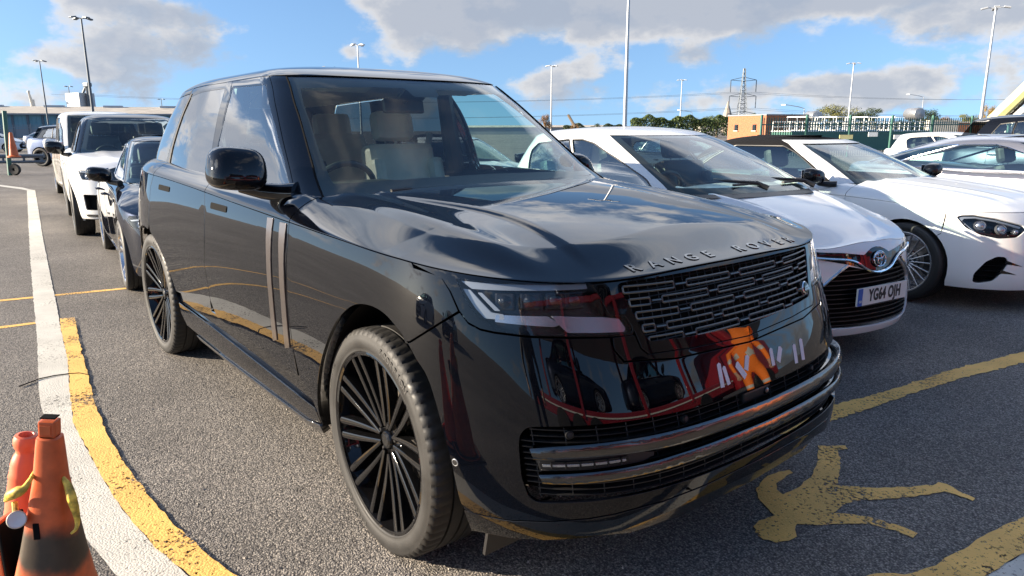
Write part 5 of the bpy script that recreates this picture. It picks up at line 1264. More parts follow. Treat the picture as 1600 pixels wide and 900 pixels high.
VAN=dict(wb=2.9,r=.36,rim=.25,tw=.22,xcf=0,xcr=.35,nf=3.2,nom=.6,low=.27,style='fan',ra=.41,handle=1.0,
 b=[(.20,.86),(.3,.90),(.5,.915),(.8,.915),(1.0,.905),(1.15,.89)],
 ff=[(.18,.66),(.26,.76),(.36,.80),(.50,.80),(.65,.79),(.78,.77),(.90,.72),(1.0,.64),(1.1,.52),(1.18,.40)],
 fr=[(.2,-3.8),(.35,-3.88),(.6,-3.9),(.9,-3.9),(1.15,-3.88)],
 crease=[(-3.9,1.06),(-2.9,1.06),(-1.9,1.05),(-.9,1.04),(-.2,1.02),(.15,1.0)],nose=[(0,.93),(.3,.93),(.6,.945),(.85,.98)],
 zc=[(-4.1,1.14),(-2.0,1.14),(-.9,1.15),(-.4,1.14),(-.1,1.11),(.25,1.06),(.5,1.0),(.68,.94),(.75,.92)],
 kk=[(-1,.02),(-.3,.03),(.3,.05),(.7,.05)],rr=[(-1,.14),(0,.2),(.6,.24)],spine=-.05,
 belt=1.12,cant=1.82,
 gb=[(1.04,.87),(1.12,.855),(1.3,.83),(1.5,.80),(1.7,.765),(1.78,.745),(1.82,.725),(1.86,.68),(1.885,.60),(1.90,.48),(1.912,.34),(1.92,.18),(1.923,0)],
 gf=[(1.04,-.10),(1.12,-.20),(1.3,-.42),(1.5,-.66),(1.7,-.90),(1.78,-1.0),(1.82,-1.07),(1.86,-1.17),(1.885,-1.28),(1.90,-1.42),(1.912,-1.6),(1.92,-1.8),(1.923,-1.95)],
 gr=[(1.04,-3.88),(1.12,-3.87),(1.3,-3.84),(1.5,-3.8),(1.7,-3.76),(1.78,-3.74),(1.82,-3.72),(1.86,-3.66),(1.885,-3.56),(1.90,-3.42),(1.912,-3.2),(1.92,-3.0),(1.923,-2.9)],
 gcf=.30,gnf=3.2,gcr=.4,door=(-.5,-1.5,-2.5),side_end=3.5,
 ws=[(.72,1.12),(.71,1.4),(.70,1.65),(.70,1.818)],
 glass=[[(.84,1.14),(1.62,1.145),(1.60,1.40),(1.58,1.76),(.92,1.76),(.83,1.50)],[(1.66,1.145),(2.55,1.145),(2.55,1.76),(1.64,1.76)],[(2.62,1.145),(3.4,1.145),(3.36,1.74),(2.62,1.76)]],
 seats=[(-1.5,(-.40,.40),0)],floor=.5,dz=1.08,dx=-.62,sw=-.38,paint='van_paint',wheelmat='alloy')
SEDAN=dict(wb=2.84,r=.335,rim=.262,tw=.235,xcf=.02,xcr=.1,nf=2.6,nom=.5,low=.19,style='twin',ra=.37,handle=.80,
 b=[(.12,.84),(.22,.885),(.4,.905),(.6,.910),(.75,.905),(.86,.885),(.95,.855),(1.02,.82)],
 ff=[(.10,.76),(.18,.82),(.28,.84),(.40,.835),(.52,.82),(.62,.79),(.70,.755),(.78,.69),(.86,.57),(.95,.40),(1.02,.25)],
 fr=[(.15,-3.75),(.3,-3.83),(.6,-3.86),(.85,-3.82),(1.0,-3.75)],
 crease=[(-4.0,.93),(-2.9,.93),(-1.9,.90),(-.9,.875),(-.2,.845),(.2,.80)],nose=[(0,.68),(.3,.69),(.6,.72),(.82,.76)],
 zc=[(-4.1,1.03),(-3.3,1.04),(-2.0,1.0),(-.9,1.0),(-.5,.985),(-.1,.945),(.25,.885),(.5,.825),(.7,.755),(.8,.70)],
 kk=[(-1,.05),(-.3,.05),(.3,.07),(.7,.06)],rr=[(-1,.20),(0,.26),(.6,.34)],spine=-.05,
 belt=.96,cant=1.36,
 gb=[(.89,.79),(.96,.755),(1.08,.705),(1.2,.655),(1.32,.600),(1.36,.575),(1.385,.53),(1.405,.45),(1.418,.34),(1.428,.22),(1.433,.10),(1.435,0)],
 gf=[(.89,-.36),(.96,-.52),(1.08,-.76),(1.2,-1.02),(1.32,-1.30),(1.36,-1.40),(1.385,-1.48),(1.405,-1.58),(1.418,-1.7),(1.428,-1.85),(1.433,-1.95),(1.435,-2.0)],
 gr=[(.89,-3.6),(.96,-3.52),(1.08,-3.35),(1.2,-3.15),(1.32,-2.95),(1.36,-2.87),(1.385,-2.78),(1.405,-2.65),(1.418,-2.52),(1.428,-2.4),(1.433,-2.3),(1.435,-2.25)],
 floor=.14,dz=.90,dx=-.78,seats=[(-1.6,(-.37,.37),0),(-2.4,(-.37,.37),0)],gcf=.38,gnf=2.6,door=(-.58,-1.62,-2.5),side_end=3.0,
 ws=[(.79,.96),(.78,1.1),(.765,1.28),(.755,1.358)],
 glass=[[(.90,.975),(1.62,.975),(1.60,1.15),(1.58,1.325),(1.15,1.33),(1.02,1.29),(.94,1.18)],[(1.66,.975),(2.50,.98),(2.62,1.06),(2.35,1.24),(2.15,1.31),(1.62,1.325),(1.64,1.15)]],
 paint='dark_paint',wheelmat='alloy',trim='chrome',trim_r=.005,glassmats=None)
def place(car,x,y,h): car.location=(x,y,0); car.rotation_euler=(0,0,R(h))
def car_of(sp,label,x,y,h,name='parked_car',cat='car',group='cars parked in rows'):
    c=empty(name,(0,0,0),0,label,cat,group); r=gen_car(sp,c); place(c,x,y,h); return c,r
def pair(fn):
    for s in (1,-1):
        q=(lambda o: np.asarray(o,float)) if s>0 else (lambda o: mir(o)[::-1])
        fn(s,q)
def lamp_unit(car,T,poly,q,s,guides=(),proj=(),depth=.05):
    h=panel('headlight',Off(T,-depth),q(poly),M['lamp_dark'],car,du=.06,th=0)
    qq=np.vstack([q(poly),q(poly)[:1]]); A=T(qq[:,0],qq[:,1]); B=Off(T,-depth-.005)(qq[:,0],qq[:,1]); n=len(qq); W=MB(); W.add([tuple(x) for x in A]+[tuple(x) for x in B],[(i,i+1,n+i+1,n+i) for i in range(n-1)],True); W.build('lamp_housing',M['lamp_dark'],h)
    panel('lamp_lens',T,q(poly),M['lens'],h,du=.06,th=0,off=-.001)
    for g in guides: panel('light_guide',Off(T,-.015),q(g),M['drl'],h,du=.05,th=.01)
    for (u,t,r) in proj:
        p=Off(T,-.03)(np.array([u*s]),np.array([t]))[0]; nr=-surf_n(T,np.array([u*s]),np.array([t]))[0]; m=MB(); m.lathe([(0,.012),(r*.6,.009),(r*.9,0),(r,-.004),(r*1.15,.004),(r*1.3,-.02)],n=20,axis='z'); o=m.build('projector',M['lamp_bright'],h); o.location=p; o.rotation_euler=Vector(nr).to_track_quat('Z','Y').to_euler()
    return h
def front_strip(name,S,top,bot,mat,car,off=.004,th=.02,round_=.004,du=.05):
    a=np.array(top); b=np.array(bot); poly=np.vstack([a,(a[:-1] if a[-1][0]==0 else a)[::-1]*np.array([-1,1]),b*np.array([-1,1]),(b[:-1] if b[-1][0]==0 else b)[::-1]])
    return panel(name,Off(S,off),rc(poly,0,.04),mat,car,du=du,th=th,round_=round_)
# ---- white hatchback with the blue-edged plate
def yaris_front(car,T,Dk):
    front_strip('upper_grille_band',T,[(.60,.742),(.30,.722),(.13,.700),(.085,.722),(.04,.738),(0,.742)],[(.585,.712),(.265,.650),(.10,.606),(.05,.590),(0,.585)],M['black_gloss'],car,off=.003)
    b=T(np.array([.0]),np.array([.665]))[0]; nr=-surf_n(T,np.array([0.0]),np.array([.665]))[0]; qt=Vector(nr).to_track_quat('Z','Y').to_euler()
    root=MB(); root.tube([(.062*math.cos(a),.048*math.sin(a),.012) for a in np.linspace(0,2*math.pi,33)[:-1]],.006,6,closed=True)
    bd=root.build('badge',M['chrome'],car); bd.location=b; bd.rotation_euler=qt
    for (rx,ry,cy) in ((.020,.040,0.003),(.046,.017,.020)):
        m=MB(); m.tube([(rx*math.cos(a),cy+ry*math.sin(a),.013) for a in np.linspace(0,2*math.pi,29)[:-1]],.0045,6,closed=True); m.build('badge_oval',M['chrome'],bd)
    m=MB(); m.lathe([(0,.006),(.055,.006)],n=24,axis='z'); m.build('badge_backing',M['black_gloss'],bd)
    v=smooth([(.56,.705),(.40,.690),(.273,.678),(.20,.655),(.13,.612),(.06,.592),(0,.586)],5)
    v=np.vstack([v,mir(v[:-1])[::-1]]); A=Off(T,.010)(v[:,0],v[:,1]); m=MB(); m.tube([tuple(p) for p in A],.0085,8); m.build('chrome_moustache',M['chrome'],car)
    for s in (1,-1):
        l=smooth([(.285,.648),(.37,.595),(.495,.505)],5)*np.array([s,1]); A=Off(T,.006)(l[:,0],l[:,1]); m=MB(); m.tube([tuple(p) for p in A],.008,6); m.build('chrome_strip',M['chrome'],car)
    panel('grille_backing',Off(T,-.06),rc([(.56,.66),(.5,.22),(-.5,.22),(-.56,.66)],0),M['black_matt'],car,du=.08,th=0)
    for t in np.linspace(.275,.615,13):
        e=min(.46+.10*(t-.25),.50 if t<.5 else .50-(t-.5)*1.55); e=max(e,.12); us=np.linspace(-e,e,30); A=Off(T,-.012)(us,us*0+t); B=Off(T,-.04)(us,us*0+t-.006); n=len(us)
        m=MB(); m.add([tuple(p) for p in A]+[tuple(p) for p in B]+[tuple(p-np.array([0,0,.007])) for p in A],[(i,i+1,n+i+1,n+i) for i in range(n-1)]+[(i,2*n+i,2*n+i+1,i+1) for i in range(n-1)],True); m.build('grille_slat',M['black_satin'],car)
    # number plate
    p=T(np.array([.0]),np.array([.445]))[0]
    m=MB(); m.box((p[0]+.012,0,.452),(.012,.52,.111)); pl=m.build('number_plate',M['plate_white'],car)
    m=MB(); m.box((p[0]+.0195,-.2375,.452),(.003,.043,.109)); m.build('plate_band',M['plate_blue'],pl)
    me=text_mesh('YG64 OJH',.104,.68,.0038,.0008,1.10)
    o=link('plate_lettering',me,pl,M['print_black']); o.rotation_euler=(R(90),0,R(90)); o.location=(p[0]+.0195,.022,.452)
    me=text_mesh('GB',.022,1,.0002,.0004); o=link('plate_country_letters',me,pl,M['plate_white']); o.rotation_euler=(R(90),0,R(90)); o.location=(p[0]+.0222,-.2375,.425)
    m=MB(); m.box((p[0]-.005,0,.40),(.03,.40,.03)); m.build('plate_bracket',M['black_satin'],car)
    def f(s,q):
        lamp_unit(car,T,rc([(.625,.770),(.60,.712),(.70,.700),(.95,.735),(1.18,.800),(1.12,.835),(.85,.80)],.01,.04),q,s,guides=[rc([(.64,.765),(.86,.792),(1.08,.825),(1.09,.815),(.86,.78),(.64,.752)],.003)],proj=[(.72,.74,.028),(.86,.755,.026)])
    pair(f)
    # cowl and two wiper arms
    us=np.linspace(-.80,.80,24); G=YR[3]; A=G(us,us*0+1.035)+np.array([.02,0,-.006]); B=A+np.array([.075,0,-.02]); n=len(us); m=MB(); m.add([tuple(p) for p in A]+[tuple(p) for p in B],[(i,i+1,n+i+1,n+i) for i in range(n-1)],True); m.build('cowl_panel',M['black_satin'],car)
    for y0,y1,x1 in ((.55,-.05,-.36),(.02,-.58,-.40)):
        m=MB(); m.tube([(-.16,y0,1.05),(-.22,y0-.05,1.085),(-.30,(y0+y1)/2,1.105),(x1,y1,1.09)],[.020,.016,.011,.008],6); m.box((-.235,y0-.14,1.082),(.022,.34,.014),Matrix.Rotation(R(8),3,'Z')); m.build('wiper',M['black_satin'],car)
YARIS['bumpholes']=[rc([(.0,.600),(.10,.606),(.265,.640),(.38,.580),(.495,.500),(.485,.40),(.47,.30),(.44,.256),(.25,.250),(0,.246),(-.25,.250),(-.44,.256),(-.47,.30),(-.485,.40),(-.495,.500),(-.38,.580),(-.265,.640),(-.10,.606)],.01,.05),rc([(.625,.770),(.60,.712),(.70,.700),(.95,.735),(1.12,.784),(1.10,.822),(.85,.80)],.01,.04)]
YARIS['nose']=[(0,.775),(.13,.776),(.29,.757),(.55,.768),(.8,.832)]
YAR,YR=car_of(YARIS,'small white hatchback wearing number plate YG64 OJH beside the black SUV',-.63,2.665,-8.0)
yaris_front(YAR,YR[0],YR[2])
# ---- white convertible
mlamp=rc([(1.036,.769),(.985,.785),(.883,.791),(.719,.766),(.521,.712),(.50,.68),(.606,.619),(.758,.609),(.885,.635),(.984,.688)],.02,.04)
mvent=rc([(.934,.245),(.925,.32),(.850,.423),(.772,.468),(.706,.465),(.683,.420),(.733,.327),(.794,.262),(.895,.236)],.02,.04)
MERC['bumpholes']=[mlamp,mvent]
MERC['nose']=[(0,.800),(.4,.806),(.7,.815),(.9,.822)]; MERC['crease']=[(-4.0,.90),(-2.9,.90),(-1.9,.885),(-.9,.870),(-.2,.850),(.2,.828)]
MERC['zc']=[(-4.1,.99),(-3.3,1.0),(-2.0,1.0),(-.9,1.01),(-.5,.995),(-.1,.965),(.25,.925),(.5,.882),(.65,.845),(.75,.815)]
MERC['pl']=[(.84,.955),(.79,1.1),(.735,1.25),(.715,1.324)]
MRC,MR=car_of(MERC,'white convertible with a black fabric roof between the hatchback and the silver coupe',-.348,5.343,-9.0)
def merc_front(car,T,G):
    def f(s,q):
        lamp_unit(car,T,mlamp,q,s,guides=[rc([(1.02,.765),(.98,.776),(.883,.782),(.719,.757),(.54,.704),(.55,.692),(.72,.744),(.88,.770),(.975,.762),(1.00,.74),(.90,.645),(.915,.643)],.003)],proj=[(.86,.715,.034),(.70,.690,.034),(.585,.668,.020)],depth=.07)
        v=panel('side_intake',Off(T,-.07),q(mvent),M['black_matt'],car,du=.05,th=0)
        qq=np.vstack([q(mvent),q(mvent)[:1]]); A=T(qq[:,0],qq[:,1]); B=Off(T,-.075)(qq[:,0],qq[:,1]); n=len(qq); W=MB(); W.add([tuple(x) for x in A]+[tuple(x) for x in B],[(i,i+1,n+i+1,n+i) for i in range(n-1)],True); W.build('intake_wall',M['black_satin'],v)
        for t in (.30,.345,.39,.43):
            us=np.linspace(.92 if t<.34 else .86,.72,8)*s; A=Off(T,-.02)(us,us*0+t); B=Off(T,-.06)(us,us*0+t-.004); n=8; m=MB(); m.add([tuple(p) for p in A]+[tuple(p) for p in B],[(i,i+1,n+i+1,n+i) for i in range(n-1)]); m.build('intake_slat',M['black_satin'],v)
        for (u0,t0,u1,t1) in ((.70,.425,.575,.388),(.74,.350,.62,.322)):
            panel('intake_fin',Off(T,.004),q(np.array([(u0,t0+.012),(u1,t1),(u0+.01,t0-.018)])),M['black_gloss'],v,du=.05,th=.015)
        mirror_pod(car,(-.93,-s*.985,1.035),(.10,.115,.070),M['black_gloss'],(-.78,-s*.82,.955),-s,base=M['black_satin'])
    pair(f)
    gpoly=rc([(.42,.70),(.46,.60),(.40,.44),(-.40,.44),(-.46,.60),(-.42,.70)],.04,.05)
    panel('radiator_grille',Off(T,.004),gpoly,M['black_satin'],car,du=.08,th=.03)
    panel('lower_intake',Off(T,.004),rc([(.55,.34),(.50,.21),(-.50,.21),(-.55,.34)],.03,.05),M['black_satin'],car,du=.08,th=.03)
    hu=np.linspace(-.72,.72,60); grid_surf('windscreen_header',G,hu,np.linspace(1.322,1.358,5),M['white_paint'],car,off=.003)
    for s in (1,-1): m=MB(); m.box((-3.0,s*.35,.93),(.3,.4,.2),bev=.06); m.build('rear_headrest',M['leather_dark'],car)
merc_front(MRC,MR[0],MR[3])
# ---- silver coupe
CPE,CR=car_of(COUPE,'silver grey two-door coupe with a sloping roof behind the white convertible',.95,8.35,-9)
for s in (1,-1): mirror_pod(CPE,(-.92,s*1.02,1.03),(.10,.12,.07),M['silver_paint'],(-.76,s*.84,.96),s,base=M['black_satin'])
# ---- dark saloon right behind
SEDAN['bumpholes']=[rc([(1.03,.70),(.98,.74),(.80,.735),(.62,.705),(.60,.64),(.75,.61),(.95,.63)],.015,.05)]
SEDAN['handlemat']=None
SED,SR=car_of(SEDAN,'dark blue black saloon parked nose to tail behind the black SUV',-5.25,.17,-6.3)
def sedan_front(car,T):
    def f(s,q):
        lamp_unit(car,T,SEDAN['bumpholes'][0],q,s,guides=[rc([(1.0,.70),(.80,.722),(.64,.695),(.64,.683),(.80,.708),(.98,.69)],.003)],proj=[(.88,.675,.03),(.72,.665,.03)])
        mirror_pod(car,(-.86,-s*.97,1.045),(.10,.115,.075),M['black_gloss'],(-.72,-s*.80,.955),-s)
    pair(f)
    panel('radiator_grille',Off(T,.004),rc([(.48,.63),(.42,.44),(-.42,.44),(-.48,.63)],.04,.05),M['black_satin'],car,du=.08,th=.03)
    panel('lower_intake',Off(T,.004),rc([(.8,.36),(.75,.23),(-.75,.23),(-.8,.36)],.03,.05),M['black_satin'],car,du=.08,th=.03)
sedan_front(SED,SR[0])
# ---- white SUV with a black roof
slamp=rc([(1.0,.950),(.70,.942),(.55,.930),(.58,.818),(.92,.818)],.015,.04); sint=rc([(.945,.622),(.64,.612),(.66,.400),(.93,.405)],.03,.04)
SUVA=dict(SUV2,roofmat='black_gloss',framemat='black_gloss',bumpholes=[slamp,sint],style='twin')
RRS,RSR=car_of(SUVA,'white SUV with a black roof and black mirrors behind the dark saloon',-9.75,.50,-6,cat='SUV')
def suv_front(car,T,mat='black_gloss',mirrormat='black_gloss',lamp=slamp,intk=sint):
    def f(s,q):
        lamp_unit(car,T,lamp,q,s,guides=[rc([(.98,.940),(.60,.925),(.605,.912),(.97,.925)],.003)],proj=[(.86,.875,.03),(.74,.870,.03)])
        v=panel('side_intake',Off(T,-.08),q(intk),M['black_matt'],car,du=.06,th=0)
        qq=np.vstack([q(intk),q(intk)[:1]]); A=T(qq[:,0],qq[:,1]); B=Off(T,-.085)(qq[:,0],qq[:,1]); n=len(qq); W=MB(); W.add([tuple(x) for x in A]+[tuple(x) for x in B],[(i,i+1,n+i+1,n+i) for i in range(n-1)],True); W.build('intake_wall',M['black_satin'],v)
        mirror_pod(car,(-.78,-s*1.10,1.235),(.11,.13,.095),M[mirrormat],(-.62,-s*.92,1.13),-s)
    pair(f)
    panel('radiator_grille',Off(T,.004),rc([(.50,.92),(.47,.78),(-.47,.78),(-.50,.92)],.02,.05),M['black_gloss'],car,du=.08,th=.03)
    panel('lower_intake',Off(T,.004),rc([(.52,.52),(.52,.38),(-.52,.38),(-.52,.52)],.02,.05),M['black_satin'],car,du=.08,th=.03)
    front_strip('skid_trim',T,[(.95,.345),(.5,.345),(0,.345)],[(.93,.315),(.5,.312),(0,.312)],M['dark_chrome'],car,off=.006)
suv_front(RRS,RSR[0])
# ---- people carrier
vlamp=rc([(1.25,.955),(.95,.950),(.70,.90),(.70,.80),(.88,.74),(1.20,.75)],.02,.05)
VAN['bumpholes']=[vlamp]
VN,VR=car_of(VAN,'cream white people carrier at the far end of the row behind the SUV',-15.4,1.05,-4,cat='people carrier')
def van_front(car,T):
    def f(s,q):
        lamp_unit(car,T,vlamp,q,s,proj=[(.86,.84,.05),(1.02,.85,.045)])
        mirror_pod(car,(-.42,-s*1.04,1.20),(.09,.12,.12),M['van_paint'],(-.36,-s*.86,1.12),-s,base=M['van_paint'])
    pair(f)
    panel('radiator_grille',Off(T,.004),rc([(.45,.86),(.42,.72),(-.42,.72),(-.45,.86)],.02,.05),M['black_satin'],car,du=.08,th=.03)
    panel('lower_intake',Off(T,.004),rc([(.75,.46),(.70,.33),(-.70,.33),(-.75,.46)],.02,.05),M['black_satin'],car,du=.08,th=.03)
van_front(VN,VR[0])
def copy_car(src,label,x,y,h,paint=None,group='cars parked in rows',cat=None,name=None,roof=None):
    c=copy_tree(src,None,label); place(c,x,y,h)
    if cat: c['category']=cat
    if name: c.name=name
    c['group']=group
    if paint:
        old,new=paint
        def rec(o):
            for ch in o.children:
                if ch.type=='MESH' and len(ch.data.materials) and ch.data.materials[0]==M[old]: ch.material_slots[0].link='OBJECT'; ch.material_slots[0].material=M[new]
                rec(ch)
        rec(c)
    return c
def copy_paint(c,old,new): pass
# cars seen over and between the others
copy_car(RRS,'dark blue black SUV with tinted windows, standing behind the silver coupe at the right edge',-.12,14.5,-9,('white_paint','navy_paint'),cat='SUV')
copy_car(YAR,'white hatchback whose roof and tail show between the coupe and the dark SUV',-3.26,17.2,-9).scale=(1,1,.93)
copy_car(SED,'dark saloon whose roof shows over the far edge of the white hatchback roof',-7.0,11.6,-9)
copy_car(SED,'dark estate whose black roof shows just right of the SUV windscreen',-10.6,14.6,-9,('dark_paint','black_gloss'))
copy_car(MRC,'white car partly seen through the side windows of the black SUV',-6.2,4.4,-9)
copy_car(RRS,'blue grey SUV seen from behind its tail beyond the people carrier',-33.2,4.6,45,('white_paint','blue_grey_paint'),cat='SUV')
copy_car(YAR,'small white hatchback parked far off beside the fence at the left',-62,3.1,60)
copy_car(SED,'pale silver saloon parked furthest away in front of the warehouse',-84,9.6,70,('dark_paint','silver_paint'))
# ---------------------------------------------------------------- ground and markings
CAMP=SC.camera.matrix_world.translation.copy()
def gp(u,v,z=0.0):
    d=px_dir(u,v); k=(z-CAMP.z)/d.z; return CAMP+d*k
FH=(SC.camera.matrix_world.to_3x3()@Vector((0,0,-1))); FH.z=0; FH.normalize()
def at(u,D_,z=0.0,v=None):
    """point at distance D_ ahead in the direction of photo column u, height z (or photo row v)"""
    d=px_dir(u,204 if v is None else v); k=D_/d.dot(FH); p=CAMP+d*k
    return Vector((p.x,p.y,z if v is None else p.z))
RIGHT=Vector((FH.y,-FH.x,0))
def ground_sheet():
    m=MB(); S=900; n=1
    m.add([(-S,-S,0),(S,-S,0),(S,S,0),(-S,S,0)],[(0,1,2,3)]); m.build('ground',M['asphalt'],kind='structure')
    far=pbr('dry_grass_verge',(.20,.16,.09),rough=.95,noise=.4,nscale=.6)
    a=[at(-260,75),at(118,72),at(118,58),at(-260,56)]; m=MB(); m.add([(p.x,p.y,.02) for p in a],[(0,1,2,3)]); m.build('verge',far,kind='structure')
ground_sheet()
def jag(pts,amp=.006,seg=.03):
    P=rc(pts,0,seg); rnd=np.random.RandomState(3); n=len(P); w=np.zeros((n,2)); 
    for k in range(1,4): w+=np.roll(rnd.randn(n,2),k,axis=0)
    return P+w*amp*.4
def mark(name,pts,mat,label=None,z=.004,amp=.0032,parent=None):
    P=jag(pts,amp); tri=geometry.tessellate_polygon([[Vector((x,y,0)) for x,y in P]]); m=MB(); m.add([(x,y,z) for x,y in P],[tuple(t) for t in tri])
    o=m.build(name,mat,parent); 
    if parent is None: o['kind']='structure'
    for p in o.data.polygons:
        pass
    bm=bmesh.new(); bm.from_mesh(o.data); 
    for f in bm.faces:
        if f.normal.z<0: f.normal_flip()
    bm.to_mesh(o.data); bm.free(); return o
g2=lambda *L_: [tuple(gp(u,v))[:2] for u,v in L_]
wl=[(42,297.5),(44,339.6),(47.6,409),(53,475),(58,526.6),(60.5,600),(63,633)]
wr=[(55,297.5),(58.6,317.6),(67.8,376),(78.8,431),(88,475),(96,519),(106.3,563),(108,600),(115,663),(133,697),(157,743),(193,800),(240,853),(293,900)]
yr=[(93.5,499),(116.6,497.3),(126.5,545),(141,600),(150,637),(167,680),(200,733),(233,777),(277,827),(357,897)]
L_in=g2(*wr); 
# carry both lines on round the front of the car, as the corner at the lower right shows
white_out=g2(*wl)+g2((100,733),(126.7,833),(181.7,900)); 
def offset(path,d):
    P=np.array(path); T_=np.gradient(P,axis=0); T_/=np.linalg.norm(T_,axis=1,keepdims=True); return P+np.stack([-T_[:,1],T_[:,0]],1)*d
yin=g2(*yr)[1:]
ctrl=[yin[-2],yin[-1],(.30,-1.20),(.74,-.82),(1.02,-.30),(1.20,.22),gp(1430,898)[:2],gp(1515,853)[:2],gp(1600,811)[:2],(1.62,1.60),(1.80,2.6),(1.95,3.6)]
inner=smooth([tuple(c)[:2] for c in ctrl],8)
mid=offset(inner,-.125); outr=offset(inner,-.31)
n0=6
def band(name,A,B,mat,z,amp=.004,step=.03):
    """strip between two edge curves, each edge a little ragged"""
    def rs(P,n):
        P=np.array([tuple(p)[:2] for p in P],float); d=np.concatenate([[0],np.cumsum(np.linalg.norm(np.diff(P,axis=0),axis=1))]); t=np.linspace(0,d[-1],n); return np.stack([np.interp(t,d,P[:,0]),np.interp(t,d,P[:,1])],1)
    P=np.array([tuple(p)[:2] for p in A],float); n=int(np.linalg.norm(np.diff(P,axis=0),axis=1).sum()/step); A,B=rs(A,n),rs(B,n); rnd=np.random.RandomState(4)
    nr=(B-A)/np.maximum(np.linalg.norm(B-A,axis=1,keepdims=True),1e-6)
    ja=np.convolve(rnd.randn(n),np.ones(2)/2,'same'); jb=np.convolve(rnd.randn(n),np.ones(2)/2,'same'); A=A+nr*(ja*amp)[:,None]; B=B+nr*(jb*amp)[:,None]
    K=5; vs=[(*(A[i]+(B[i]-A[i])*k/K),z) for i in range(n) for k in range(K+1)]; m=MB(); m.add(vs,[(i*(K+1)+k,(i+1)*(K+1)+k,(i+1)*(K+1)+k+1,i*(K+1)+k+1) for i in range(n-1) for k in range(K)]); o=m.build(name,mat,kind='structure')
    if o.data.polygons[0].normal.z<0: o.data.flip_normals()
    return o
band('yellow_line',g2(*yr)[1:-1]+[tuple(p) for p in inner[8:]],g2((93.5,499))+g2(*wr)[5:]+[tuple(p) for p in mid[12:]],M['yellow_line'],.008)
band('white_line',g2(*wr)+[tuple(p) for p in mid[12:]],white_out+[tuple(p) for p in outr[14:]],M['white_line'],.004)
bend=g2((0,289),(36,293.5),(48,296.5),(55,297.5),(42,297.8),(34,296.2),(0,291.5))
mark('white_line',bend,M['white_line'],z=.006,amp=.002)
def stripe(p,q,w,mat=None,name='bay_line'):
    p,q=Vector(p),Vector(q); d=(q-p).normalized(); nrm=Vector((-d.y,d.x))*w/2
    return mark(name,[tuple(p+nrm),tuple(q+nrm),tuple(q-nrm),tuple(p-nrm)],mat or M['yellow_line'],z=.0025)
a=gp(195,451)[:2]; b=gp(0,470)[:2]; d=(Vector(a)-Vector(b)).normalized(); stripe(Vector(b)-d*3,Vector(a)+d*1.1,.075)
a=gp(55,505)[:2]; b=gp(0,512)[:2]; d=(Vector(a)-Vector(b)).normalized(); stripe(Vector(b)-d*3,Vector(a)+d*.12,.07)
ru=[(1301.7,633.6),(1399,608),(1484.5,579),(1600,550)]; rl=[(1600,567.5),(1511.7,589),(1430,614),(1329,649),(1294,659)]
P=g2(*ru)+g2(*rl); dd=(Vector(P[3])-Vector(P[2])).normalized(); ext=[tuple(Vector(P[3])+dd*5),tuple(Vector(P[4])+dd*5)]
P0=[tuple(Vector(P[-1])-dd*1.3),tuple(Vector(P[0])-dd*1.3)]
mark('bay_line',P[:4]+ext+P[4:]+P0,M['yellow_line'],z=.0035,amp=.008)
zf=lambda x,y:(1150+x/2.571,550+y/2.571)
man=[(332,380),(440,378),(446,392),(408,396),(421,440),(418,500),(402,538),(550,548),(700,545),(785,538),(815,528),(850,534),(890,560),(965,592),(948,600),(880,574),(840,564),(700,587),(560,597),(475,600),(430,620),(388,650),(500,660),(590,680),(700,718),(728,733),(712,750),(640,722),(540,694),(450,692),(300,700),(240,692),(236,720),(243,745),(215,763),(160,769),(110,756),(75,728),(69,705),(90,680),(125,668),(150,658),(120,622),(88,592),(79,560),(95,530),(130,500),(170,484),(215,477),(232,490),(190,506),(165,532),(163,558),(190,578),(250,545),(305,500),(328,450)]
mo=mark('running_man_marking',g2(*[zf(*p) for p in man]),M['yellow_line'],z=.004,amp=.004); mo['kind']='thing'; mo['label']='yellow running figure painted on the asphalt in front of the bumper'; mo['category']='road marking'
# crack across the lines
m=MB(); pts=[gp(*p) for p in ((30,606),(62,594),(85,589),(108,586),(125,585),(140,588))]; m.tube([(p.x,p.y,.009) for p in pts],.0035,4); m.build('ground_crack',M['black_matt'],kind='structure')
# grit and small stones
rnd=random.Random(5); m=MB()
for i in range(900):
    D_=rnd.uniform(1.6,7); u=rnd.uniform(-150,1750); p=at(u,D_); s=rnd.uniform(.002,.006); a=rnd.uniform(0,6)
    vs=[(p.x+s*math.cos(a+k*2.1)*rnd.uniform(.6,1.2),p.y+s*math.sin(a+k*2.1),.001) for k in range(3)]+[(p.x,p.y,s*.9+.004)]
    m.add(vs,[(0,1,3),(1,2,3),(2,0,3)])
m.build('grit',pbr('pale_grit',(.34,.31,.27),rough=.9,noise=.4,nscale=3),kind='stuff')
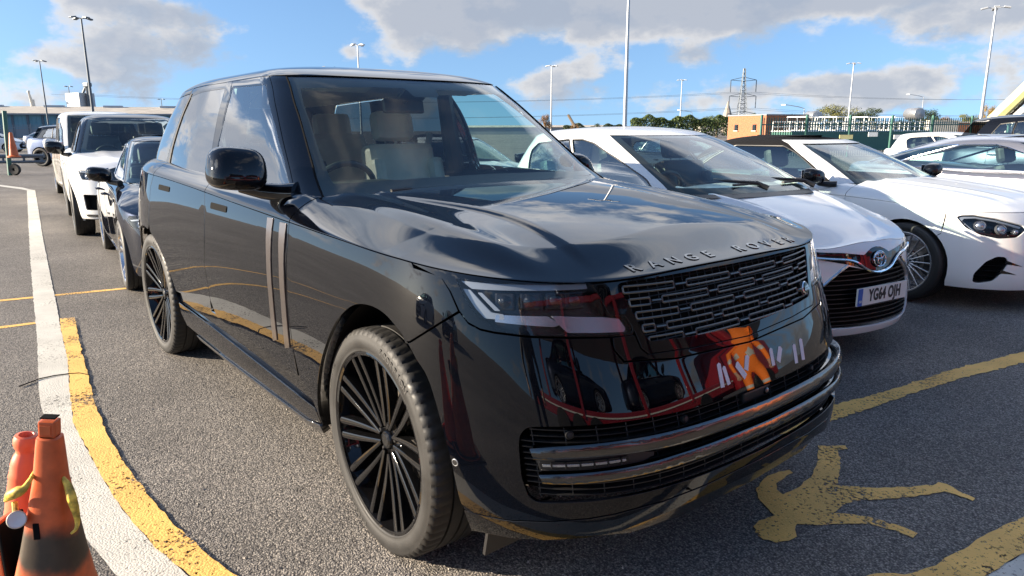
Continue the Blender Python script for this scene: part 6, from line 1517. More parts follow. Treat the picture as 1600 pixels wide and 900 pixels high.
# ---------------------------------------------------------------- cones at the lower left
M['cone']=pbr('weathered_orange_plastic',(.62,.13,.035),rough=.5,noise=.16,nscale=14,bump=.15,bscale=60)
M['cone2']=pbr('faded_orange_plastic',(.80,.16,.075),rough=.42,noise=.06,nscale=10)
def burnt(za=.38,zb=.5):
    m,nt,b,L=newmat('scorched_orange_plastic'); tc=nn(nt,'ShaderNodeTexCoord'); sp=nn(nt,'ShaderNodeSeparateXYZ'); L(tc.outputs['Object'],sp.inputs[0])
    n=nn(nt,'ShaderNodeTexNoise'); n.inputs['Scale'].default_value=9; n.inputs['Detail'].default_value=7; L(tc.outputs['Object'],n.inputs['Vector'])
    a=nn(nt,'ShaderNodeMath',operation='MULTIPLY_ADD'); L(n.outputs[0],a.inputs[0]); a.inputs[1].default_value=.13; L(sp.outputs[2],a.inputs[2])
    r1=nn(nt,'ShaderNodeMapRange',interpolation_type='SMOOTHSTEP'); L(a.outputs[0],r1.inputs[0]); r1.inputs[1].default_value=za+.045; r1.inputs[2].default_value=za+.085
    r2=nn(nt,'ShaderNodeMapRange',interpolation_type='SMOOTHSTEP'); L(a.outputs[0],r2.inputs[0]); r2.inputs[1].default_value=zb+.05; r2.inputs[2].default_value=zb+.10; r2.inputs[3].default_value=1; r2.inputs[4].default_value=0
    ml=nn(nt,'ShaderNodeMath',operation='MULTIPLY'); L(r1.outputs[0],ml.inputs[0]); L(r2.outputs[0],ml.inputs[1])
    mx=nn(nt,'ShaderNodeMix',data_type='RGBA'); L(ml.outputs[0],mx.inputs[0]); mx.inputs[6].default_value=(.60,.115,.03,1); mx.inputs[7].default_value=(.055,.038,.022,1)
    n2=nn(nt,'ShaderNodeTexNoise'); n2.inputs['Scale'].default_value=30; n2.inputs['Detail'].default_value=6; L(tc.outputs['Object'],n2.inputs['Vector'])
    mr=nn(nt,'ShaderNodeMapRange'); L(n2.outputs[0],mr.inputs[0]); mr.inputs[1].default_value=.3; mr.inputs[2].default_value=.7; mr.inputs[3].default_value=.8; mr.inputs[4].default_value=1.15
    m2=nn(nt,'ShaderNodeMix',data_type='RGBA',blend_type='MULTIPLY'); m2.inputs[0].default_value=1; L(mx.outputs[2],m2.inputs[6]); L(mr.outputs[0],m2.inputs[7]); L(m2.outputs[2],b.inputs['Base Color']); b.inputs['Roughness'].default_value=.5
    bp=nn(nt,'ShaderNodeBump'); bp.inputs['Strength'].default_value=.3; bp.inputs['Distance'].default_value=.003; L(n2.outputs[0],bp.inputs['Height']); L(bp.outputs[0],b.inputs['Normal'])
    return m
M['burnt']=burnt(at(84,1.45,v=866).z,at(81,1.45,v=812).z)
def cones():
    K=.763; D_=1.45; uu_=lambda v: 77+(v-655)/245*8; Pt=at(77,D_,v=655); Pl=at(85,D_,v=900); ax=(Pt-Pl).normalized(); Pb=Pt-ax*(Pt.z/ax.z); zv=lambda v: at(uu_(v),D_,v=v).z/ax.z; zt=zv(650)
    az=math.atan2(FH.y,FH.x)
    c=empty('traffic_cone',(Pb.x,Pb.y,0),0,'scorched orange traffic cone with a blackened band, in front at the lower left','traffic cone','two orange cones at the lower left')
    c.matrix_world=Matrix.Translation(Pb)@Vector((0,0,1)).rotation_difference(ax).to_matrix().to_4x4()@Matrix.Rotation(az+R(8),4,'Z')
    H=zt
    m=MB(); n=40; prof=[(.20,.03),(.185,.05)]+[(r*K,zv(v)) for r,v in ((.20,1250),(.148,1000),(.098,905),(.076,850),(.056,790),(.042,745),(.033,690),(.031,682),(.024,680))]
    vs=[];fs=[]
    for k in range(n):
        a=2*math.pi*k/n; ca,sa=math.cos(a),math.sin(a); e=5.0
        for (r,z) in prof:
            q=r/((abs(ca)**e+abs(sa)**e)**(1/e)); q=r*.45+q*.55; vs.append((q*ca,q*sa,z))
    mm=len(prof)
    for k in range(n):
        k2=(k+1)%n
        for i in range(mm-1): fs.append((k*mm+i,k2*mm+i,k2*mm+i+1,k*mm+i+1))
    m.add(vs,fs,True); m.build('cone_body',M['burnt'],c)
    m=MB(); m.box((0,0,zv(668)),(.031,.035,.037),bev=.004); m.build('handle_block',M['burnt'],c)
    m=MB(); m.box((-.0157,.002,zv(668)),(.003,.023,.021),bev=.001); m.build('handle_recess',M['cone'],c)
    m=MB(); m.box((0,-.001,zv(651)),(.023,.031,.003),bev=.001); m.build('scorched_top',M['black_matt'],c)
    m=MB(); m.box((0,0,.02),(.42,.42,.04),bev=.015); m.build('cone_foot',M['rubber'],c)
    m=MB(); m.box((0,0,0),(.003,.013,.036),Matrix.Rotation(R(-8),3,'X'),bev=.0015); o=m.build('slot',M['black_matt'],c); o.location=(-.0485,.011,zv(812)); o.rotation_euler=(0,R(12),0)
    # second cone behind it, rounded top with a hole
    u2=lambda v: 41-(v-677)/223*6; Q1=at(41,D_+.13,v=677); Q2=at(35,D_+.13,v=900); ax2=(Q1-Q2).normalized(); Qb=Q1-ax2*(Q1.z/ax2.z); z2=lambda v: at(u2(v),D_+.13,v=v).z/ax2.z; H2=z2(680)
    c2=empty('traffic_cone',(0,0,0),0,'clean faded orange cone with a bulged round top, half hidden behind the scorched one','traffic cone','two orange cones at the lower left')
    c2.matrix_world=Matrix.Translation(Qb)@Vector((0,0,1)).rotation_difference(ax2).to_matrix().to_4x4()
    m=MB(); m.lathe([(.19,.03),(.16,.06)]+[(r*K,h) for r,h in ((.19,z2(1250)),(.115,z2(1000)),(.070,z2(880)),(.052,z2(790)),(.048,z2(765)),(.044,z2(745)),(.046,z2(742)),(.042,z2(735)),(.040,z2(722)),(.034,z2(712)),(.027,z2(706)),(.026,z2(702)),(.031,z2(698)),(.035,z2(692)),(.035,z2(686)),(.030,H2),(.021,H2+.002),(.016,H2-.006),(.014,H2-.04))],n=44,axis='z'); m.build('cone_body',M['cone2'],c2)
    m=MB(); m.box((0,0,.02),(.42,.42,.04),bev=.015); m.build('cone_foot',M['rubber'],c2)
    pb=at(8,D_,v=806); hb=pb.z; pb.z=hb/2; m=MB()
    m.box((0,0,0),(.012,.08,hb),bev=.003); o=m.build('board_end',M['cone'],None); o.matrix_world=Matrix.Translation((pb.x,pb.y,pb.z))@Matrix.Rotation(az-math.pi/2,4,'Z'); tag(o,'worn orange board standing on edge beside the scorched cone','barrier board')
    m=MB(); m.box((.010,0,0),(.008,.08,hb-.01),bev=.003); k=m.build('board_edge',M['black_matt'],o)
    # banana skin draped round the cone and small lamp in front
    by=pbr('banana_skin',(.62,.42,.06),rough=.55,noise=.75,nscale=55)
    root=None
    def strand(pts,r,name='peel'):
        m=MB(); m.tube([tuple(p) for p in smooth([tuple(q) for q in pts],5)],None or np.interp(np.linspace(0,1,len(smooth([tuple(q) for q in pts],5))),np.linspace(0,1,len(r)),r),9); return m
    A=[at(9,D_-0.038,v=782),at(17,D_-0.053,v=774),at(29,D_-0.057,v=768),at(39,D_-0.053,v=762),at(49,D_-0.034,v=747)]
    bs=strand(A,[.0045,.0115,.012,.0075,.0045]).build('banana_skin',by,None); tag(bs,'browning banana skin draped round the neck of the scorched cone','banana skin')
    B=[at(98,D_-0.008,v=746),at(107,D_-0.015,v=760),at(112,D_-0.023,v=778),at(117,D_-0.023,v=794),at(121,D_-0.023,v=812),at(119,D_-0.031,v=826),at(111,D_-0.038,v=834)]
    strand(B,[.0045,.0085,.0105,.009,.006,.004,.0025]).build('peel',by,bs)
    strand([at(49,D_-0.034,v=747),at(54,D_-0.015,v=738),at(58,D_+.03,v=735)],[.005,.0045,.003]).build('peel',by,bs)
    lp=at(26,D_-0.061,v=812); dirv=(CAMP-lp).normalized(); q=dirv.to_track_quat('Z','Y')
    m=MB(); m.lathe([(.009,-.038),(.012,-.023),(.0175,-.006),(.019,.003),(.0175,.0045)],n=26,axis='z'); lo=m.build('warning_lamp',pbr('pale_plastic',(.62,.58,.48),rough=.35),None); lo.rotation_mode='QUATERNION'; lo.rotation_quaternion=q; lo.location=lp
    m=MB(); m.lathe([(0,.0015),(.0107,.0023),(.0168,.0038)],n=26,axis='z'); m.build('lamp_face',pbr('lamp_diffuser',(.70,.70,.68),rough=.2,coat=.6),lo); m=MB(); m.tube([(0,.015,-.015),(0.002,.038,-.023)],.006,8); m.build('lamp_stem',by,lo)
    tag(lo,'small round silver lamp hung on the front of the scorched cone','lamp')
cones()
# ---------------------------------------------------------------- background
M['pole']=pbr('galvanised_pole',(.42,.44,.46),rough=.45,metal=.5)
M['pole_dark']=pbr('dark_pole',(.10,.12,.14),rough=.5,metal=.3)
M['fence_green']=pbr('green_fence_paint',(.04,.13,.10),rough=.5)
M['white_rail']=pbr('white_railing',(.72,.73,.70),rough=.5)
M['wall_teal']=pbr('teal_cladding',(.13,.27,.32),rough=.6,noise=.12,nscale=.25)
M['roof_cream']=pbr('weathered_roof_sheet',(.42,.38,.32),rough=.8,noise=.2,nscale=.4)
M['brick']=None
def brick():
    m,nt,b,L=newmat('orange_brick'); tc=nn(nt,'ShaderNodeTexCoord'); t=nn(nt,'ShaderNodeTexBrick'); sx=nn(nt,'ShaderNodeSeparateXYZ'); L(tc.outputs['Object'],sx.inputs[0]); ax_=nn(nt,'ShaderNodeMath',operation='ADD'); L(sx.outputs[0],ax_.inputs[0]); L(sx.outputs[1],ax_.inputs[1]); cx_=nn(nt,'ShaderNodeCombineXYZ'); L(ax_.outputs[0],cx_.inputs[0]); L(sx.outputs[2],cx_.inputs[1]); L(cx_.outputs[0],t.inputs[0])
    t.inputs['Color1'].default_value=(.36,.125,.05,1); t.inputs['Color2'].default_value=(.27,.09,.04,1); t.inputs['Mortar'].default_value=(.36,.26,.18,1); t.inputs['Scale'].default_value=4; t.inputs['Mortar Size'].default_value=.012; L(t.outputs[0],b.inputs['Base Color']); b.inputs['Roughness'].default_value=.9; return m
M['brick']=brick()
M['stone']=pbr('church_stone',(.32,.27,.22),rough=.9)
M['wood']=pbr('bark',(.10,.075,.05),rough=.95)
M['pale_wall']=pbr('pale_rendered_wall',(.60,.57,.50),rough=.9)
M['yellow_boom']=pbr('pale_yellow_steel',(.62,.56,.26),rough=.55,noise=.15,nscale=1.5)
M['grey_clad']=pbr('grey_cladding',(.22,.24,.26),rough=.7)
# --- light masts
def mast(u,D_,top_v,lean=0,dark=False,heads=4,label=''):
    b=at(u,D_); t=at(u,D_,v=top_v); H=t.z; r0=.13 if D_<60 else .16
    c=empty('light_mast',(b.x,b.y,0),0,label,'lamp mast','tall lamp masts round the car park'); mt=M['pole_dark'] if dark else M['pole']
    m=MB(); n=9; m.tube([(0,0,H*i/n) for i in range(n+1)],[r0*(1-.5*i/n) for i in range(n+1)],10); m.lathe([(.3,0),(.3,.04),(.2,.05)],n=12,axis='z'); m.build('mast',mt,c)
    for k in range(heads):
        a=k*2*math.pi/heads+.4; m=MB(); m.tube([(0,0,H-.05),(.75*math.cos(a),.75*math.sin(a),H+.05)],.04,6); Mx=Matrix.Rotation(a,3,'Z')@Matrix.Rotation(R(12),3,'Y'); m.box((.85*math.cos(a),.85*math.sin(a),H),(.55,.42,.14),Mx,bev=.03); m.build('lamp_head',mt,c)
for a in ((149,75,28,'tall dark lamp mast rising behind the row of cars at the left',1),(77,128,95,'lamp mast further off at the left above the warehouse roof',1),(116,190,135,'distant thin lamp mast beside the silo',1),(565,100,70,'lamp mast rising behind the roof of the black SUV',0),(861,125,103,'thin lamp mast just right of the SUV windscreen',0),(1062,165,125,'slender lamp mast behind the roof of the white hatchback',0),(1324,125,99,'lamp mast between the two round trees at the right',0),(1530,66,12,'tall pale lamp mast at the far right near the yellow boom',0),(257,210,155,'faint far lamp mast beside the rear window of the SUV',1)):
    mast(a[0],a[1],a[2],label=a[3],dark=a[4])
mast(976,42,-60,label='thick pale lamp mast running out of the top of the frame',dark=False)
def street_lamp(u,D_,v,label,sgn=-1):
    b=at(u,D_); t=at(u,D_,v=v); H=t.z; m=MB(); arm=RIGHT*sgn*2.2
    m.tube([(0,0,0),(0,0,H*.6),(0,0,H-.2),tuple(arm*.3+Vector((0,0,H))),tuple(arm+Vector((0,0,H+.25)))],[.09,.07,.055,.05,.04],8); o=m.build('street_lamp',M['pole'],None,label,'street lamp'); o.location=(b.x,b.y,0)
    m=MB(); m.box(tuple(arm*1.15+Vector((0,0,H+.25))),(.6,.3,.12),bev=.03); m.build('lamp_head',M['pole'],o)
street_lamp(1254,90,167,'curved street lamp standing beside the brick building'); street_lamp(1437,120,150,'distant street lamp with a long arm at the right',-1); street_lamp(1080,140,174,'low street lamp over the hedge left of the spire')
# --- warehouse at the left
def warehouse():
    a=at(-330,150); b=at(300,176); d=(b-a); L_=d.length; d.normalize(); n_=Vector((d.y,-d.x,0)); 
    if (CAMP-a).dot(n_)<0: n_=-n_
    H=5.4; c=empty('warehouse',(a.x,a.y,0),math.atan2(d.y,d.x),'long low warehouse with teal cladding and a pale sheet roof','warehouse')
    side=1 if Matrix.Rotation(math.atan2(d.y,d.x),3,'Z')@Vector((0,1,0))@Vector((0,0,0))==0 else 1
    ly=(Matrix.Rotation(-math.atan2(d.y,d.x),3,'Z')@n_).y; s=1 if ly>0 else -1
    m=MB(); m.box((L_/2,-s*15,H/2),(L_,30,H)); m.build('wall',M['wall_teal'],c)
    m=MB(); m.box((L_/2,s*.06,1.0),(L_,.12,2.0)); m.build('plinth',M['grey_clad'],c)
    for i in range(26):
        m=MB(); m.box((L_*(i+.5)/26,s*.10,H/2),(.45,.2,H)); m.build('column',M['pole_dark'],c)
    m=MB()
    for i in range(int(L_/.9)): m.box((i*.9,s*.03,H*.68),(.12,.06,H*.62))
    o=m.build('cladding_rib',M['wall_teal'],c,kind='stuff')
    m=MB(); m.add([(-1,s*.6,H-.1),(L_+1,s*.6,H-.1),(L_+1,-s*15,H+2.0),(-1,-s*15,H+2.0),(L_+1,-s*30.6,H-.1),(-1,-s*30.6,H-.1)],[(0,1,2,3),(3,2,4,5)]); m.build('roof',M['roof_cream'],c)
    m=MB(); m.box((L_/2,s*.68,H-.15),(L_+2,.2,.35)); m.build('gutter',M['grey_clad'],c)
    for i in range(6):
        m=MB(); x=L_*(i+.55)/6; m.box((x,-s*14,H+2.0),(4.2,1.6,.5)); m.build('roof_vent',M['pole'],c)
warehouse()
# --- palisade fences
def palisade(pts,h,label,pale_w=.065,gap=.15,mat='fence_green',posts=2.75,group=None):
    c=empty('palisade_fence',(0,0,0),0,label,'fence'); P=[Vector(p) for p in pts]
    pm=MB(); rail=MB()
    for a,b in zip(P[:-1],P[1:]):
        d=b-a; L_=d.length; d.normalize(); ang=math.atan2(d.y,d.x); Mx=Matrix.Rotation(ang,3,'Z')
        for i in range(int(L_/gap)):
            p=a+d*(i*gap); pm.add([Mx@Vector(q)+p for q in ((-pale_w/2,0,.05),(pale_w/2,0,.05),(pale_w/2,0,h-.08),(0,.012,h),(-pale_w/2,0,h-.08))],[(0,1,2,3,4)])
        for i in range(int(L_/posts)+1):
            p=a+d*(i*posts); k=MB(); k.box((p.x,p.y,(h+.1)/2),(.09,.12,h+.1),Mx); k.build('post',M[mat],c)
        mid_=(a+b)/2
        for z in (.35,h-.4): k=MB(); k.box((mid_.x,mid_.y,z),(L_,.05,.06),Mx); k.build('rail',M[mat],c)
    pm.build('pale',M[mat],c,kind='stuff')
a,b=at(1189,38),at(1700,44); palisade([tuple(a),tuple(b)],2.1,'green palisade fence behind the parked cars at the right')
a,b=at(-300,92),at(300,104); palisade([tuple(a),tuple(b)],2.4,'grey palisade fence in front of the teal warehouse',mat='grey_clad',gap=.2)
# fence post leaning left with a cone on a wheeled trailer arm
def gatearm():
    b=gp(16,274); t=at(6.5,(b-CAMP).dot(FH),v=173); m=MB(); m.tube([(0,0,0),((t.x-b.x)*.5,(t.y-b.y)*.5,t.z*.5),(t.x-b.x,t.y-b.y,t.z)],.07,8); o=m.build('gate_post',M['fence_green'],None,'leaning dark green gate post at the left edge beside a long barrier arm','post'); o.location=b
    D_=(b-CAMP).dot(FH); a=at(-160,D_); c_=at(63,D_+1); m=MB()
    m.tube([(a.x,a.y,.62),(c_.x,c_.y,.62)],.07,8); m.tube([(a.x,a.y,.42),(c_.x,c_.y,.42)],.05,8)
    for k in (.55,.7,.85,.98): q=a.lerp(c_,k); m.tube([(q.x,q.y,.40),(q.x,q.y,.64)],.04,6)
    g=m.build('barrier_arm',M['pole_dark'],None,'low horizontal barrier arm on a small wheel at the left edge','barrier')
    q=at(14,D_); m=MB(); m.lathe([(.05,-.06),(.17,-.07),(.20,0),(.17,.07),(.05,.06)],n=20); w=m.build('barrier_wheel',M['rubber'],g); w.location=(q.x,q.y,.2); w.rotation_euler=(0,0,R(50))
    for k,(u,nm) in enumerate(((16,'faded orange cone standing on the barrier arm beside the green post'),)):
        q=at(u,D_-.2); m=MB(); m.lathe([(.20,.0),(.20,.04),(.14,.06),(.05,.80),(.03,.82),(0,.82)],n=24,axis='z'); cn=m.build('traffic_cone',M['cone'],None,nm,'traffic cone'); cn.location=(q.x,q.y,.62)
        m=MB(); m.lathe([(.118,.28),(.095,.45)],n=24,axis='z'); m.build('sleeve',M['burnt'],cn)
gatearm()
# --- silo and crane above the warehouse
c=at(132,190); r_=empty('grain_silo',(c.x,c.y,0),R(20),'square grey silo tower with a conveyor head above the warehouse roof','silo')
m=MB(); m.box((0,0,5.5),(6.2,4,11)); m.build('tower',M['grey_metal'],r_)
for dx,h in ((3.5,12.8),(4.6,12.6)): m=MB(); m.tube([(dx,0,0),(dx,0,h)],.28,8); m.build('pipe',M['pole_dark'],r_)
m=MB(); m.tube([(1.5,0,11),(3.6,0,13.0)],.3,6); m.box((4,0,13.0),(2.2,1.2,1.0),bev=.2); m.build('conveyor_head',M['pole_dark'],r_)
c=at(57,190); r_=empty('harbour_crane',(c.x,c.y,0),0,'small pale harbour crane poking above the warehouse roof','crane')
m=MB(); m.tube([(0,0,0),(0,0,9.5)],[.9,.5],8); m.build('tower',M['pale_wall'],r_); m=MB(); m.tube([(0,0,8),(.8,-.6,11.2)],[.45,.25],6); m.box((.8,-.6,11.4),(1.2,.5,.5)); m.build('jib',M['pale_wall'],r_)
# --- brick building, pale walls
def brickhouse():
    a=at(1137,62); b=at(1196,58); d=(b-a); L_=d.length; ang=math.atan2(d.y,d.x); H=at(1196,58,v=180).z
    c=empty('brick_building',(a.x,a.y,0),ang,'plain flat-roofed orange brick building beside the fence','building')
    m=MB(); m.box((L_/2,2.4,H/2),(L_,4.8,H)); m.build('wall',M['brick'],c)
    m=MB(); m.box((L_/2,2.4,H+.04),(L_+.1,4.9,.10)); m.build('roof',M['grey_clad'],c)
    for x in (.24,.72):
        m=MB(); m.box((L_*x,-.02,H-.95),(.36,.10,.48)); w=m.build('window',M['lamp_dark'],c); m=MB(); m.box((L_*x,-.06,H-1.22),(.5,.1,.06)); m.build('sill',M['pale_wall'],w)
        m=MB(); m.box((L_*x,-.075,H-.95),(.30,.02,.42)); m.build('pane',M['glass'],w)
brickhouse()
def longwall(u0,u1,D_,v,mat,label,name='boundary_wall',th=.4):
    a=at(u0,D_); b=at(u1,D_); H=at(u0,D_,v=v).z; d=b-a; m=MB(); m.box(((a.x+b.x)/2,(a.y+b.y)/2,H/2),(d.length,th,H),Matrix.Rotation(math.atan2(d.y,d.x),3,'Z')); o=m.build(name,mat,None,label,'wall')
    m=MB(); m.box(((a.x+b.x)/2,(a.y+b.y)/2,H+.05),(d.length,th+.1,.10),Matrix.Rotation(math.atan2(d.y,d.x),3,'Z')); m.build('coping',M['pale_wall'],o); return o
longwall(1470,1800,64,192,M['brick'],'long low brick wall behind the dark SUV at the right')
longwall(1448,1494,63,190,M['pale_wall'],'short pale wall at the left end of the brick wall')
# --- green container base with white ramps and railings
def ramps():
    a=at(1236,52); b=at(1452,56); d=b-a; L_=d.length; ang=math.atan2(d.y,d.x)
    c=empty('boarding_ramp',(a.x,a.y,0),ang,'long white railed walkway on a green base behind the fence','walkway')
    z0=at(1236,52,v=206).z; H=at(1236,52,v=190).z
    m=MB(); m.box((L_/2,1,z0/2),(L_,2.2,z0)); m.build('base',M['fence_green'],c)
    m=MB(); m.box((L_/2,1,z0+.04),(L_+.2,2.3,.08)); m.build('deck',M['white_rail'],c)
    for y in (.0,2.0):
        for z in (H,z0+(H-z0)*.5):
            m=MB(); m.tube([(0,y,z),(L_,y,z)],.035,5); m.build('rail',M['white_rail'],c)
        for i in range(27):
            m=MB(); x=L_*i/26; hh=H+(.28 if i in (9,10,11,17,18) else 0); m.tube([(x,y,z0),(x,y,hh)],.04,5); m.build('baluster',M['white_rail'],c)
    for x0 in (.10,.30,.52,.72):
        m=MB(); x=L_*x0
        for z in (z0+.1,H,H+.35):
            m.tube([(x,-.1,z),(x+.9,-.1,z),(x+.9,2.1,z),(x,2.1,z)],.035,5,closed=True)
        for q in ((x,-.1),(x+.9,-.1),(x+.9,2.1),(x,2.1)): m.tube([(*q,z0),(*q,H+.35)],.04,5)
        m.build('cage',M['white_rail'],c)
ramps()
for k,(u,v,lb) in enumerate(((1270,183,'silver cylinder tank on a frame above the walkway, left one'),(1428,178,'silver cylinder tank above the walkway, right one'))):
    p=at(u,60,v=v); c=empty('tank',(p.x,p.y,0),R(50),lb,'tank','two silver tanks above the walkway'); m=MB(); m.lathe([(0,-.95),(.42,-.9),(.48,-.8),(.48,.8),(.42,.9),(0,.95)],n=24); o=m.build('drum',M['grey_metal'],c); o.location=(0,0,p.z)
    for y in (-.5,.5): m=MB(); m.box((0,y,p.z/2-.2),(.2,.1,p.z-.3)); m.build('stand',M['pole_dark'],c)
for k,(u,w,mt,v,lb) in enumerate(((1322,20,'orange_glow',214,'orange panel fixed low on the green fence'),(1410,26,'white_rail',214,'white notice board on the green fence'),(1364,14,'white_rail',210,'small white notice left of the orange panel'))):
    p=at(u,37.6,v=v); m=MB(); m.box((0,0,0),(w/1109*38,.04,.22)); o=m.build('fence_sign',M[mt] if mt!='orange_glow' else M['yellow_boom'],None,lb,'sign'); o.location=p; o.rotation_euler=(0,0,math.atan2(RIGHT.y,RIGHT.x))
# --- yellow boom and white tank at the far right
def boom():
    p0=at(1548,60,v=192); p1=at(1640,58,v=104); c=empty('conveyor_boom',(p0.x,p0.y,0),0,'slanting pale yellow conveyor boom at the far right edge','conveyor')
    a=p0-Vector((p0.x,p0.y,0)); b=p1-Vector((p0.x,p0.y,0)); m=MB(); m.tube([tuple(a),tuple(b)],.52,8); m.build('boom_casing',M['yellow_boom'],c)
    off=Vector((0,0,-.75))+RIGHT*.25
    m=MB(); m.tube([tuple(a+off),tuple(b+off)],.10,6); 
    for i in range(14):
        q=a.lerp(b,i/13); q2=a.lerp(b,min(1,(i+.5)/13)); m.tube([tuple(q+off),tuple(q2+Vector((0,0,-.3)))],.05,5)
    m.build('truss',M['wood'],c); m=MB(); m.box(tuple(a+Vector((0,0,-a.z/2))),(1.2,1.2,a.z)); m.build('support',M['wood'],c)
    q=at(1592,61); m=MB(); m.lathe([(1.05,0),(1.05,at(1592,61,v=172).z),(.8,at(1592,61,v=168).z),(0,at(1592,61,v=167).z)],n=30,axis='z'); o=m.build('white_silo',M['white_rail'],None,'small white cylinder under the yellow boom','silo'); o.location=(q.x,q.y,0)
boom()
# --- spire and pylon
p=at(1135,330); c=empty('church_spire',(p.x,p.y,0),R(20),'pale stone church spire standing over the trees','church'); h0=at(1135,330,v=190).z; h1=at(1135,330,v=157).z
m=MB(); m.box((0,0,h0/2),(4.4,4.4,h0)); m.build('tower',M['stone'],c); m=MB(); m.lathe([(2.9,h0),(0.02,h1)],n=8,axis='z',smooth=False); m.build('spire',M['stone'],c)
def pylon():
    D_=260; p=at(1157,D_); H=at(1157,D_,v=107).z; c=empty('pylon',(p.x,p.y,0),math.atan2(RIGHT.y,RIGHT.x),'steel lattice electricity pylon with three pairs of arms','pylon')
    wid=lambda z: 3.4*(1-z/H)**1.1+.55; m=MB(); r=.11; lv=[H*(i/15) for i in range(16)]
    for i in range(15):
        z0,z1=lv[i],lv[i+1]; a,b=wid(z0)/2,wid(z1)/2
        for s,t in ((1,1),(1,-1),(-1,-1),(-1,1)):
            m.tube([(s*a,t*a,z0),(s*b,t*b,z1)],r,4)
            s2,t2=(s,-t) if s*t>0 else (-s,t); m.tube([(s*a,t*a,z0),(s2*b,t2*b,z1)],r*.6,4); m.tube([(s*b,t*b,z1),(s2*b,t2*b,z1)],r*.5,4)
    m.build('lattice',M['pole_dark'],c)
    for (v,w),nm_ in zip(((125,9.0),(150,9.4),(178,10.4)),('top','middle','lowest')):
        z=at(1157,D_,v=v).z; m=MB()
        for s in (1,-1):
            m.tube([(0,0,z+1.0),(s*w*.5,0,z)],r*.8,4); m.tube([(0,0,z-.4),(s*w*.5,0,z)],r*.8,4)
            m.tube([(s*w*.5,0,z),(s*w*.5,0,z-4.2)],.16,5)
        m.build('cross_arm',M['pole_dark'],c)
        for s in (1,-1):
            a=Matrix.Rotation(math.atan2(RIGHT.y,RIGHT.x),3,'Z')@Vector((s*w*.5,0,z-4.2))+p; b=a+RIGHT*170+FH*-20; e=a-RIGHT*240
            for q_,dn in ((b,'right'),(e,'left')):
                pts=[tuple(a.lerp(q_,k/10)+Vector((0,0,-9*4*(k/10)*(1-k/10)*.35))) for k in range(11)]; k=MB(); k.tube(pts,.05,3,cap=False); o=k.build('power_line',M['pole_dark'],None,'thin power line running %s from the %s tip of the %s pylon arm'%(dn,'right' if s>0 else 'left',nm_),'power line','power lines from the pylon')
pylon()
# --- trees
def leafmat(name,c1,c2):
    m,nt,b,L=newmat(name); oi=nn(nt,'ShaderNodeNewGeometry'); tc=nn(nt,'ShaderNodeTexCoord'); n=nn(nt,'ShaderNodeTexNoise'); n.inputs['Scale'].default_value=.8; L(tc.outputs['Object'],n.inputs['Vector'])
    a=nn(nt,'ShaderNodeMath',operation='ADD'); L(oi.outputs['Random Per Island'],a.inputs[0]); L(n.outputs[0],a.inputs[1]); mr=nn(nt,'ShaderNodeMapRange'); L(a.outputs[0],mr.inputs[0]); mr.inputs[1].default_value=.4; mr.inputs[2].default_value=1.5
    mx=nn(nt,'ShaderNodeMix',data_type='RGBA'); L(mr.outputs[0],mx.inputs[0]); mx.inputs[6].default_value=(*c1,1); mx.inputs[7].default_value=(*c2,1); L(mx.outputs[2],b.inputs['Base Color']); b.inputs['Roughness'].default_value=.7; return m
LM=[leafmat('green_leaves',(.030,.055,.014),(.11,.15,.035)),leafmat('dark_leaves',(.018,.036,.014),(.06,.085,.025)),leafmat('autumn_leaves',(.16,.09,.015),(.34,.22,.03)),leafmat('rust_leaves',(.16,.07,.02),(.26,.14,.04)),leafmat('olive_leaves',(.07,.08,.018),(.20,.19,.05))]
_cr={}
def crown_mesh(k,mi):
    if (k,mi) in _cr: return _cr[(k,mi)]
    rn=random.Random(k*7+1); vs=[];fs=[]; cl=[]
    for i in range(26):
        a=rn.uniform(0,6.28); e=rn.uniform(-.5,1.3); rr=rn.uniform(.35,.92); cl.append((rr*math.cos(a)*math.cos(e),rr*math.sin(a)*math.cos(e),.15+rr*math.sin(e)*.85,rn.uniform(.20,.38)))
    for i in range(4600):
        cx,cy,cz,cr=rn.choice(cl); d=Vector((rn.gauss(0,1),rn.gauss(0,1),rn.gauss(0,.8))); d=d.normalized()*cr*rn.uniform(.55,1.08); p=Vector((cx,cy,cz))+d
        s=rn.uniform(.016,.040); n=(d.normalized()+Vector((rn.uniform(-.6,.6),rn.uniform(-.6,.6),rn.uniform(-.3,.7)))).normalized(); t=n.orthogonal().normalized(); t=Matrix.Rotation(rn.uniform(0,6),3,n)@t; b=n.cross(t); j=len(vs)
        vs+=[p+t*s,p+b*s*.7,p-t*s,p-b*s*.7]; fs.append((j,j+1,j+2,j+3))
    m=MB(); m.add(vs,fs); me=D.meshes.new('crown'); me.from_pydata(m.v,[],m.f); me.materials.append(LM[mi]); _cr[(k,mi)]=me; return me
def tree(u,D_,vtop,wpx,mi,label,vbot=None,group='trees beyond the fences',squash=1.0):
    b=at(u,D_); H=at(u,D_,v=vtop).z; w=wpx/1109*D_/2; c=empty('tree',(b.x,b.y,0),random.uniform(0,6),label,'tree',group)
    cr=link('crown',crown_mesh(random.randint(0,4),mi),c); hz=max((H-.8)/1.9,.6); cr.scale=(w,w,hz); cr.location=(0,0,H-hz*1.1)
    m=MB(); m.tube([(0,0,0),(.05*w,0,H*.35),(0,.05*w,H*.62)],[.06*w+.12,.05*w+.08,.05],8)
    for k in range(6):
        a=k*1.05; m.tube([(0,0,H*.35+.05*k*H),(w*.3*math.cos(a),w*.3*math.sin(a),H*.6),(w*.55*math.cos(a),w*.55*math.sin(a),H*.78)],[.07*w*.6+.03,.05,.02],5)
    m.build('trunk',M['wood'],c)
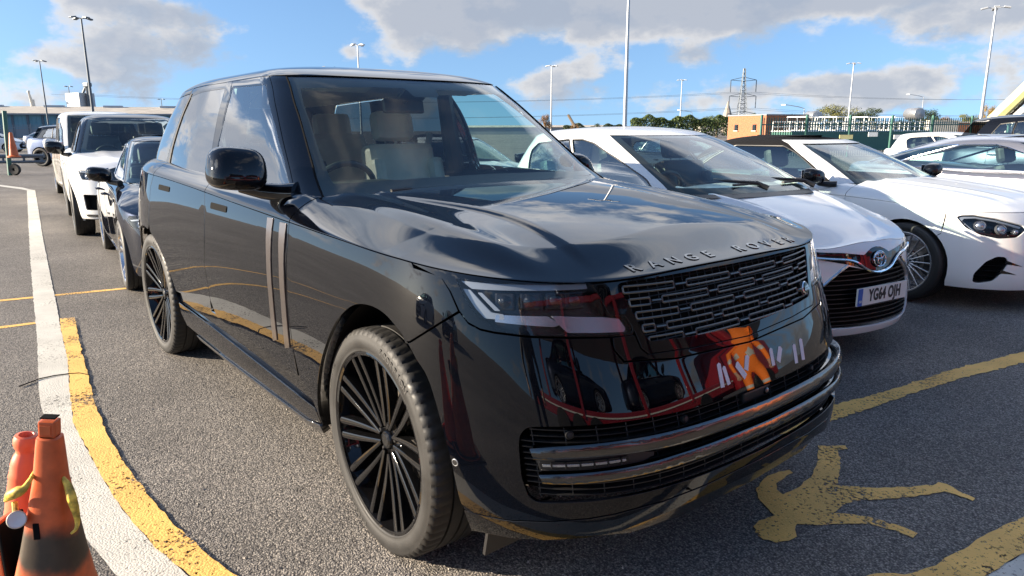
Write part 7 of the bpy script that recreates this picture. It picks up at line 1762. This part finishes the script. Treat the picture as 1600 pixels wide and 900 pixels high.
T_=[(1298,165,163,82,4,'broad olive green tree at the left of the two big round ones'),(1348,170,165,60,1,'darker round tree just right of the broad olive tree'),(1444,150,169,50,1,'dark green tree beside the right-hand tank'),(1475,155,182,34,3,'low rust coloured tree beyond the pale wall'),(1512,160,175,34,4,'olive green tree left of the far right lamp mast'),(1541,120,163,30,2,'bright yellow autumn tree beside the far right lamp mast'),(1232,140,176,28,1,'dark pointed tree right of the brick building'),(1262,150,181,34,0,'mid green bush behind the street lamp'),(1183,120,174,34,0,'green tree top showing over the brick building'),(1102,150,178,38,0,'green tree left of the church spire'),(1060,150,184,30,1,'dark small tree by the slender mast'),(1025,160,182,26,1,'dark round tree at the left of the hedge line'),(995,165,187,26,0,'small green tree near the thick pale mast'),(934,230,192,12,1,'tiny far tree just right of the SUV'),(952,235,194,9,1,'smallest far tree left of the thick mast'),(852,120,176,22,3,'rust coloured tree top beside the edge of the SUV windscreen'),(1586,170,182,40,0,'green tree behind the white cylinder'),(1120,140,183,30,4,'olive tree hugging the foot of the spire'),(1085,145,184,34,4,'olive bush in the middle of the hedge line'),(898,125,190,16,3,'low rust bush behind the dark estate')]
for a in T_: tree(*a)
def hedge(u0,u1,D_,v,mi,label):
    rn=random.Random(u0); vs=[];fs=[]; 
    for i in range(11000):
        u=rn.uniform(u0,u1); H=at(u,D_,v=v+3*math.sin(u*.11)+2*math.sin(u*.29)).z; p=at(u,D_+rn.uniform(-2,2)); z=H*(1-rn.random()**2*.9); s=rn.uniform(.08,.20); n=Vector((rn.uniform(-1,1),rn.uniform(-1,1),rn.uniform(0,1))).normalized(); t=n.orthogonal().normalized(); b=n.cross(t); j=len(vs); P_=Vector((p.x,p.y,z)); vs+=[P_+t*s,P_+b*s*.7,P_-t*s,P_-b*s*.7]; fs.append((j,j+1,j+2,j+3))
    me=D.meshes.new('hedge'); me.from_pydata(vs,[],fs); me.materials.append(LM[mi]); o=link('hedge',me); tag(o,label,'hedge',kind='stuff')
hedge(985,1140,130,184,0,'rough green hedge running below the spire'); hedge(1215,1480,150,192,1,'dark hedge behind the walkway'); hedge(880,1000,200,197,1,'far dark hedge at the horizon')
for i,(u0,w,D_,v,mt,lb) in enumerate(((955,60,260,197,'pale_wall','far pale low shed on the horizon behind the hatchback'),(1095,30,210,190,'pale_wall','small white house half hidden in the hedge'),(1380,110,230,193,'grey_clad','far grey shed roofs beyond the walkway'),(700,240,240,196,'grey_clad','far grey sheds behind the black SUV'))):
    a=at(u0,D_); H=at(u0,D_,v=v).z; L_=w/1109*D_; c=empty('shed',(a.x,a.y,0),math.atan2(RIGHT.y,RIGHT.x),lb,'building'); m=MB(); m.box((L_/2,4,H*.4),(L_,8,H*.8)); m.build('wall',M[mt],c)
    m=MB(); m.add([(-.3,-.4,H*.78),(L_+.3,-.4,H*.78),(L_+.3,4,H),(-.3,4,H),(L_+.3,8.4,H*.78),(-.3,8.4,H*.78)],[(0,1,2,3),(3,2,4,5)]); m.build('roof',M['roof_cream'],c)
# diagonal bar over the dark estate roof
m=MB(); a=at(888,19,v=180); b=at(899,18.6,v=199); m.tube([tuple(a),tuple(b)],.035,6); m.build('leaning_bar',M['wood'],None,'thin brown bar leaning up over the dark estate roof','bar')
# ---------------------------------------------------------------- behind the viewer: car transporter and crew, seen only in the paint
def transporter():
    c=empty('car_transporter',(7.6,-6.2,0),R(84),'red car transporter lorry with two decks facing the parked cars','lorry')
    L_=15.0
    m=MB(); m.box((L_/2,0,.95),(L_,2.4,.50),bev=.03); m.build('lower_deck',M['red_paint'],c)
    m=MB(); m.box((L_/2,0,2.95),(L_,2.4,.16),bev=.03); m.build('upper_deck',M['red_paint'],c)
    for x in (.4,4.0,8.0,11.5,14.6):
        for s in (-1,1): m=MB(); m.box((x,s*1.2,1.95),(.16,.12,2.1),Matrix.Rotation(R(8 if x<8 else -8),3,'Y')); m.build('deck_post',M['red_paint'],c)
    m=MB(); m.box((L_/2,1.22,1.02),(L_,.02,.05)); m.build('side_stripe',M['white_rail'],c)
    m=MB(); m.box((16.6,0,1.9),(2.3,2.4,2.8),bev=.15); cab=m.build('cab',M['red_paint'],c); m=MB(); m.box((16.8,0,2.55),(2.05,2.44,.8),bev=.05); m.build('cab_window',M['privacy_glass'],cab)
    for x in (2.2,3.4,4.6,12.6,16.6):
        for s in (-1,1): w=MB(); w.lathe([(0,-.15),(.28,-.15),(.30,-.10),(.34,-.14),(.50,-.12),(.52,0),(.50,.14),(0,.14)],n=32); o=w.build('wheel',M['tyre'],c); o.location=(x,s*1.12,.52)
    for x in (6.0,9.0): m=MB(); m.box((x,1.22,.68),(1.5,.06,.45)); m.build('side_locker',M['red_paint'],c)
transporter()
copy_car(SED,'dark saloon carried on the lower deck of the transporter',8.3,-1.0,84,group='cars loaded on the transporter').location.z=1.2
copy_car(SED,'second dark saloon on the lower deck of the transporter behind the cab',8.85,4.9,84,group='cars loaded on the transporter').location.z=1.2
copy_car(RRS,'dark SUV carried at the rear of the upper deck',8.6,1.2,84,('white_paint','navy_paint'),group='cars loaded on the transporter',cat='SUV').location.z=3.04
copy_car(SED,'dark saloon carried at the front of the upper deck',9.1,6.9,84,group='cars loaded on the transporter').location.z=3.04
copy_car(YAR,'white hatchback parked across the lane on the sunlit side',-5.5,-12.0,100)
copy_car(SED,'dark saloon parked across the lane on the sunlit side',-1.5,-13.0,98)
def person(name,loc,rz,label,mats,bend=0,hivis=False,s=1.0):
    """one continuous skinned body"""
    J=[('pelvis',(0,0,.95),.125),('waist',(.02*bend,0,1.10),.115),('chest',(.05*bend,0,1.32),.145),('neck',(.08*bend,0,1.50),.055),('head1',(.11*bend,0,1.60),.085),('head2',(.12*bend,0,1.72),.088),
       ('hipL',(0,.085,.90),.078),('kneeL',(.04,.10,.50),.052),('ankL',(-.02,.11,.10),.045),('toeL',(.14,.12,.04),.038),
       ('hipR',(0,-.085,.90),.078),('kneeR',(.02,-.11,.50),.052),('ankR',(-.06,-.12,.10),.045),('toeR',(.10,-.14,.04),.038),
       ('shL',(.05*bend,.17,1.42),.062),('elL',(.03,.24,1.16),.042),('wrL',(.12,.22,.93),.028),('haL',(.16,.21,.86),.030),
       ('shR',(.05*bend,-.17,1.42),.062),('elR',(.03,-.24,1.16),.042),('wrR',(.12,-.22,.93),.028),('haR',(.16,-.21,.86),.030)]
    I={j[0]:i for i,j in enumerate(J)}
    E=[('pelvis','waist'),('waist','chest'),('chest','neck'),('neck','head1'),('head1','head2'),('pelvis','hipL'),('hipL','kneeL'),('kneeL','ankL'),('ankL','toeL'),('pelvis','hipR'),('hipR','kneeR'),('kneeR','ankR'),('ankR','toeR'),('chest','shL'),('shL','elL'),('elL','wrL'),('wrL','haL'),('chest','shR'),('shR','elR'),('elR','wrR'),('wrR','haR')]
    V=[j[1] for j in J]; Rr=[j[2] for j in J]; EE=[(I[a],I[b]) for a,b in E]
    for sd in ('L','R'):
        hx=V[I['ha'+sd]]; sg=1 if sd=='L' else -1
        for k,(dy,dx,l) in enumerate(((-.026,.010,.062),(-.009,.014,.075),(.009,.012,.070),(.025,.004,.055))):
            a=len(V); V+=[(hx[0]+dx,hx[1]+dy,hx[2]-.03),(hx[0]+dx+.01,hx[1]+dy,hx[2]-.03-l*.55),(hx[0]+dx,hx[1]+dy,hx[2]-.03-l)]; Rr+=[.0085,.008,.0065]; EE+=[(I['ha'+sd],a),(a,a+1),(a+1,a+2)]
        a=len(V); V+=[(hx[0]+.03,hx[1]-sg*.012,hx[2]),(hx[0]+.05,hx[1]-sg*.014,hx[2]-.04)]; Rr+=[.011,.008]; EE+=[(I['ha'+sd],a),(a,a+1)]
    me=D.meshes.new(name); me.from_pydata(V,EE,[]); o=D.objects.new(name,me); COL.objects.link(o); 
    sk=o.modifiers.new('skin','SKIN'); 
    for i,sv in enumerate(me.skin_vertices[0].data): sv.radius=(Rr[i],Rr[i]*(1.25 if i in(0,1,2) else 1)); sv.use_root=(i==0)
    o.modifiers.new('sub','SUBSURF').levels=2; o.modifiers['sub'].render_levels=2
    dg=bpy.context.evaluated_depsgraph_get(); dg.update(); m2=D.meshes.new_from_object(o.evaluated_get(dg)); D.objects.remove(o); D.meshes.remove(me)
    for m_ in mats: m2.materials.append(m_)
    for p in m2.polygons:
        z=p.center.z; p.use_smooth=True; ay=abs(p.center.y)
        p.material_index=0 if (z>1.53 or (ay>.17 and z<.97 and z>.70)) else (2 if z<.10 else (1 if z<.98 else 3))
        if hivis and (abs(z-.55)<.03 or abs(z-.40)<.03 or abs(z-1.2)<.03): p.material_index=4
    o=D.objects.new(name,m2); COL.objects.link(o); o.location=loc; o.rotation_euler=(0,0,rz); o.scale=(s,s,s); tag(o,label,'person')
    hm=MB(); hm.lathe([(0,1.83),(.06,1.815),(.10,1.77),(.112,1.70),(.108,1.66)],n=20,axis='z'); h=hm.build('hair' if not hivis else 'helmet',mats[5],o); h.location=(.11*bend+.0,0,0)
    fm=MB(); 
    for sy in (-.03,.03): fm.box((.11*bend+.092,sy,1.675),(.012,.022,.010),bev=.003)
    fm.build('eye',M['black_satin'],o); fm=MB(); fm.box((.11*bend+.105,0,1.65),(.03,.022,.04),bev=.008); fm.build('nose',mats[0],o)
    fm=MB(); fm.box((.11*bend+.088,0,1.61),(.012,.045,.010),bev=.003); fm.build('mouth',pbr('lips',(.35,.12,.10),rough=.5),o)
    for sy in (-1,1): fm=MB(); fm.box((.11*bend,sy*.088,1.67),(.035,.014,.055),bev=.006); fm.build('ear',mats[0],o)
    return o
skin=pbr('skin',(.50,.30,.22),rough=.5); den=pbr('dark_denim',(.02,.028,.05),rough=.85); boots=M['black_satin']; refl=pbr('reflective_band',(.55,.56,.55),rough=.3)
person('person',(3.9,4.2,0),R(225),'person in orange hi-vis jacket and trousers standing by the red lorry',[skin,M['orange_glow'],boots,M['orange_glow'],refl,M['white_rail']],bend=1,hivis=True)
person('person',(2.62,-2.55,0),R(142),'person in a dark top and jeans standing behind the viewpoint',[skin,den,boots,M['leather_dark'],refl,M['leather_dark']],bend=.3,s=.97)
